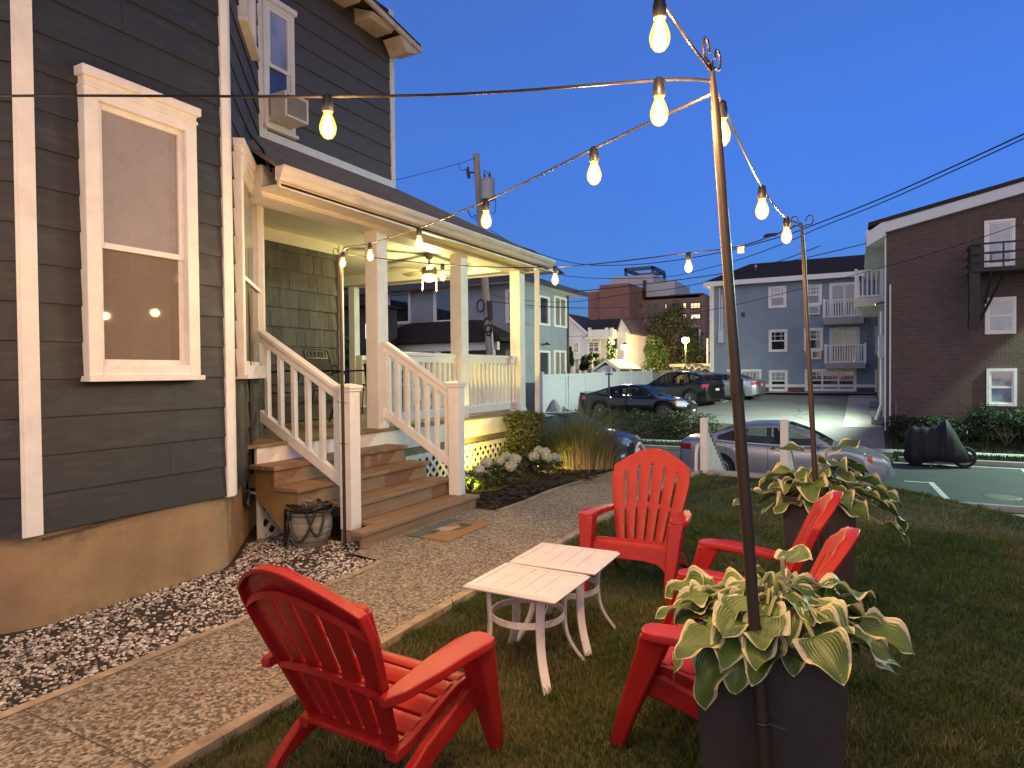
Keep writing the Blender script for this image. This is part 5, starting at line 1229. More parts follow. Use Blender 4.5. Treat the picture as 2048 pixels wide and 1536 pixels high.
def make_car(label, kind, pm, pos, rz, z, cat='car', group=None, lights=True, spoiler=False):
    S = SPEC[kind]; t = thing('parked_car', label, cat, (0, 0, 0), group=group); L = S['L']; hl = L/2; rw = S['rw']; ra = rw+.055
    xs = sorted(set([round(-hl+.05*i, 3) for i in range(int(L/.05)+1)]+[hl]+[w+ra*math.cos(a) for w in S['wh'] for a in [PI*k/10 for k in range(11)]]))
    def zb(x):
        b = .20 if abs(x) < hl-.35 else lerp(.20, .30, (abs(x)-hl+.35)/.35)
        for w in S['wh']:
            if abs(x-w) < ra: b = max(b, rw+math.sqrt(max(0, ra*ra-(x-w)**2)))
        return b
    def sec(x):
        w = I(x, S['hw']); b = zb(x); tt = I(x, S['zt']); sh = lerp(b, tt, .78); r_ = []
        arch = b > .32 and abs(x) < hl-.1
        r_.append((0, max(b, .2))); r_.append((w*.86, max(b, .2))); r_.append((w*.955 if not arch else w*.985, b+.02)); r_.append((w*.99, lerp(b, sh, .35))); r_.append((w, lerp(b, sh, .65)))
        r_.append((w*.985, lerp(sh, tt, .25))); r_.append((w*.955, lerp(sh, tt, .72))); r_.append((w*.90, lerp(sh, tt, .93))); r_.append((w*.78, tt+.004)); r_.append((w*.45, tt+.022)); r_.append((0, tt+.028))
        return r_
    secs = [sec(x) for x in xs]; k = len(secs[0]); mb = MB(); idx = []
    for s in (1, -1):
        b0 = len(mb.v)
        for x, sc in zip(xs, secs): mb.v += [(x, s*p[0], p[1]) for p in sc]
        for i in range(len(xs)-1):
            for j in range(k-1):
                q = (b0+i*k+j, b0+(i+1)*k+j, b0+(i+1)*k+j+1, b0+i*k+j+1); mb.f.append(q if s < 0 else q[::-1]); mb.m.append(0)
        for i, e in ((0, 1), (len(xs)-1, -1)):
            f = tuple(b0+i*k+j for j in range(k)); mb.f.append(f if e*s > 0 else f[::-1]); mb.m.append(0)
    # cabin
    gx = sorted(set([round(S['roof'][0][0]+.06*i, 3) for i in range(int((S['roof'][-1][0]-S['roof'][0][0])/.06)+1)]+[S['roof'][-1][0]]+list(S['glass'])+list(S['pil'])+[S['cq'], S['cq']-.05]+list(S['wind'])+list(S['back'])))
    gl = MB(); rb = MB()
    def gsec(x):
        zr = I(x, S['roof']); zz = I(x, S['zt'])-.012; h = max(.0, zr-zz); wb = I(x, S['hw'])*.945; full = .50
        ww = lerp(wb, wb-.245, min(1, h/full)) if h < full else wb-.245
        def at(f): return (lerp(wb, ww, f**1.15), lerp(zz, zr-.02*min(1, h*4), f))
        lo = min(.25, .035/max(h, .05)); hi = max(lo+.02, 1-.085/max(h, .1))
        return [at(0), at(lo), at(hi), at(.965), (ww*.93, zr-.006), (ww*.6, zr+.012), (0, zr+.018)], h
    G = [gsec(x) for x in gx]
    for s in (1, -1):
        for i in range(len(gx)-1):
            xm = (gx[i]+gx[i+1])/2; h = min(G[i][1], G[i+1][1])
            for j in range(6):
                a, b, c, d = G[i][0][j], G[i+1][0][j], G[i+1][0][j+1], G[i][0][j+1]
                side = (j == 1 and S['glass'][0] < xm < S['glass'][1] and h > .10 and not (S['cq']-.05 < xm < S['cq']))
                bp_ = S['pil'][0] < xm < S['pil'][1]
                top = j >= 4 and (S['wind'][0] < xm < S['wind'][1] or S['back'][0] < xm < S['back'][1])
                tgt = gl if ((side and not bp_) or top) else rb
                vs = [(gx[i], s*a[0], a[1]), (gx[i+1], s*b[0], b[1]), (gx[i+1], s*c[0], c[1]), (gx[i], s*d[0], d[1])]
                tgt.add(vs, [(0, 1, 2, 3)] if s < 0 else [(3, 2, 1, 0)], 1 if (side and bp_) or (j == 1 and S['cq']-.05 < xm < S['cq']) else 0)
    b0 = len(mb.v); mb.v += rb.v; mb.f += [tuple(b0+i for i in f) for f in rb.f]; mb.m += rb.m
    import bmesh
    body = mb.build('body', [pm, TRIM], t); me = body.data; bm = bmesh.new(); bm.from_mesh(me); bmesh.ops.remove_doubles(bm, verts=bm.verts, dist=.0008); bm.to_mesh(me); bm.free()
    me.polygons.foreach_set('use_smooth', [True]*len(me.polygons)); me.set_sharp_from_angle(angle=R(38))
    gl.build('window', CGLASS, t, smooth=40)
    for sx_ in (-1.02, .02):
        for s in (1, -1):
            q = MB(); q.loft([[(sx_+dx, s*.40-wv, z_), (sx_+dx+.12, s*.40-wv, z_), (sx_+dx+.12, s*.40+wv, z_), (sx_+dx, s*.40+wv, z_)] for dx, z_, wv in ((.06, .45, .25), (0, .85, .25), (-.07, 1.08, .20), (-.08, 1.10, .10), (-.09, 1.13, .12), (-.11, 1.27, .10))]); q.build('seat', TRIM, t, smooth=50, recalc=True)
    MB().box(S['roof'][-1][0]-.45, S['roof'][-1][0]-.15, -.72, .72, .6, .93).build('dashboard', TRIM, t, bevel=.03)
    # underbody and arches
    u = MB(); u.box(-hl+.25, hl-.25, -.70, .70, .17, .45)
    for w in S['wh']:
        for s in (1, -1): u.lathe([(ra+.03, s*.50), (ra+.03, s*.80)], (w, 0, rw), 20, axis='y')
    u.build('underbody', TRIM, t)
    def patch(name, mat, x0, x1, z0, z1, off=.006, mirror=True, slant=0.0):
        p = MB()
        for s in (1, -1):
            for i in range(len(xs)-1):
                xm = (xs[i]+xs[i+1])/2
                if not (x0 <= xm <= x1): continue
                for j in range(3, k-2):
                    a, b, c, d = secs[i][j], secs[i+1][j], secs[i+1][j+1], secs[i][j+1]; N = 4
                    for q in range(N):
                        e = [lerp(a[0], d[0], q/N), lerp(a[1], d[1], q/N)], [lerp(b[0], c[0], q/N), lerp(b[1], c[1], q/N)], [lerp(b[0], c[0], (q+1)/N), lerp(b[1], c[1], (q+1)/N)], [lerp(a[0], d[0], (q+1)/N), lerp(a[1], d[1], (q+1)/N)]
                        zm = sum(v[1] for v in e)/4; tz = slant*(xm-(x0+x1)/2)
                        if not (z0+tz <= zm <= z1+tz*.4): continue
                        sg = 1 if xm > 0 else -1
                        p.add([(xs[i]+sg*off, s*(e[0][0]+off), e[0][1]+off*.4), (xs[i+1]+sg*off, s*(e[1][0]+off), e[1][1]+off*.4), (xs[i+1]+sg*off, s*(e[2][0]+off), e[2][1]+off*.4), (xs[i]+sg*off, s*(e[3][0]+off), e[3][1]+off*.4)], [(0, 1, 2, 3)] if s < 0 else [(3, 2, 1, 0)])
        if p.v: p.build(name, mat, t, smooth=40)
    dz = .06 if kind == 'suv' else 0
    patch('headlight', HEADL, hl-.52, hl-.10, .60+dz, .80+dz, slant=-.15); patch('indicator', AMBER, hl-.56, hl-.47, .66+dz, .80+dz, off=.009)
    patch('taillight', TAIL, -hl+.02, -hl+.36, .78+dz*2, .93+dz*2)
    g = MB(); g.box(hl-.10, hl-.01, -.42, .42, .42, .62+dz); g.build('grille', TRIM, t, bevel=.01)
    MB().box(hl-.03, hl+.004, -.16, .16, .36, .44).build('number_plate', PLATE, t); MB().box(-hl-.012, -hl+.01, -.16, .16, .74, .85).build('number_plate', PLATE, t)
    for s in (1, -1):
        for w in S['wh']:
            mb = MB(); W0 = I(w, S['hw']); y1 = s*(W0-.02); y0 = s*(W0-.22)
            prof = [(rw*.62, y0), (rw*.94, y0), (rw, y0+s*.03), (rw, y1-s*.03), (rw*.95, y1), (rw*.70, y1-s*.004), (rw*.66, y1-s*.03)]
            mb.lathe(prof, (w, 0, rw), 28, axis='y', cap=False); wh_ = mb.build('wheel', TYRE, t, smooth=35, recalc=True)
            mb = MB(); mb.lathe([(rw*.70, y1-s*.012), (rw*.665, y1-s*.008), (rw*.63, y1-s*.03), (rw*.62, y1-s*.07)], (w, 0, rw), 28, axis='y', cap=False)
            for q in range(10):
                a = 2*PI*q/10+.2; c = Vector((w, y1-s*.018, rw)); d = Vector((math.cos(a), 0, math.sin(a))); n_ = Vector((-d.z, 0, d.x))
                mb.beam(c+d*rw*.1, c+d*rw*.65, .016, .034, up=(0, 1, 0)) if q % 2 else mb.beam(c+d*rw*.1, c+d*rw*.65, .016, .050, up=(0, 1, 0))
            mb.lathe([(rw*.17, y1-s*.03), (rw*.17, y1-s*.004), (rw*.1, y1)], (w, 0, rw), 14, axis='y'); mb.build('rim', RIM, wh_, recalc=True)
            MB().lathe([(rw*.64, y1-s*.072), (rw*.3, y1-s*.068), (rw*.05, y1-s*.06)], (w, 0, rw), 20, axis='y').build('brake', TRIM, wh_, recalc=True)
        # mirrors, handles, door seams
        m_ = MB(); mx = S['roof'][-1][0]-.32; mz = I(mx, S['zt'])+.06; my = s*(I(mx, S['hw'])+.05)
        m_.loft([[(mx-.05, my-s*.08, mz-.045), (mx+.05, my-s*.08, mz-.03), (mx+.05, my-s*.08, mz+.05), (mx-.05, my-s*.08, mz+.06)], [(mx-.05, my+s*.07, mz-.055), (mx+.07, my+s*.06, mz-.03), (mx+.06, my+s*.06, mz+.06), (mx-.05, my+s*.07, mz+.075)], [(mx-.03, my+s*.11, mz-.02), (mx+.03, my+s*.10, mz-.01), (mx+.03, my+s*.10, mz+.04), (mx-.03, my+s*.11, mz+.05)]])
        m_.build('wing_mirror', pm, t, smooth=50, bevel=.008, recalc=True)
        for hx in (S['pil'][0]-.72, S['pil'][1]+.12):
            ww = I(hx, S['hw']); zz = I(hx, S['zt'])-.10
            MB().tube([(hx-.10, s*(ww*.975+.0), zz), (hx-.08, s*(ww*.985+.03), zz+.004), (hx+.08, s*(ww*.985+.03), zz+.004), (hx+.10, s*(ww*.975), zz)], .013, 8).build('door_handle', CHROME if kind != 'suv' else pm, t, smooth=True)
        sm = MB()
        for sx_ in (S['pil'][0]+.05, S['glass'][1]-.12, S['pil'][0]-.92):
            sc = sec(sx_); pts = [(sx_+(.28*max(0, (.62-p[1])) if sx_ < S['pil'][0]-.5 else 0), s*(p[0]+.001), p[1]) for p in sc[2:8]]
            if sx_ < S['pil'][0]-.5: pts = [(sx_+.30*max(0, .70-sc[q][1])**.8, s*(I(sx_, S['hw'])*(sc[q][0]/I(sx_, S['hw']))+.001), sc[q][1]) for q in range(3, 8)]
            sm.tube(pts, .005, 5)
        sm.tube([(S['glass'][1]-.15, s*(I(0, S['hw'])*.975), .27), (S['pil'][0]-.65, s*(I(0, S['hw'])*.975), .27)], .006, 5)
        sm.build('door_seam', TRIM, t)
    if spoiler: MB().loft([[(-hl+.05, y, 1.06+.03*(1-abs(y)/.8)), (-hl-.05, y, 1.10+.03*(1-abs(y)/.8)), (-hl-.04, y, 1.115+.03*(1-abs(y)/.8)), (-hl+.20, y, 1.09)] for y in (-.78, -.4, 0, .4, .78)]).build('spoiler', pm, t, smooth=40, recalc=True)
    if kind == 'suv':
        for s in (1, -1): MB().tube([(-1.5, s*.55, 1.66), (-1.3, s*.56, 1.70), (-.2, s*.58, 1.715), (.1, s*.57, 1.67)], .014, 8).build('roof_rail', CHROME, t, smooth=True)
        MB().beam((1.4, 0, .22), (-1.3, 0, .22), 1.87, .10).build('sill_trim', TRIM, t)
    MB().tube([(-1.25, 0, I(-1.25, S['roof'])), (-1.42, 0, I(-1.25, S['roof'])+.09)], [.02, .006], 6).build('aerial', pm, t)
    t.location = (pos[0], pos[1], z); t.rotation_euler = (0, 0, rz); return t
SILVER = paint('silver_paint', (.33, .345, .385), .55, .34); BLACKP = paint('black_paint', (.010, .011, .013), .2, .2); DARKP = paint('dark_grey_paint', (.02, .024, .026), .3, .2); BLUEP = paint('blue_grey_paint', (.06, .085, .14), .5, .25); SILV2 = paint('silver_paint_far', (.42, .45, .50), .7, .3)
make_car('silver sedan parked along the near kerb behind the lawn', 'sedan', SILVER, (-1.72, 17.45), 0, -1.27)
pb = oy(1277, 800, 27.4); make_car('black sedan with a rear spoiler parked behind the hedge in the car park', 'coupe_sedan', BLACKP, (pb.x, 27.4), R(-6), zt(pb.x, 27.4)+.02, spoiler=True)
ps_ = oy(1366, 790, 33.2); make_car('black sport utility vehicle parked by the white fence', 'suv', BLACKP, (ps_.x-.35, 33.4), R(160), zt(ps_.x, 33.4)+.02)
p3 = oy(1432, 780, 36.3); make_car('silver car showing its tail light behind the black utility vehicle', 'sedan', SILV2, (p3.x, 36.6), R(172), zt(p3.x, 36.6)+.02)
pd = oy(1130, 880, 19.0); make_car('dark grey car parked on the far side of the street, nose to the right', 'sedan', DARKP, (pd.x-.0, 19.0), 0, -1.27)
pn = oy(1200, 905, 17.6); make_car('blue grey car parked on the near side, only a fender visible past tall grass', 'sedan', BLUEP, (pn.x-1.65, 17.4), 0, -1.27)
# ------------------------------------------------------------------ covered motorcycle
def moto():
    c = oz(1885, 926, -1.27); c = Vector((c.x, 21.75, -1.27)); a_, b_ = oy(1810, 900, 21.75), oy(1946, 900, 21.75); L = b_.x-a_.x; x0 = a_.x
    t = thing('motorcycle', 'motorcycle under a black cover parked on the far kerb', 'motorcycle', (c.x, c.y, -1.27)); r = random.Random(4); mb = MB(); rings = []; N = 22
    top = [(0, .70), (.03, .98), (.09, 1.10), (.2, 1.08), (.36, 1.07), (.48, 1.12), (.57, 1.25), (.61, 1.31), (.64, 1.27), (.74, .98), (.84, .66), (.94, .40), (1.0, .24)]
    hw = [(0, .16), (.06, .27), (.3, .34), (.5, .38), (.6, .44), (.68, .38), (.8, .26), (.92, .16), (1, .06)]
    bot = [(0, .30), (.05, .10), (.12, .03), (.2, .05), (.3, .16), (.5, .19), (.7, .17), (.85, .16), (.95, .18), (1, .20)]
    for i in range(41):
        u = i/40; zt_, w, zb_ = I(u, top)*1.02, I(u, hw), I(u, bot); ring = []
        for k in range(N+1):
            v = k/N; a = PI*v; s = math.cos(a); sh = math.sin(a)**.62
            f = 1+(.07*math.sin(u*30+v*5)+.03*math.sin(u*63-v*6))*(1-math.sin(PI*v)**.5)+.03*math.sin(u*13-v*9)
            ring.append((x0+u*L, c.y+w*s*f*(1 if 0 < k < N else 1.06), -1.27+zb_+(zt_-zb_)*sh*(1+.012*math.sin(u*40+v*5))+r.uniform(-.006, .006)))
        rings.append(ring)
    mb.loft(rings, cap=False, closed=False); mb.build('cover', M('cover_cloth', (.007, .007, .010), .75, .25, 4, bmp=.6, bscale=9, stretch=(1.6, 1, .5)), t, smooth=50, solid=.006, recalc=True)
    for wx, rr in ((.16, .30), (.875, .30)):
        w = MB(); w.lathe([(rr*.72, -.05), (rr*.95, -.055), (rr, 0), (rr*.95, .055), (rr*.72, .05)], (x0+wx*L, c.y, -1.27+rr), 24, axis='y', cap=False); wo = w.build('wheel', TYRE, t, smooth=40, recalc=True)
        w = MB(); w.lathe([(rr*.73, -.02), (rr*.73, .02), (rr*.66, .02), (rr*.66, -.02)], (x0+wx*L, c.y, -1.27+rr), 24, axis='y', cap=False)
        for q in range(6):
            a = q*PI/3; w.beam((x0+wx*L, c.y, -1.27+rr), (x0+wx*L+rr*.7*math.cos(a), c.y, -1.27+rr+rr*.7*math.sin(a)), .02, .02, up=(0, 1, 0))
        w.build('rim', RIM, wo, recalc=True)
    MB().beam((x0+.42*L, c.y-.1, -1.0), (x0+.38*L, c.y-.24, -1.27), .025, .025).build('kickstand', STEEL, t)
moto()
# ------------------------------------------------------------------ buildings: helpers
FG = (0, -1, 0); UXV = (1, 0, 0)
def fwin(parent, Y, px0, py0, px1, py1, pane, frame=WHITE, casing=.11, name='window', mid=True, mull=(), muntin=None, depth=.06, pane2=None):
    """window on a wall facing the street, given by its outline in the photo"""
    a = oy(px0, (py0+py1)/2, Y); b = oy(px1, (py0+py1)/2, Y); zt_ = oy((px0+px1)/2, py0, Y).z; zb_ = oy((px0+px1)/2, py1, Y).z
    return fwin_m(parent, Y, a.x, b.x, zb_, zt_, pane, frame, casing, name, mid, mull, muntin, depth, pane2)
def fwin_m(parent, Y, x0, x1, z0, z1, pane, frame=WHITE, casing=.11, name='window', mid=True, mull=(), muntin=None, depth=.06, pane2=None):
    f = MB(); O = (x0, Y, z0); w, h = x1-x0, z1-z0; B = lambda *q: f.fbox(O, UXV, FG, *q)
    B(0, casing, 0, h, -.03, depth); B(w-casing, w, 0, h, -.03, depth); B(casing, w-casing, h-casing, h, -.03, depth); B(casing, w-casing, 0, casing*.9, -.03, depth)
    zm = lerp(casing, h-casing, .5)
    if mid: B(casing, w-casing, zm-.035, zm+.035, -.03, depth*.55)
    for m_ in mull: B(w*m_-.045, w*m_+.045, casing, h-casing, -.03, depth*.7)
    s_ = .05
    B(casing, casing+s_, casing, h-casing, -.03, depth*.5); B(w-casing-s_, w-casing, casing, h-casing, -.03, depth*.5); B(casing, w-casing, h-casing-s_, h-casing, -.03, depth*.48); B(casing, w-casing, casing*.9, casing*.9+s_, -.03, depth*.48)
    if muntin:
        segs = [0]+list(mull)+[1]
        for a, b in zip(segs, segs[1:]):
            for k in range(1, muntin[0]): xx = w*lerp(a, b, k/muntin[0]); B(xx-.012, xx+.012, zm, h-casing, -.03, depth*.42)
        for k in range(1, muntin[1]): zz = lerp(zm, h-casing, k/muntin[1]); B(casing, w-casing, zz-.012, zz+.012, -.03, depth*.41)
    o = f.build(name, frame, parent)
    p = MB(); p.fbox(O, UXV, FG, casing*.6, w-casing*.6, zm, h-casing*.6, -.025, .012); p.build('pane', pane2 or pane, o)
    p = MB(); p.fbox(O, UXV, FG, casing*.6, w-casing*.6, casing*.5, zm, -.025, .006); p.build('pane', pane, o)
    return o
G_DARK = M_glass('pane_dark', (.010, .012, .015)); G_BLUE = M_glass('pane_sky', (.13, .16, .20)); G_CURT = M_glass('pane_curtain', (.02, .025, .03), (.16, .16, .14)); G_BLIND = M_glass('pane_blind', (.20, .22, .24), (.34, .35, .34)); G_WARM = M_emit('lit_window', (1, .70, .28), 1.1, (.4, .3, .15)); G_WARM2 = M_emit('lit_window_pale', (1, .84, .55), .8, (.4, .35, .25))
def lap_mat(name, c, e=.14, var=.12):
    """painted clapboards with shadow lines in relief"""
    m, nt, b, out = newmat(name); co_ = nt.nodes.new('ShaderNodeTexCoord').outputs['Object']; sx = nt.nodes.new('ShaderNodeSeparateXYZ'); nt.links.new(co_, sx.inputs[0])
    f = math_(nt, 'FRACT', math_(nt, 'DIVIDE', sx.outputs[2], e)); c2 = ramp(nt, noise(nt, 1.2, 5), [(.3, tuple(x*(1-var) for x in c)), (.7, tuple(x*(1+var) for x in c))])
    c2 = mix(nt, ramp(nt, noise(nt, 6, 4, stretch=(.3, .3, 6)), [(.45, (0, 0, 0)), (.7, (.4, .4, .4))]), c2, tuple(x*.7 for x in c))
    nt.links.new(c2, b.inputs['Base Color']); b.inputs['Roughness'].default_value = .6; bump(nt, b, f, -.9, .03); return m
ROOFD = M('dark_roof', (.045, .038, .034), .95, .25, 8, bmp=.4, bscale=20, spec=.05)
def balcony_rail(parent, x0, x1, y, z0, z1, n, side=None, mat=WHITE):
    o = MB().box(x0, x1, y-.03, y+.03, z1-.06, z1).box(x0, x1, y-.03, y+.03, z0, z0+.06).box(x0-.05, x0+.05, y-.05, y+.05, z0-.05, z1+.06).box(x1-.05, x1+.05, y-.05, y+.05, z0-.05, z1+.06).build('balcony_railing', mat, parent)
    for i in range(n):
        x = lerp(x0, x1, (i+.5)/n); MB().box(x-.022, x+.022, y-.018, y+.018, z0+.06, z1-.06).build('baluster', mat, o)
    return o
# ------------------------------------------------------------------ grey apartment building at the end of the car park
YA = 40.0
apt = thing('apartment_building', 'grey blue clapboard apartment building with white windows and two balconies', 'apartment building', (-3.4, 43, .1))
XL, XR, EZ = -7.84, 4.5, 6.56
MB().box(XL, XR, YA, 52, .62, EZ).build('wall', lap_mat('apartment_siding', (.20, .255, .31), .15), apt)
MB().box(XL-.02, XR, YA-.02, 52, -.3, .50).build('brick_base', M_brick('base_brick', (.17, .07, .045), (.10, .045, .03), (.16, .14, .12)), apt)
MB().box(XL-.03, XR, YA-.05, YA+.2, .50, .66).build('skirt_board', WHITE, apt)
mb = MB(); mb.loft([[(XL-.35, YA-.5, EZ+.10), (XL-.35, YA-.5, EZ+.18), (XL+1.6, YA+4.2, EZ+1.75), (XL+1.6, YA+4.2, EZ+1.6)], [(XR, YA-.5, EZ+.10), (XR, YA-.5, EZ+.18), (XR, YA+4.2, EZ+1.75), (XR, YA+4.2, EZ+1.6)]]); mb.add([(XL-.35, YA-.5, EZ+.12), (XL+1.6, YA+4.2, EZ+1.7), (XL-.35, 52, EZ+.12)], [(0, 1, 2)]); mb.build('roof', ROOFD, apt, recalc=True)
MB().box(XL-.36, XR, YA-.52, YA-.50, EZ-.10, EZ+.17).box(XL-.36, XR, YA-.50, YA+.1, EZ-.06, EZ-.03).box(XL-.38, XL-.36, YA-.52, 52, EZ-.10, EZ+.17).box(XL-.36, XL+.1, YA+.1, 52, EZ-.06, EZ-.03).build('eave', WHITE, apt)
MB().box(XL-.03, XL+.12, YA-.03, YA+.1, .62, EZ).build('corner_board', WHITE, apt)
for q, pn, p2 in (((1536.8, 572.7, 1573, 616), G_CURT, G_BLIND), ((1537.5, 659, 1575, 704), G_DARK, G_DARK), ((1538, 740, 1575.6, 783), G_DARK, G_BLIND), ((1610, 569, 1644, 611), G_DARK, G_CURT), ((1608, 656, 1646.5, 701.5), G_DARK, G_CURT)): fwin(apt, YA, *q, pn, muntin=(3, 2), pane2=p2)
fwin(apt, YA, 1750, 652, 1775, 710, G_DARK); fwin(apt, YA, 1750, 738, 1775, 784, G_DARK)
fwin(apt, YA, 1609.7, 738, 1713, 782.7, G_DARK, mull=(.345, .66), muntin=(3, 2), pane2=G_CURT)
fwin(apt, YA, 1658.5, 565, 1720, 636, G_CURT, mull=(.5,), mid=False, name='patio_door'); fwin(apt, YA, 1659, 654.5, 1720, 727, G_CURT, mull=(.5,), mid=False, name='patio_door')
for (x0, yt_, x1, yb_, ys) in ((1648, 598, 1727, 633, 648), (1651, 689, 1730.5, 725, 737)):
    Yb = YA-1.25; a, b = oy(x0, yb_, Yb), oy(x1, yb_, Yb); zt_, zb_ = oy((x0+x1)/2, yt_, Yb).z, oy((x0+x1)/2, yb_, Yb).z; zs = oy((x0+x1)/2, ys, Yb).z
    MB().box(a.x-.02, b.x+.02, Yb-.02, YA, zs, zb_-.03).build('balcony', M('balcony_panel', (.30, .29, .27), .6, .1, 4), apt); balcony_rail(apt, a.x, b.x, Yb, zb_, zt_, 15)
    for xx in (a.x, b.x): MB().box(xx-.02, xx+.02, Yb+.05, YA, zt_-.06, zt_).box(xx-.02, xx+.02, Yb+.05, YA, zb_, zb_+.05).build('balcony_railing', WHITE, apt)
MB().box(-1.9, -1.2, YA-.9, YA-.6, .2, .9)
def box_px(parent, name, Y, px0, py0, px1, py1, d0, d1, mat, bev=0):
    a, b = oy(px0, py1, Y), oy(px1, py0, Y); return MB().box(a.x, b.x, Y-d1, Y-d0, a.z, b.z).build(name, mat, parent, bevel=bev)
for q in ((1616, 611, 1640, 630), (1622.7, 701.5, 1642.5, 718.6)):
    o = box_px(apt, 'wall_air_conditioner', YA, *q, -.02, .12, WHITE)
    a, b = oy(q[0]+3, q[3]-3, YA), oy(q[2]-3, q[1]+3, YA); g = MB()
    for i in range(6): z = lerp(a.z, b.z, i/5.5); g.box(a.x, b.x, YA-.13, YA-.121, z, z+.05)
    g.build('grille', G_DARK, o)
box_px(apt, 'meter_box', YA, 1437, 660, 1448, 686, 0, .2, STEEL, .01); box_px(apt, 'conduit', YA, 1439, 576, 1440.4, 660, .0, .06, WHITE); box_px(apt, 'conduit', YA, 1443.6, 590, 1445, 660, .0, .06, WHITE); box_px(apt, 'vent', YA, 1483, 624.8, 1489.8, 633.5, -.02, .05, TRIM)
MB().tube([(XL+.02, YA-.42, EZ-.05), (XL-.05, YA-.12, EZ-.5), (XL-.05, YA-.12, .2)], .045, 8).build('downspout', WHITE, apt, smooth=True)
MB().tube([(-5.65, YA+2.2, EZ+.9), (-5.65, YA+2.2, EZ+1.35)], .06, 8).build('vent_pipe', STEEL, apt)
MBX = M('mailbox_metal', (.40, .40, .37), .45, .08, 6)
o = box_px(apt, 'mailbox_board', YA, 1454, 738.5, 1523, 782, -.02, .05, WHITE)
for q in ((1458, 745.5, 1473, 764), (1490, 742.5, 1518, 782)):
    k = box_px(apt, 'mailbox_cluster', YA, *q, .04, .35, MBX, .01); a, b = oy(q[0], q[3], YA), oy(q[2], q[1], YA); g = MB(); nc = 2 if q[2]-q[0] > 20 else 1
    for cxi in range(nc):
        xx = lerp(a.x, b.x, (cxi+.5)/nc)
        for zi in (.30, .36, .42, .46, .70, .76, .82, .90): zz = lerp(a.z, b.z, zi) if nc > 1 else lerp(a.z, b.z, zi*.8+.1); g.box(xx-.05, xx+.05, YA-.362, YA-.351, zz-.02, zz+.02)
        if cxi: g.box(a.x+(b.x-a.x)/nc*cxi-.01, a.x+(b.x-a.x)/nc*cxi+.01, YA-.36, YA-.3505, a.z, b.z)
    g.build('slot', TRIM, k)
lad = MB(); a, b = oy(1731, 690, YA-.1), oy(1749, 626, YA-.1)
for xx in (a.x, b.x-.04): lad.box(xx, xx+.04, YA-.2, YA-.16, a.z, b.z)
for i in range(7): z = lerp(a.z+.05, b.z-.05, i/6); lad.box(a.x+.04, b.x-.04, YA-.195, YA-.165, z, z+.03)
lad.build('ladder', M('ladder_metal', (.36, .36, .34), .5), apt)
# ------------------------------------------------------------------ dark brick building on the right
YB = 26.0
bb = thing('brick_building', 'dark brown brick building with white fascia, fire escape and side balcony', 'brick building', (5, 30, -.7))
X0, X1 = .78, 16.0; zl = oy(1772, 448, YB).z; zr4 = oy(2048, 368, YB).z; sl = (zr4-zl)/(oy(2048, 368, YB).x-X0); XM = 8.4; zp = zl+sl*(XM-X0)
mb = MB(); mb.prism([(X0, -1.2), (X1, -1.2), (X1, zl), (XM, zp), (X0, zl)], 'y', YB, 38.5); mb.build('wall', M_brick('dark_brick', (.12, .072, .054), (.05, .032, .026), (.20, .165, .14)), bb, recalc=True)
mb = MB()
for s in (0, 1):
    xa, xb = (X0-.55, XM) if not s else (X1+.55, XM); za, zb_ = zl-.55*sl+.05, zp+.05
    mb.loft([[(xa, y, za), (xb, y, zb_), (xb, y, zb_+.14), (xa, y, za+.14)] for y in (YB-.22, 38.7)])
mb.build('roof', ROOFD, bb, recalc=True)
FAS = M('fascia_pale', (.62, .64, .64), .5, .06, 3)
mb = MB()
mb.loft([[(X0-.05, YB-d, zl-.05*sl-.30), (XM, YB-d, zp-.30), (XM, YB-d, zp+.06), (X0-.05, YB-d, zl-.05*sl+.06)] for d in (.0, .19)])
mb.loft([[(X0-.60, YB-d, zl-.75), (X0-.03, YB-d, zl-.42), (X0-.03, YB-d, zl+.10), (X0-.60, YB-d, zl-.28)] for d in (.05, .215)])
mb.build('fascia', FAS, bb, recalc=True)
MB().box(X0-.60, X0, YB-.2, 38.5, zl-.42, zl-.38).box(X0-.62, X0-.52, YB-.2, 38.5, zl-.38, zl-.18).build('soffit', FAS, bb)
MB().box(X0-.045, X0+.0, YB+.0, YB+.14, -.7, zl-.45).build('corner_trim', FAS, bb)
MB().box(X0-.02, X0, YB+.2, 38.4, -.5, zl-.42).build('side_siding', lap_mat('side_siding_paint', (.20, .20, .19), .15), bb)
for q, p1, p2 in (((1968, 439.5, 2030, 533), G_BLUE, G_BLIND), ((1969.5, 594.5, 2032, 668), G_BLUE, G_BLIND), ((1972.5, 737, 2033.5, 812), G_BLUE, G_BLIND)): fwin(bb, YB, *q, p1, casing=.085, pane2=p2, depth=.05)
for q in ((2080, 440, 2135, 530), (2080, 594, 2135, 668)): fwin(bb, YB, *q, G_BLUE, casing=.085, depth=.05)
MB().box(X0+.26, X0+.33, YB-.08, YB, -.9, .35).build('utility_pipe', M('grey_pipe', (.10, .10, .10), .6), bb)
MB().tube([(X0+.12, YB-.05, -.55), (X0+.12, YB-.05, 4.4)], .03, 8).build('conduit', FAS, bb, smooth=True)
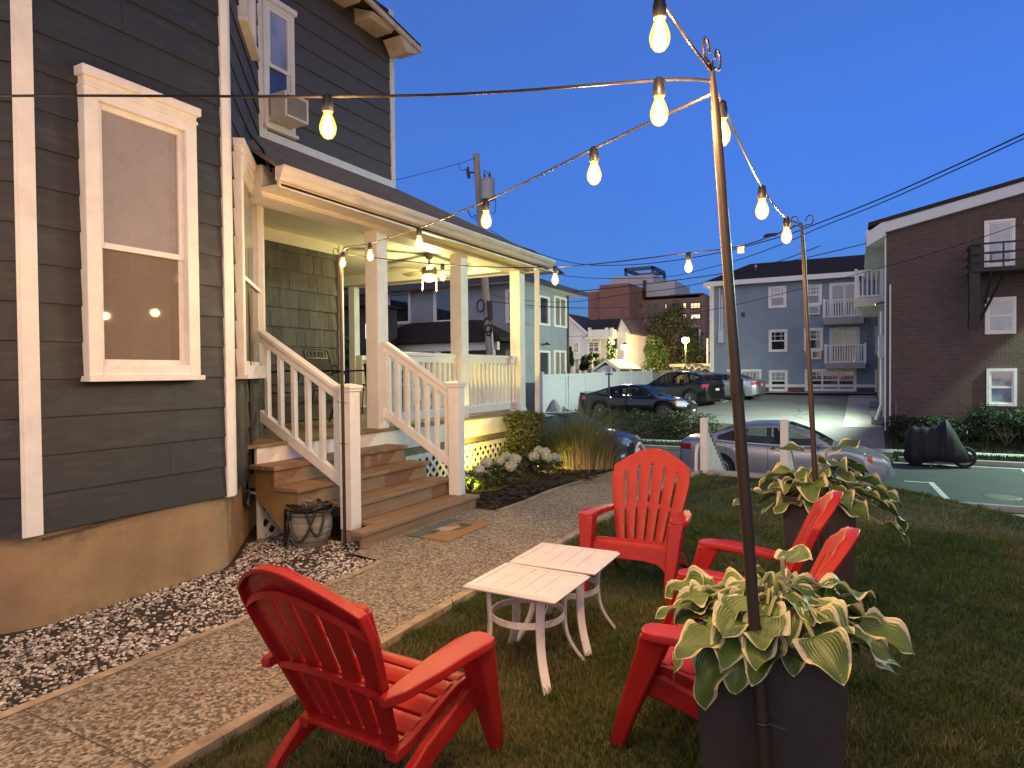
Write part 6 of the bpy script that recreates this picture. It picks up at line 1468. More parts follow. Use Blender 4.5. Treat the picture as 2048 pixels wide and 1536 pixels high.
# fire escape
FE = M('fire_escape_iron', (.016, .013, .012), .6, .2, 10); a = oy(1944, 535, YB-1.1); x0 = a.x; x1 = x0+3.2; zf = oy(1960, 538, YB-1.1).z; zr_ = oy(1960, 488, YB-1.1).z
mb = MB(); mb.box(x0, x1, YB-1.1, YB, zf-.08, zf)
mb.build('fire_escape_floor', FE, bb)
mb = MB()
for z in (zr_, lerp(zf, zr_, .62), lerp(zf, zr_, .28)): mb.box(x0, x1, YB-1.12, YB-1.08, z-.03, z+.03); mb.box(x0-.02, x0+.02, YB-1.1, YB, z-.03, z+.03)
for i in range(5): x = lerp(x0, x1, i/4); mb.box(x-.02, x+.02, YB-1.11, YB-1.07, zf, zr_)
mb.build('fire_escape_railing', FE, bb)
zl0, zl1 = oy(1944, 660, YB-1.0).z, oy(1944, 490, YB-1.0).z
mb = MB(); mb.box(x0-.06, x0+.22, YB-1.05, YB-.75, zl0, zl1); mb.build('drop_ladder', FE, bb)
pA, pB = oy(1952, 655, YB-.05), oy(2010, 545, YB-.9); MB().beam(pA, pB, .06, .06).build('fire_escape_brace', FE, bb)
for x in (x0+.5, x0+2.0): MB().beam((x, YB-.02, zf-1.0), (x, YB-1.0, zf-.06), .06, .06).build('fire_escape_brace', FE, bb)
# side balcony towards the car park
yb0, yb1 = 27.6, 30.0; pa = oy(1709, 600, yb0); xb0 = pa.x; zb_ = oy(1730, 594, yb0).z; zt2 = oy(1730, 540, yb0).z; zs1 = oy(1730, 626, yb0).z
MB().box(xb0, X0, yb0, yb1, lerp(zs1, zb_, .42), zb_-.02).build('balcony', M('balcony_cream', (.56, .54, .42), .6, .08, 3), bb)
MB().loft([[(xb0+.05, yb0+.05, lerp(zs1, zb_, .42)), (X0, yb0+.05, lerp(zs1, zb_, .42)), (X0, yb1, lerp(zs1, zb_, .42)), (xb0+.05, yb1, lerp(zs1, zb_, .42))], [(xb0+.25, yb0+.2, zs1), (X0, yb0+.2, zs1), (X0, yb1-.2, zs1), (xb0+.25, yb1-.2, zs1)]]).build('balcony', M('balcony_under', (.30, .29, .24), .7), bb)
balcony_rail(bb, xb0+.05, X0-.05, yb0, zb_, zt2, 6)
o = MB().box(xb0, xb0+.06, yb0, yb1, zt2-.06, zt2).box(xb0, xb0+.06, yb0, yb1, zb_, zb_+.06).build('balcony_railing', WHITE, bb)
for i in range(12): y = lerp(yb0, yb1, (i+.5)/12); MB().box(xb0+.01, xb0+.05, y-.02, y+.02, zb_, zt2).build('baluster', WHITE, o)
MB().tube([(X0-.10, YB+1.2, zs1), (X0-.10, YB+1.2, .2), (X0-.28, YB+1.0, -.35)], .06, 8).build('downspout', WHITE, bb, smooth=True)
MB().box(X0-.22, X0-.02, YB+.9, YB+1.3, 1.9, 2.7).build('meter_box', FAS, bb, bevel=.02)
for y in (27.2, 29.2, 33): MB().box(X0-.42, X0-.05, y, y+.9, zt(0, y)+.05, zt(0, y)+.30).build('window_well', M('well_metal', (.20, .20, .19), .6), bb)
wl = MB(); pw = Vector((X0-.22, YB+.25, oy(1762, 608, YB+.25).z)); wl.tube([pw+Vector((.2, 0, .05)), pw+Vector((.05, 0, .03))], .03, 8); wl.loft([[pw+Vector((-.1, -.10, -.05)), pw+Vector((-.1, .10, -.05)), pw+Vector((-.1, .10, .03)), pw+Vector((-.1, -.10, .03))], [pw+Vector((.1, -.08, 0)), pw+Vector((.1, .08, 0)), pw+Vector((.1, .08, .09)), pw+Vector((.1, -.08, .09))]])
wlo = wl.build('flood_light', TRIM, bb)
MB().add([pw+Vector((-.104, -.09, -.046)), pw+Vector((-.104, .09, -.046)), pw+Vector((-.104, .09, .02)), pw+Vector((-.104, -.09, .02))], [(0, 1, 2, 3)]).build('lens', M_emit('flood_lens', (.8, 1, .62), 6), wlo)
l = bpy.data.lights.new('flood_beam', 'SPOT'); l.energy = FLOOD_E; l.color = (.84, 1, .78); l.spot_size = R(124); l.spot_blend = .7; l.shadow_soft_size = .08
o = bpy.data.objects.new('flood_beam', l); COL.objects.link(o); o.location = pw+Vector((-.42, -.1, -.08)); o.rotation_euler = Vector((-.80, .28, -.52)).to_track_quat('-Z', 'Y').to_euler()
# ------------------------------------------------------------------ pale house behind the porch
HX, HY = -13.0, 24.6; EZ2 = 5.35
gh = thing('two_storey_house', 'pale blue grey two storey house with dark hipped roof across the street', 'house', (-18, 28, -.8))
GREYH = M('grey_stucco', (.25, .29, .31), .75, .08, 1.5, bmp=.2, bscale=40)
MB().box(-27, HX, HY, 30.3, -1.3, EZ2).build('wall', GREYH, gh)
mb = MB(); o_ = .75; mb.loft([[(-27-o_, HY-o_, EZ2+.02), (HX+o_, HY-o_, EZ2+.02), (HX+o_, 30.3+o_, EZ2+.02), (-27-o_, 30.3+o_, EZ2+.02)], [(-27-o_, HY-o_, EZ2+.14), (HX+o_, HY-o_, EZ2+.14), (HX+o_, 30.3+o_, EZ2+.14), (-27-o_, 30.3+o_, EZ2+.14)], [(-22, 27.2, 6.9), (HX-3.2, 27.2, 6.9), (HX-3.2, 27.8, 6.9), (-22, 27.8, 6.9)]]); mb.build('roof', ROOFD, gh, recalc=True)
MB().box(-27-o_-.03, HX+o_+.02, HY-o_-.03, HY-o_, EZ2-.08, EZ2+.15).box(HX+o_, HX+o_+.03, HY-o_-.03, 30.3+o_, EZ2-.08, EZ2+.15).build('gutter', M('gutter_dark', (.05, .05, .05), .5), gh)
MB().box(-27-o_, HX+o_-.02, HY-o_, HY, EZ2-.05, EZ2+.01).box(HX, HX+o_-.02, HY, 30.3+o_-.02, EZ2-.05, EZ2+.01).build('soffit', WHITE, gh)
for q in ((776, 583, 822, 649), (868, 576, 925, 646), (660, 590, 705, 650), (1012, 578, 1040, 646)): fwin(gh, HY, *q, G_DARK, casing=.10, mid=False)
def xwin(parent, X, px0, py0, px1, py1, pane, casing=.1, mull=(), frame=WHITE):
    a, b = ox(px0, (py0+py1)/2, X), ox(px1, (py0+py1)/2, X); z1, z0 = ox((px0+px1)/2, py0, X).z, ox((px0+px1)/2, py1, X).z; w, h = b.y-a.y, z1-z0; f = MB(); O = (X, a.y, z0); u, n = (0, 1, 0), (1, 0, 0); B = lambda *q: f.fbox(O, u, n, *q); cw = casing*2.0
    B(0, cw, 0, h, -.03, .06); B(w-cw, w, 0, h, -.03, .06); B(cw, w-cw, h-casing, h, -.03, .06); B(cw, w-cw, 0, casing, -.03, .06)
    for m_ in mull: B(w*m_-.06, w*m_+.06, casing, h-casing, -.03, .05)
    o = f.build('window', frame, parent); MB().fbox(O, u, n, cw*.6, w-cw*.6, casing*.5, h-casing*.5, -.02, .01).build('pane', pane, o); return o
for q, m_ in (((1075, 592, 1098, 651), ()), ((1106, 594, 1132, 655), (.5,)), ((1074, 701, 1099, 757), ()), ((1106, 701, 1131, 752), (.5,))): xwin(gh, HX, *q, G_DARK if q[0] < 1100 else G_CURT, mull=m_)
fwin(gh, HY, 1012, 699, 1040, 740, G_DARK, mid=False)
pl_ = ox(1085, 690, HX); MB().lathe([(.02, .12), (.18, .02), (.2, 0), (.16, 0)], (HX+.22, pl_.y, pl_.z), 12).build('wall_lamp', TRIM, gh)
MB().box(HX-.02, HX+.03, 30.1, 30.33, -.8, EZ2).build('corner_board', TRIM, gh)
MB().tube([(HX-1.3, HY-.06, EZ2-.1), (HX-1.3, HY-.06, -.6)], .05, 8).build('downspout', WHITE, gh, smooth=True)
e0, e1 = oy(742, 690, 22.6), oy(1000, 678, 22.6); ez = e0.z; tz = oy(850, 646, 24.5).z
mb = MB(); mb.loft([[(e0.x-1, 22.6, ez), (e1.x, 22.6, ez), (e1.x, HY, ez), (e0.x-1, HY, ez)], [(e0.x-1, 22.6, ez+.14), (e1.x, 22.6, ez+.14), (e1.x, HY, ez+.14), (e0.x-1, HY, ez+.14)], [(e0.x+1.0, 24.2, tz), (e1.x-2.2, 24.2, tz), (e1.x-2.0, HY, tz), (e0.x+.8, HY, tz)]]); mb.build('porch_roof', ROOFD, gh, recalc=True)
MB().box(e0.x, e1.x-.3, 22.9, 23.1, ez-.35, ez-.02).build('porch_beam', WHITE, gh)
for x in (e0.x+.6, (e0.x+e1.x)/2, e1.x-.6): MB().box(x-.1, x+.1, 22.9, 23.1, -1.1, ez-.35).build('porch_column', WHITE, gh)
MB().box(-20, -15, HY-.05, HY, -.9, 1.9).build('entrance', G_DARK, gh)
# dormer peeping over the porch roof
dp = od(1035, 505, 30); mb = MB(); mb.loft([[(dp.x-1.6, dp.y-.5, dp.z-.5), (dp.x+1.1, dp.y-.5, dp.z-.7), (dp.x+1.1, dp.y+3, dp.z-.7), (dp.x-1.6, dp.y+3, dp.z-.5)], [(dp.x-1.2, dp.y+.5, dp.z+.4), (dp.x-.1, dp.y+.5, dp.z+.4), (dp.x-.1, dp.y+2, dp.z+.4), (dp.x-1.2, dp.y+2, dp.z+.4)]]); mb.build('dormer_roof', ROOFD, gh, recalc=True)
MB().box(dp.x-.5, dp.x+1.15, dp.y-.55, dp.y+2, dp.z-.80, dp.z-.66).build('dormer_eave', WHITE, gh)
# brown neighbour at the far left of the gap under the porch
bn = thing('dark_house', 'dark brown house partly visible behind the porch rail', 'house', (-27, 22, -1)); MB().box(-26, -17.45, 20.5, 22.2, -1.2, 4.2).build('wall', lap_mat('brown_siding', (.022, .017, .015), .2), bn); MB().tube([(-17.5, 20.44, 4.2), (-17.42, 20.42, 3.6), (-17.42, 20.42, -1)], .05, 8).build('downspout', STEEL, bn, smooth=True)
MB().prism([(-26.4, 4.2), (-17.1, 4.2), (-21.5, 5.3)], 'y', 20.0, 22.6).build('roof', ROOFD, bn, recalc=True)
q = oy(732, 662, 20.3); MB().box(q.x-.07, q.x+.07, 20.35, 20.5, q.z-.3, q.z+.3).build('wall_lamp', M_emit('house_lamp', (1, .9, .7), 1.2), bn)
# ------------------------------------------------------------------ white modern house
WY = 52.0; wh = thing('white_house', 'white modern farmhouse with dark metal roof and roof terrace', 'house', (-16, 56, 0)); WH = lap_mat('white_siding', (.62, .64, .66), .2)
def P_(x, y, Y=WY): return oy(x, y, Y)
a, b, c_ = P_(1100, 745), P_(1180, 672), P_(1246, 672)
MB().box(a.x, b.x, WY, WY+8, -.2, b.z).build('wall', WH, wh); MB().box(b.x, c_.x, WY+.8, WY+9, -.2, b.z+.3).build('wall', WH, wh)
g0, g1, g2 = P_(1093, 615), P_(1136, 640), P_(1178, 671); mb = MB(); gx = 2*P_(1128, 0).x-g2.x; pz = P_(1128, 632).z
MB().prism([(gx, g2.z), (g2.x, g2.z), ((gx+g2.x)/2, pz)], 'y', WY, WY+.4).build('gable', WH, wh)
METAL = M('standing_seam', (.06, .052, .052), .7, .15, 3, spec=.12)
mb = MB(); pk = Vector(((gx+g2.x)/2, WY-.3, pz+.06))
for s in (1, -1): xx = g2.x+.15 if s > 0 else gx-.15; mb.loft([[(pk.x, y, pk.z), (xx, y, g2.z-.08), (xx, y, g2.z+.10), (pk.x, y, pk.z+.18)] for y in (WY-.3, WY-.12)])
mb.build('barge_board', WHITE, wh, recalc=True); mb = MB()
for s in (1, -1): xx = g2.x+.15 if s > 0 else gx-.15; mb.loft([[(pk.x, y, pk.z), (xx, y, g2.z-.10), (xx, y, g2.z+.09), (pk.x, y, pk.z+.17)] for y in (WY-.12, WY+5)])
mb.build('roof', METAL, wh, recalc=True)
r0, r1, r2, r3 = P_(1140, 641, WY+4), P_(1243, 637, WY+4), P_(1232, 668, WY+.6), P_(1150, 672, WY+.6); mb = MB(); mb.add([r3, r2, r1, r0], [(0, 1, 2, 3)])
for i in range(1, 22): u = i/22; mb.beam(r3.lerp(r2, u), r0.lerp(r1, u), .05, .07)
mb.build('roof', METAL, wh)
ga, gb, gc_ = P_(1234, 668, WY+1), P_(1248, 668, WY+1), P_(1243, 639, WY+1); MB().loft([[(ga.x, y, ga.z), (gb.x+.6, y, gb.z), (gc_.x, y, gc_.z+.1)] for y in (WY+1, WY+6)]).build('gable', WH, wh, recalc=True)
mb = MB()
for e, f_ in ((ga, -.1), (gb+Vector((.6, 0, 0)), .1)): mb.loft([[(gc_.x, y, gc_.z+.1), (e.x+f_, y, e.z-.05), (e.x+f_, y, e.z+.10), (gc_.x, y, gc_.z+.28)] for y in (WY+.9, WY+6)])
mb.build('roof', METAL, wh, recalc=True)
a, b = P_(1179, 675, WY-.3), P_(1224, 658, WY-.3); MB().box(a.x, b.x, WY-.3, WY+1.5, a.z, b.z).build('terrace_parapet', WH, wh)
for x in (1179.5, 1213.5, 1223.5): q, q2 = P_(x, 676, WY-.35), P_(x, 655.5, WY-.35); MB().box(q.x-.12, q.x+.12, WY-.45, WY-.2, q.z, q2.z).build('terrace_post', WHITE, wh)
a, b = P_(1170, 679, WY-.6), P_(1219, 673, WY-.6); MB().box(a.x, b.x, WY-.7, WY+.9, a.z, b.z).build('cornice', WHITE, wh)
fwin(wh, WY, 1145.5, 683, 1159, 707.5, G_DARK, frame=WHITE, casing=.12, mid=True, mull=(.5,)); fwin(wh, WY, 1175, 681.5, 1200.5, 707, G_DARK, casing=.12, mull=(.5,), muntin=(2, 2))
a, b = P_(1136, 719, WY-1.4), P_(1180, 716, WY-1.4); MB().box(a.x, b.x, WY-1.4, WY, a.z, b.z).build('porch_roof', WHITE, wh)
for x in (1148, 1160): q = P_(x, 738, WY-1.3); MB().box(q.x-.08, q.x+.08, WY-1.35, WY-1.2, -.2, a.z).build('porch_column', WHITE, wh)
MB().box(P_(1146, 0).x, P_(1178, 0).x, WY-.05, WY, 0, 1.7).build('entrance', G_DARK, wh)
q = P_(1224, 686, WY+.7); MB().box(q.x-.4, q.x+.4, WY+.72, WY+.8, q.z-.5, q.z+.35).build('lit_window', TRIM, wh); MB().lathe([(.02, .25), (.22, .15), (.26, 0), (.2, -.12), (.05, -.15)], (q.x, WY+.6, q.z), 14).build('porch_lamp', M_emit('porch_globe', (1, .78, .4), 3.5), wh, smooth=True)
# small white shed with a gable
SY = 38.0; sh = thing('garden_shed', 'small white gabled shed with a dark vent behind the white fence', 'shed', (-14, 40, 0)); a, b, k = oy(1186, 741, SY), oy(1243, 740, SY), oy(1213.5, 724, SY)
MB().prism([(a.x+.2, -.2), (b.x-.2, -.2), (b.x-.2, a.z), (k.x, k.z-.1), (a.x+.2, a.z)], 'y', SY, SY+4).build('wall', WH, sh, recalc=True)
mb = MB()
for e in (a, b): mb.loft([[(k.x, y, k.z), (e.x, y, e.z-.08), (e.x, y, e.z+.08), (k.x, y, k.z+.16)] for y in (SY-.25, SY+4.3)])
mb.build('roof', [M('shed_roof', (.13, .11, .085), .8, .2, 6)], sh, recalc=True)
mb = MB()
for e in (a, b): mb.loft([[(k.x, y, k.z-.02), (e.x, y, e.z-.12), (e.x, y, e.z+.05), (k.x, y, k.z+.14)] for y in (SY-.30, SY-.25)])
mb.build('barge_board', WHITE, sh, recalc=True); q = oy(1215, 732, SY); MB().box(q.x-.12, q.x+.12, SY-.03, SY, q.z-.2, q.z+.22).build('vent', TRIM, sh)
# ------------------------------------------------------------------ brick hospital block in the distance
HD = 138.0; ho = thing('brick_tower_block', 'large brown brick block with grey rooftop plant and lit windows in the distance', 'office building', (-38, 150, 0))
BR1 = M_brick('far_red_brick', (.32, .155, .105), (.25, .12, .08), (.30, .19, .14), 3); BR2 = M_brick('far_brown_brick', (.25, .165, .115), (.19, .125, .09), (.24, .18, .14), 3); GRM = M('plant_room_grey', (.42, .43, .42), .7, .08, .3)
def blk(nm, px0, py0, px1, py1, Y, dep, mat, zb_=0):
    a, b = oy(px0, py1, Y), oy(px1, py0, Y); o = MB().box(a.x, b.x, Y, Y+dep, zb_ if zb_ is not None else a.z, b.z).build(nm, mat, ho); return a, b
blk('wing', 1249, 594, 1400, 740, HD, 30, BR2)
a, b = oy(1400, 740, HD), oy(1411, 588, HD); MB().loft([[(a.x, HD, z), (lerp(a.x, b.x, .8), HD+.9, z), (b.x, HD+3, z), (b.x, HD+30, z), (a.x, HD+30, z)] for z in (0, b.z)]).build('wing', BR2, ho, recalc=True)
blk('parapet', 1340, 585.5, 1406, 592, HD-.4, 20, TRIM, None); blk('wing', 1200, 566, 1258, 740, HD-6, 20, BR1); blk('wing', 1177, 583, 1200.5, 740, HD-5, 18, BR1)
blk('plant_room', 1180, 580, 1198, 586, HD-4, 10, GRM, None); blk('plant_room', 1221, 548, 1306, 592, HD+8, 18, GRM, None); blk('plant_room', 1291, 561, 1350, 594, HD+4, 14, GRM, None); blk('duct', 1285.5, 560, 1291, 594, HD+3.5, 1, TRIM, None)
a, b = oy(1251, 549, HD+10), oy(1305, 534, HD+10); mb = MB()
for yy in (HD+10, HD+20):
    for xx in (a.x, b.x): mb.box(xx-.3, xx+.3, yy, yy+.6, a.z-.5, b.z)
    mb.box(a.x, b.x, yy, yy+.6, b.z-.5, b.z+.3)
for xx in (a.x, b.x): mb.box(xx-.3, xx+.3, HD+10, HD+20, b.z-.5, b.z+.3)
mb.build('steel_frame', M('blue_steel', (.05, .06, .08), .5), ho)
wins = []
for yy0, yy1, kinds in ((604.5, 617.5, 'yyyl'), (627, 639, 'wwwl'), (649, 661, 'bbbl'), (671, 681, 'wwwd')):
    wins.append((1380, yy0, 1402, yy1, {'y': G_WARM, 'w': G_WARM2, 'b': G_BLUE}[kinds[0]], (.34, .67)))
    wins.append((1365, yy0, 1374, yy1, G_WARM if kinds[0] == 'y' else G_WARM2 if kinds[0] == 'w' else G_BLUE, ()))
for yy0 in (605, 627): wins.append((1351.5, yy0, 1357, yy0+10, G_WARM2, ()))
for x0_, yy0, g in ((1329, 607, G_WARM2), (1297.5, 608, G_DARK), (1309, 607, G_DARK), (1297.5, 630, G_DARK), (1310, 629, G_DARK), (1328, 629, G_DARK), (1260, 600, G_DARK), (1266, 600, G_BLUE), (1280.5, 605, G_WARM), (1260, 624, G_DARK), (1267, 624, G_DARK), (1285.5, 629, G_WARM2), (1280.5, 650, G_WARM2), (1262, 650, G_DARK), (1273, 624, G_DARK), (1273, 602, G_DARK)): wins.append((x0_, yy0, x0_+(6 if x0_ > 1290 else 3.5), yy0+11, g, ()))
for q in wins: fwin(ho, HD, q[0], q[1], q[2], q[3], q[4], frame=M('far_frame', (.10, .09, .085), .6) if 'far_frame' not in bpy.data.materials else bpy.data.materials['far_frame'], casing=.18, mid=False, mull=q[5], depth=.15)
fr = thing('red_brick_house', 'small red brick house end glimpsed beside the grey apartments', 'house', (-38, 100, 0)); a, b = oy(1412, 745, 100), oy(1428, 662, 100); MB().prism([(a.x, 0), (b.x+3, 0), (b.x+3, b.z-1), (b.x-.3, b.z), (a.x, b.z-1.6)], 'y', 100, 108).build('wall', BR1, fr, recalc=True)
# ------------------------------------------------------------------ fences
FWH = M('vinyl_fence', (.50, .54, .58), .45, .05, 3, dirt=((.45, .47, .46), .4), dscale=.8)
fe = thing('vinyl_fence', 'white vinyl privacy fence along the left edge of the car park', 'fence', (-11.0, 28, -.7)); ft = lambda y: oz(1, 1, 1) and 1.55
corner = [(-11.0, 23.0), (-11.02, 25.3), (-11.04, 27.6), (-11.06, 29.9), (-11.08, 32.2), (-11.1, 34.5), (-11.12, 36.8), (-11.14, 38.6)]
tops = [ol(x, y, (-11, 23), (-11.14, 38.6)).z for x, y in ((1088, 749), (1300, 741))]
for i, (a, b) in enumerate(zip(corner, corner[1:])):
    h0 = lerp(tops[0], tops[1], i/7); zb_ = zt(a[0], a[1])-.3
    MB().box(a[0]-.022, a[0]+.022, a[1]+.06, b[1]-.06, zb_, h0-.06).build('fence_panel', FWH, fe); MB().box(a[0]-.05, a[0]+.05, a[1]+.06, b[1]-.06, h0-.14, h0).build('fence_rail', FWH, fe)
for i, a in enumerate(corner):
    h0 = lerp(tops[0], tops[1], i/7); MB().box(a[0]-.065, a[0]+.065, a[1]-.065, a[1]+.065, zt(*a)-.3, h0+.06).loft([[(a[0]-.08, a[1]-.08, h0+.06), (a[0]+.08, a[1]-.08, h0+.06), (a[0]+.08, a[1]+.08, h0+.06), (a[0]-.08, a[1]+.08, h0+.06)], [(a[0]-.01, a[1]-.01, h0+.12), (a[0]+.01, a[1]-.01, h0+.12), (a[0]+.01, a[1]+.01, h0+.12), (a[0]-.01, a[1]+.01, h0+.12)]]).build('fence_post', FWH, fe)
wf = thing('wooden_fence', 'weathered grey board fence at the back of the car park', 'fence', (-10, 39.5, 0)); GW = M_wood('grey_boards', (.22, .21, .19), (.12, .11, .10), 'z'); YW = M_wood('tan_boards', (.46, .36, .16), (.28, .20, .09), 'z')
a0, a1 = oy(1297, 750, 39.3), oy(1349, 742, 39.3); mb = MB(); x = a0.x
while x < a1.x-1.0: mb.box(x, x+.13, 39.3, 39.33, -.1, a1.z-.08); x += .15
mb.build('boards', GW, wf); mb = MB()
while x < a1.x+.1: mb.box(x, x+.22, 39.3, 39.34, -.1, a1.z-.05); x += .26
mb.box(a1.x-1.0, a1.x+.1, 39.28, 39.36, a1.z-.05, a1.z+.05); mb.build('tan_boards', YW, wf)
for i, (px, top) in enumerate(((1372, 731), (1386, 731), (1399, 735), (1412, 737))):
    a, b, k = oy(px-8, 752, 46-i), oy(px+8, 741, 46-i), oy(px, top, 46-i); s_ = thing('wooden_shed', ('tan wooden shed with a peaked gable, ' + ['leftmost', 'second', 'third', 'rightmost'][i]+' of the row'), 'shed', (k.x, 46-i, 0), group='row of small tan sheds')
    MB().prism([(a.x, -.1), (b.x, -.1), (b.x, b.z), (k.x, k.z), (a.x, b.z)], 'y', 46-i, 49-i).build('wall', YW if i < 3 else GW, s_, recalc=True); mb = MB()
    for e in (a.x-.08, b.x+.08): mb.loft([[(k.x, y, k.z+.02), (e, y, b.z-.08), (e, y, b.z+.02), (k.x, y, k.z+.12)] for y in (45.8-i, 49-i)])
    mb.build('roof', M('cream_roof', (.5, .46, .33), .7) if i == 0 else bpy.data.materials['cream_roof'], s_, recalc=True); MB().box(k.x-.05, k.x+.05, 45.97-i, 46-i, 0, b.z-.1).build('door', GW, s_)
lw = thing('garage_block', 'long low cream garage with grey roof behind the sheds', 'garage', (-9, 58, 0)); a, b = oy(1344, 752, 55), oy(1430, 733, 55); MB().box(a.x, b.x+3, 55, 60, -.1, b.z).build('wall', M('cream_wall', (.48, .45, .34), .7), lw); MB().box(a.x-.2, b.x+3, 54.7, 60.3, b.z, b.z+.25).build('roof', M('grey_roof', (.16, .17, .18), .7), lw)
# ------------------------------------------------------------------ sign, boulder, bag
q = od(1218, 780, 27.0); sg = thing('parking_sign', 'small white sign on a thin dark post in front of the white fence', 'sign', (q.x, q.y, -.8)); zt_, zb_ = od(1218, 731, 27).z, od(1218, 746, 27).z
MB().box(q.x-.03, q.x+.03, q.y-.02, q.y+.02, -1.1, zt_-.05).build('post', M('post_green', (.03, .05, .045), .6), sg); so = MB().box(q.x-.13, q.x+.13, q.y-.04, q.y-.022, zb_, zt_).build('plate', M('sign_white', (.62, .64, .62), .5), sg, bevel=.006)
mb = MB()
for i in range(5): z = lerp(zt_-.05, zb_+.06, i/4); wd = (.08, .05, .09, .07, .06)[i]; mb.box(q.x-wd, q.x+wd, q.y-.044, q.y-.0402, z-.012, z+.008)
mb.build('lettering', M('sign_ink', (.12, .14, .16), .6), so); MB().box(q.x-.16, q.x+.16, q.y-.03, q.y+.03, zb_-.07, zb_-.02).build('bracket', TRIM, sg)
bc = od(1108, 818, 24.2); mb = MB(); rr = random.Random(3); rings = []
for i in range(9):
    v = i/8; ring = []
    for k in range(12): a = 2*PI*k/12; f = (math.cos(v*PI/2)**.6)*(1+.15*mnoise.noise(Vector((math.cos(a)*1.5, math.sin(a)*1.5, v*2)))); ring.append((bc.x+.34*f*math.cos(a), bc.y+.25*f*math.sin(a), bc.z-.35+.72*v))
    rings.append(ring)
mb.loft(rings); tag(mb.build('boulder', M('boulder_stone', (.26, .29, .33), .85, .3, 4, bmp=.6, bscale=12), smooth=60, recalc=True), 'grey rounded boulder at the foot of the white fence', 'boulder')
q = oy(1503, 788, 39.2); mb = MB(); mb.lathe([(.30, 0), (.36, .1), (.26, .28), (.10, .42), (.03, .47)], (q.x, 39.3, .2), 12); tag(mb.build('rubbish_bag', M('white_plastic', (.68, .68, .66), .4, .1, 5, bmp=.8, bscale=8), smooth=60), 'white plastic bag on the pavement under the mailboxes', 'bag')
# ------------------------------------------------------------------ hedges, bushes, trees
r = random.Random(9); lb = []
a, b = oy(1172, 850, 24.9), oy(1442, 850, 24.9)
for i in range(34): x = lerp(a.x-1.2, b.x, (i+.5)/34); f = min(1, (34-i)/4); lb.append((x, 24.95+r.uniform(-.25, .35), -.56+r.uniform(-.10, .07)-.35*(1-f), .42, .42, .46*f+.1))
for i in range(20): x = lerp(a.x-1, b.x+.2, (i+.5)/20); lb.append((x, 24.5, -.98, .4, .3, .22))
t = shrub('hedge', 'long low clipped hedge between the pavement and the car park', 'hedge', (0, 0, 0), lb, 17000, .042, GREEN, 22, stems=0, shell=.75); 
c = oz(1245, 935, 0)
for nm, lab, px, d, hh, ww, seed in (('yew_bush', 'dark spreading yew bush nearest the brick corner', 1838, 21.2, 1.05, .95, 1), ('yew_bush', 'rounded dark bush directly behind the covered motorcycle', 1915, 20.8, .95, .85, 2), ('yew_bush', 'big dark bush below the brick building window at the frame edge', 2010, 20.3, 1.35, 1.1, 3), ('yew_bush', 'dark bush partly cut by the frame edge', 2085, 19.9, 1.25, .9, 4)):
    rr = random.Random(seed); p = od(px, 870, d); lb = [(rr.uniform(-.6, .6)*ww, rr.uniform(-.3, .3), hh*rr.uniform(.35, .72), ww*rr.uniform(.35, .55), ww*.45, hh*rr.uniform(.22, .34)) for _ in range(9)]
    shrub(nm, lab, 'bush', (p.x, p.y, zt(p.x, p.y)), lb, 3600, .06, DARKG, seed+40, group='bushes along the brick wall', flat=.35, shell=.5)
def tree(label, px0, py0, px1, py1, d, n, size, mat, seed, nl=22, group=None, name='tree', cone=False):
    r = random.Random(seed); c, lb, w, h = lobes_of(px0, py0, px1, py1, d, r, nl, cone); t = thing(name, label, 'tree', (c.x, c.y, 0), group=group); base = Vector((c.x, c.y, c.z)); mb = MB()
    for l in lb: leaf_cloud(mb, base+Vector(l[:3]), l[3:6], n//nl, size, r, shell=.45)
    mb.build('crown', mat, t); mb = MB(); top = base+Vector((0, 0, h*.75)); mb.tube(spline([Vector((c.x, c.y, -.3)), base+Vector((0, 0, h*.3)), top], 4), [.16*h/4*(1-.9*i/8) for i in range(9)], 8)
    for l in lb[:8]: e = base+Vector(l[:3]); s0 = Vector((c.x, c.y, 0)).lerp(top, r.uniform(.25, .6)); mb.tube([s0, s0.lerp(e, .5)+Vector((0, 0, .1)), e], [.05*h/4, .035*h/4, .012], 6)
    mb.build('trunk', BARK, t, smooth=True); return t
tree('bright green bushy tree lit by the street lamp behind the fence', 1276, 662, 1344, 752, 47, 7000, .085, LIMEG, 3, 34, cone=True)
tree('tall dim tree in front of the brown brick block', 1284, 594, 1392, 752, 62, 6000, .15, M_leaf('olive_leaf', (.05, .06, .025), (.085, .10, .04), (.13, .14, .06)), 5, 34)
tree('dark tree beside the glowing amber lamp', 1360, 655, 1422, 752, 58, 3200, .15, DARKG, 7)
tree('slim dark evergreen between the pale house and the white house', 1128, 690, 1150, 745, 36, 1500, .09, DARKG, 8, 9)
tree('young dark tree in front of the white house wall', 1160, 700, 1205, 748, 43, 1900, .09, DARKG, 9, 12)
tree('thin young tree with sparse leaves near the lit porch lamp', 1196, 678, 1236, 745, 44, 1000, .09, DARKG, 10, 12)
tree('leafy green shrub tree visible behind the porch rail', 672, 662, 748, 745, 17.5, 5200, .06, LIMEG, 12, 16)
vb = oy(1330, 742, 39.8); shrub('vine', 'yellow lit vine spilling over the wooden fence', 'vine', (vb.x, vb.y, 0), [(lerp(-1.4, 1.2, k/7), .2, vb.z+.02*((k*37) % 5)-.1, .35, .25, .22) for k in range(8)], 1500, .06, LIMEG, 31, stems=3)
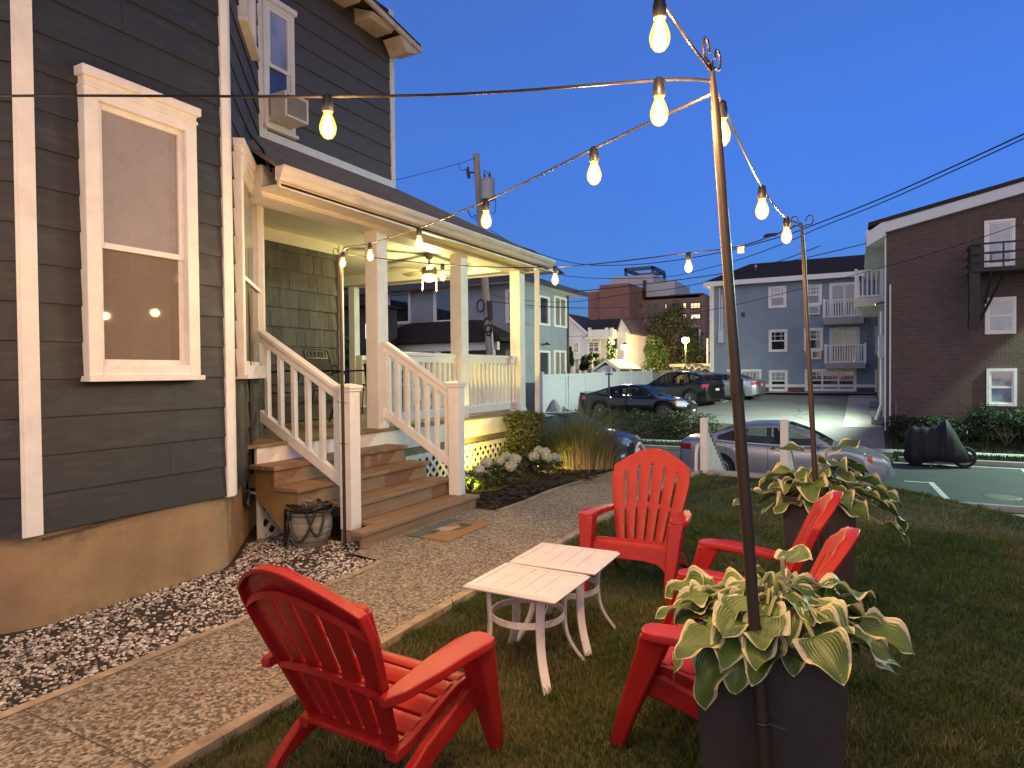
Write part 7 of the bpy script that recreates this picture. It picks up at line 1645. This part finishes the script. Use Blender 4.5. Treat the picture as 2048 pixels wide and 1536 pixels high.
# reflected ground cover: verge strips
def verge(x0, x1, y0, y1, n, h, seed):
    rg = np.random.default_rng(seed); mb = MB()
    for x, y, a in zip(rg.uniform(x0, x1, n), rg.uniform(y0, y1, n), rg.uniform(0, 6.3, n)):
        z = zt(x, y); c, s = math.cos(a)*.02, math.sin(a)*.02; mb.add([(x-c, y-s, z), (x+c, y+s, z), (x+s*1.2, y-c*1.2, z+h*(.6+.8*rnd.random()))], [(0, 1, 2)])
    return tag(mb.build('grass', GREEN), kind='stuff')
verge(-11, -3.4, 22.66, 23.42, 5000, .10, 1); verge(.9, 7, 22.66, 23.42, 4000, .10, 2); verge(.85, 7, 24.4, 26, 6500, .09, 3)
# ------------------------------------------------------------------ utility pole, transformer, wires
UP = thing('utility_pole', 'tall wooden utility pole with transformer drum and coiled cables', 'utility pole', (-13, 22.5, -1.2)); ud = 26.0
pt, pb_ = od(952, 308, ud), od(981, 720, ud); pb2 = pt+(pb_-pt)*1.32; WPOLE = M_wood('pole_wood', (.30, .26, .20), (.17, .15, .12), 'z', .5, .9, .5)
MB().tube([pb2, pt.lerp(pb2, .5), pt], [.17, .15, .125], 14).build('pole', WPOLE, UP, smooth=50)
tc = od(975.5, 379, ud-.5); mb = MB(); mb.lathe([(.20, -.40), (.27, -.40), (.275, -.36), (.275, .33), (.29, .34), (.29, .38), (.2, .42), (.05, .44)], tc, 20)
tr_ = mb.build('transformer', M('transformer_grey', (.36, .38, .40), .5, .1, 3), UP, smooth=40)
for dx in (-.14, .10): mb = MB(); mb.lathe([(.05, .40), (.055, .5), (.035, .52), (.05, .56), (.03, .58), (.04, .62), (.012, .70)], tc+Vector((dx, 0, 0)), 10); mb.build('bushing', M('bushing_brown', (.10, .08, .07), .4) if dx < 0 else bpy.data.materials['bushing_brown'], tr_, smooth=True)
mb = MB(); cc = od(937, 345, ud); mb.tube([od(950, 345, ud), cc], .03, 6); mb.tube([cc+Vector((-.03, 0, .22)), cc+Vector((.05, 0, -.22))], .045, 8); mb.tube([cc+Vector((-.1, 0, .15)), cc+Vector((-.02, 0, -.25))], .025, 6); mb.build('cutout_fuse', TRIM, UP)
mb = MB(); mb.tube(spline([od(917, 326, ud), od(922, 340, ud), od(932, 338, ud)], 4), .012, 5); mb.tube(spline([od(966, 345, ud), od(970, 341, ud), od(976, 347, ud), od(978, 356, ud)], 4), .012, 5); mb.tube(spline([od(981, 372, ud), od(990, 390, ud), od(991, 420, ud), od(985, 428, ud)], 4), .014, 5)
c0_, c1_ = od(975, 650, ud-.2), od(961, 612, ud-.2)
for c, rr in ((c0_, .28), (c1_, .24), (od(977, 660, ud-.2), .22)): mb.tube([c+Vector((rr*.7*math.cos(a), 0, rr*math.sin(a))) for a in [2*PI*k/16 for k in range(17)]], .03, 6)
mb.tube(spline([od(935, 420, ud), od(944, 436, ud), od(951, 430, ud), od(952, 442, ud)], 4), .018, 5); mb.build('cable_loop', BLACKM, UP, smooth=True)
MB().tube([od(979, 602, ud-.2), od(981, 640, ud-.2)], .10, 8).build('splice_case', TRIM, UP, smooth=40)
MB().tube([pt.lerp(pb2, .55)+Vector((.16, -.05, 0)), pb2+Vector((.2, -.05, 0))], .05, 8).build('riser_pipe', STEEL, UP, smooth=True)
def wire(label, pts, r_=.016, n=5):
    t = MB(); t.tube(spline([od(*p) for p in pts], n), r_, 5); return tag(t.build('overhead_wire', CABLE, smooth=True), label, 'overhead wire', 'overhead wires')
wire('twisted thick wire sagging from the utility pole and rising to the upper right', [(966, 448, 25.8), (1010, 478, 25), (1080, 508, 24), (1160, 528, 22.5), (1250, 530, 20.5), (1340, 522, 18.5), (1440, 505, 16.5), (1560, 474, 14.5), (1640, 445, 13.2), (1760, 398, 11.8), (1900, 336, 10.4), (2048, 268, 9.2), (2300, 150, 7.5)], .012, 8)
wire('thick wire running just below the twisted one to the upper right', [(975, 470, 25.8), (1100, 545, 24), (1300, 556, 20.5), (1440, 530, 17), (1560, 490, 14.8), (1640, 455, 13.3), (1760, 407, 11.9), (1900, 345, 10.5), (2048, 277, 9.3), (2300, 160, 7.5)], .010)
wire('thin wire crossing low in front of the brick block toward the pole', [(983, 590, 25.8), (1040, 600, 25), (1140, 604, 23.5), (1240, 590, 21), (1340, 578, 19), (1420, 562, 17), (1530, 532, 15.4), (1640, 492, 14)], .010)
wire('thin wire spanning from the porch roof height to the brick building eave', [(1148, 583, 25), (1250, 573, 24.5), (1440, 548, 23.5), (1600, 518, 23), (1732, 487, 23.5)], .016)
wire('faint wire rising over the apartment windows toward the fire escape', [(1250, 640, 27), (1410, 622, 25), (1560, 588, 23), (1772, 533, 20.5), (1900, 496, 19), (2048, 446, 17.5)], .010)
wire('level wire at the height of the pale house windows', [(984, 603, 25.8), (1050, 610, 25.5), (1150, 616, 25), (1250, 615, 27), (1420, 612, 30)], .014)
wire('short wire from the pole top out to the left', [(950, 316, 25.9), (934, 322, 25.5), (915, 328, 25), (800, 358, 22), (600, 395, 18)], .010)
sp_ = od(1541, 471, 14.9); MB().tube([sp_+RT0*-.17-Vector((0, 0, .035)), sp_-RT0*.1, sp_+RT0*.1+Vector((0, 0, .02)), sp_+RT0*.17+Vector((0, 0, .035))], [.015, .04, .04, .015], 10).build('splice', TRIM, bpy.data.objects['overhead_wire'])
# ------------------------------------------------------------------ street lamps that show in the picture, and the one just past the right edge
def street_lamp(label, p, zg, glow, e, col, hh=.22, arm=False):
    p = Vector(p); t = thing('street_lamp', label, 'street lamp', (p.x, p.y, zg), group='street lamps')
    MB().tube([(p.x, p.y, zg), (p.x, p.y, p.z-.2)], [.08, .05], 10).build('post', M('lamp_post', (.16, .15, .12), .5) if 'lamp_post' not in bpy.data.materials else bpy.data.materials['lamp_post'], t, smooth=40)
    MB().lathe([(.06, -hh), (hh*.8, -hh*.6), (hh, 0), (hh*.75, hh*.7), (.05, hh)], p, 16).build('globe', M_emit('lamp_globe', glow, 30), t, smooth=True)
    MB().lathe([(hh*.9, hh*.62), (hh*.9, hh*.74), (.04, hh*1.25)], p, 16).build('cap', TRIM, t, smooth=40)
    lo = lamp_light('lamp_glow', p+Vector((0, 0, -hh-.05)), e, col, .2, t); return t
sl_ = od(1250, 694, 43); street_lamp('bright yellow globe street lamp in front of the white house', sl_, 0, (1, .82, .35), LAMP1_E, (1, .80, .36), .24)
sl2 = od(1371, 680, 52); street_lamp('amber globe street lamp glowing among dark branches', sl2, 0, (1, .62, .2), LAMP2_E, (1, .62, .22), .30)
# flood lamp under the eave of the brick building, lighting the street
fx, fz = 8.0, 6.3
MB().tube([(fx, YB, fz+.06), (fx, YB-.30, fz+.04)], .03, 8).build('flood_light', TRIM, bb); fh = MB().loft([[(fx-.16, YB-.30, fz-.07), (fx+.16, YB-.30, fz-.07), (fx+.16, YB-.30, fz+.12), (fx-.16, YB-.30, fz+.12)], [(fx-.2, YB-.52, fz-.10), (fx+.2, YB-.52, fz-.10), (fx+.2, YB-.46, fz+.12), (fx-.2, YB-.46, fz+.12)]]).build('flood_light', TRIM, bb)
MB().add([(fx-.18, YB-.526, fz-.08), (fx+.18, YB-.526, fz-.08), (fx+.18, YB-.47, fz+.10), (fx-.18, YB-.47, fz+.10)], [(0, 1, 2, 3)]).build('lens', bpy.data.materials['flood_lens'], fh)
l = bpy.data.lights.new('lamp_beam', 'SPOT'); l.energy = COBRA_E; l.color = (.66, 1, .74); l.spot_size = R(100); l.spot_blend = .5; l.shadow_soft_size = .10
o = bpy.data.objects.new('lamp_beam', l); COL.objects.link(o); o.location = (fx, YB-.62, fz-.02); o.rotation_euler = Vector((-.44, -.52, -.74)).to_track_quat('-Z', 'Y').to_euler()
for q, nm in (((1391, 745), 'slim grey pole rising beside the brick block'), ((1407, 690), 'thin white pole left of the grey apartments')):
    p = od(q[0]+8, 752, 60 if q[0] < 1400 else 56); ptop = od(q[0]+8, 660 if q[0] < 1400 else 678, 60 if q[0] < 1400 else 56); t = thing('lamp_pole', nm, 'pole', (p.x, p.y, 0)); MB().tube([(p.x, p.y, 0), ptop], .09, 8).build('pole', STEEL, t, smooth=True); MB().lathe([(.10, 0), (.14, .05), (.02, .12)], ptop, 10).build('cap', STEEL, t)
# fan light over the porch
lamp_light('fan_light', FC+Vector((0, 0, -.50)), FAN_E, (1, .84, .36), .09, fan)
# ------------------------------------------------------------------ sky, camera, render settings
w = bpy.data.worlds.new('World'); SC.world = w; w.use_nodes = True; nt = w.node_tree
sky = nt.nodes.new('ShaderNodeTexSky'); sky.sky_type = 'NISHITA'; sky.sun_disc = False
sky.sun_elevation = R(SKY_EL); sky.sun_rotation = R(SKY_ROT); sky.ozone_density = SKY_OZ; sky.air_density = 1.0; sky.dust_density = SKY_DU
bg = nt.nodes['Background']; bg.inputs[1].default_value = SKY_ST
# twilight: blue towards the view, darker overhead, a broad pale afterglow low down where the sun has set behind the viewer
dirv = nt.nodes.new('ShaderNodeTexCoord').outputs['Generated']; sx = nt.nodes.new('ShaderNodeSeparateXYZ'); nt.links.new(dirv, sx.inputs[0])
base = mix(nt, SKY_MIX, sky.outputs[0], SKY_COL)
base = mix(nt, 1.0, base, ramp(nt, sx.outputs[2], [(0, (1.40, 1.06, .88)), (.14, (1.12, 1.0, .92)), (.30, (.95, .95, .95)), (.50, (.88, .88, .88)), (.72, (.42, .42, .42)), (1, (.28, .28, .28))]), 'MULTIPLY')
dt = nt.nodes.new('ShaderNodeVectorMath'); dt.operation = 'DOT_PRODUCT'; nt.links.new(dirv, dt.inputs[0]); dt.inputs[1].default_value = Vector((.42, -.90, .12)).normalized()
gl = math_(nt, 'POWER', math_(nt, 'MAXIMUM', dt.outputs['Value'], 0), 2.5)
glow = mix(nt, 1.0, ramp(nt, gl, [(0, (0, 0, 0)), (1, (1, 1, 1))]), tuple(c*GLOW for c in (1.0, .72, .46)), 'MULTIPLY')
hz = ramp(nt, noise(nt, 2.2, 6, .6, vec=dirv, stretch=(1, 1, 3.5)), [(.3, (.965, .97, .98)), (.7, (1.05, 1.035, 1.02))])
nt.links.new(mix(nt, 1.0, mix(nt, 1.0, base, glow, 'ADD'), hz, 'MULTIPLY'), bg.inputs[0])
cam = bpy.data.cameras.new('camera'); co = bpy.data.objects.new('camera', cam); COL.objects.link(co)
cam.sensor_width = 36; cam.lens = 36*FPX/2048; cam.clip_end = 2000; cam.clip_start = .05
m4 = Matrix((RGT, UPV, -FWD)).transposed().to_4x4(); m4.translation = EYE; co.matrix_world = m4
SC.camera = co
SC.render.engine = 'CYCLES'
SC.view_settings.view_transform = 'Standard'; SC.view_settings.look = 'None'; SC.view_settings.exposure = EXPOSURE; SC.view_settings.gamma = 1
SC.cycles.use_adaptive_sampling = True; SC.cycles.max_bounces = 6; SC.cycles.transparent_max_bounces = 16; SC.cycles.sample_clamp_indirect = 4
SC.cycles.use_denoising = True
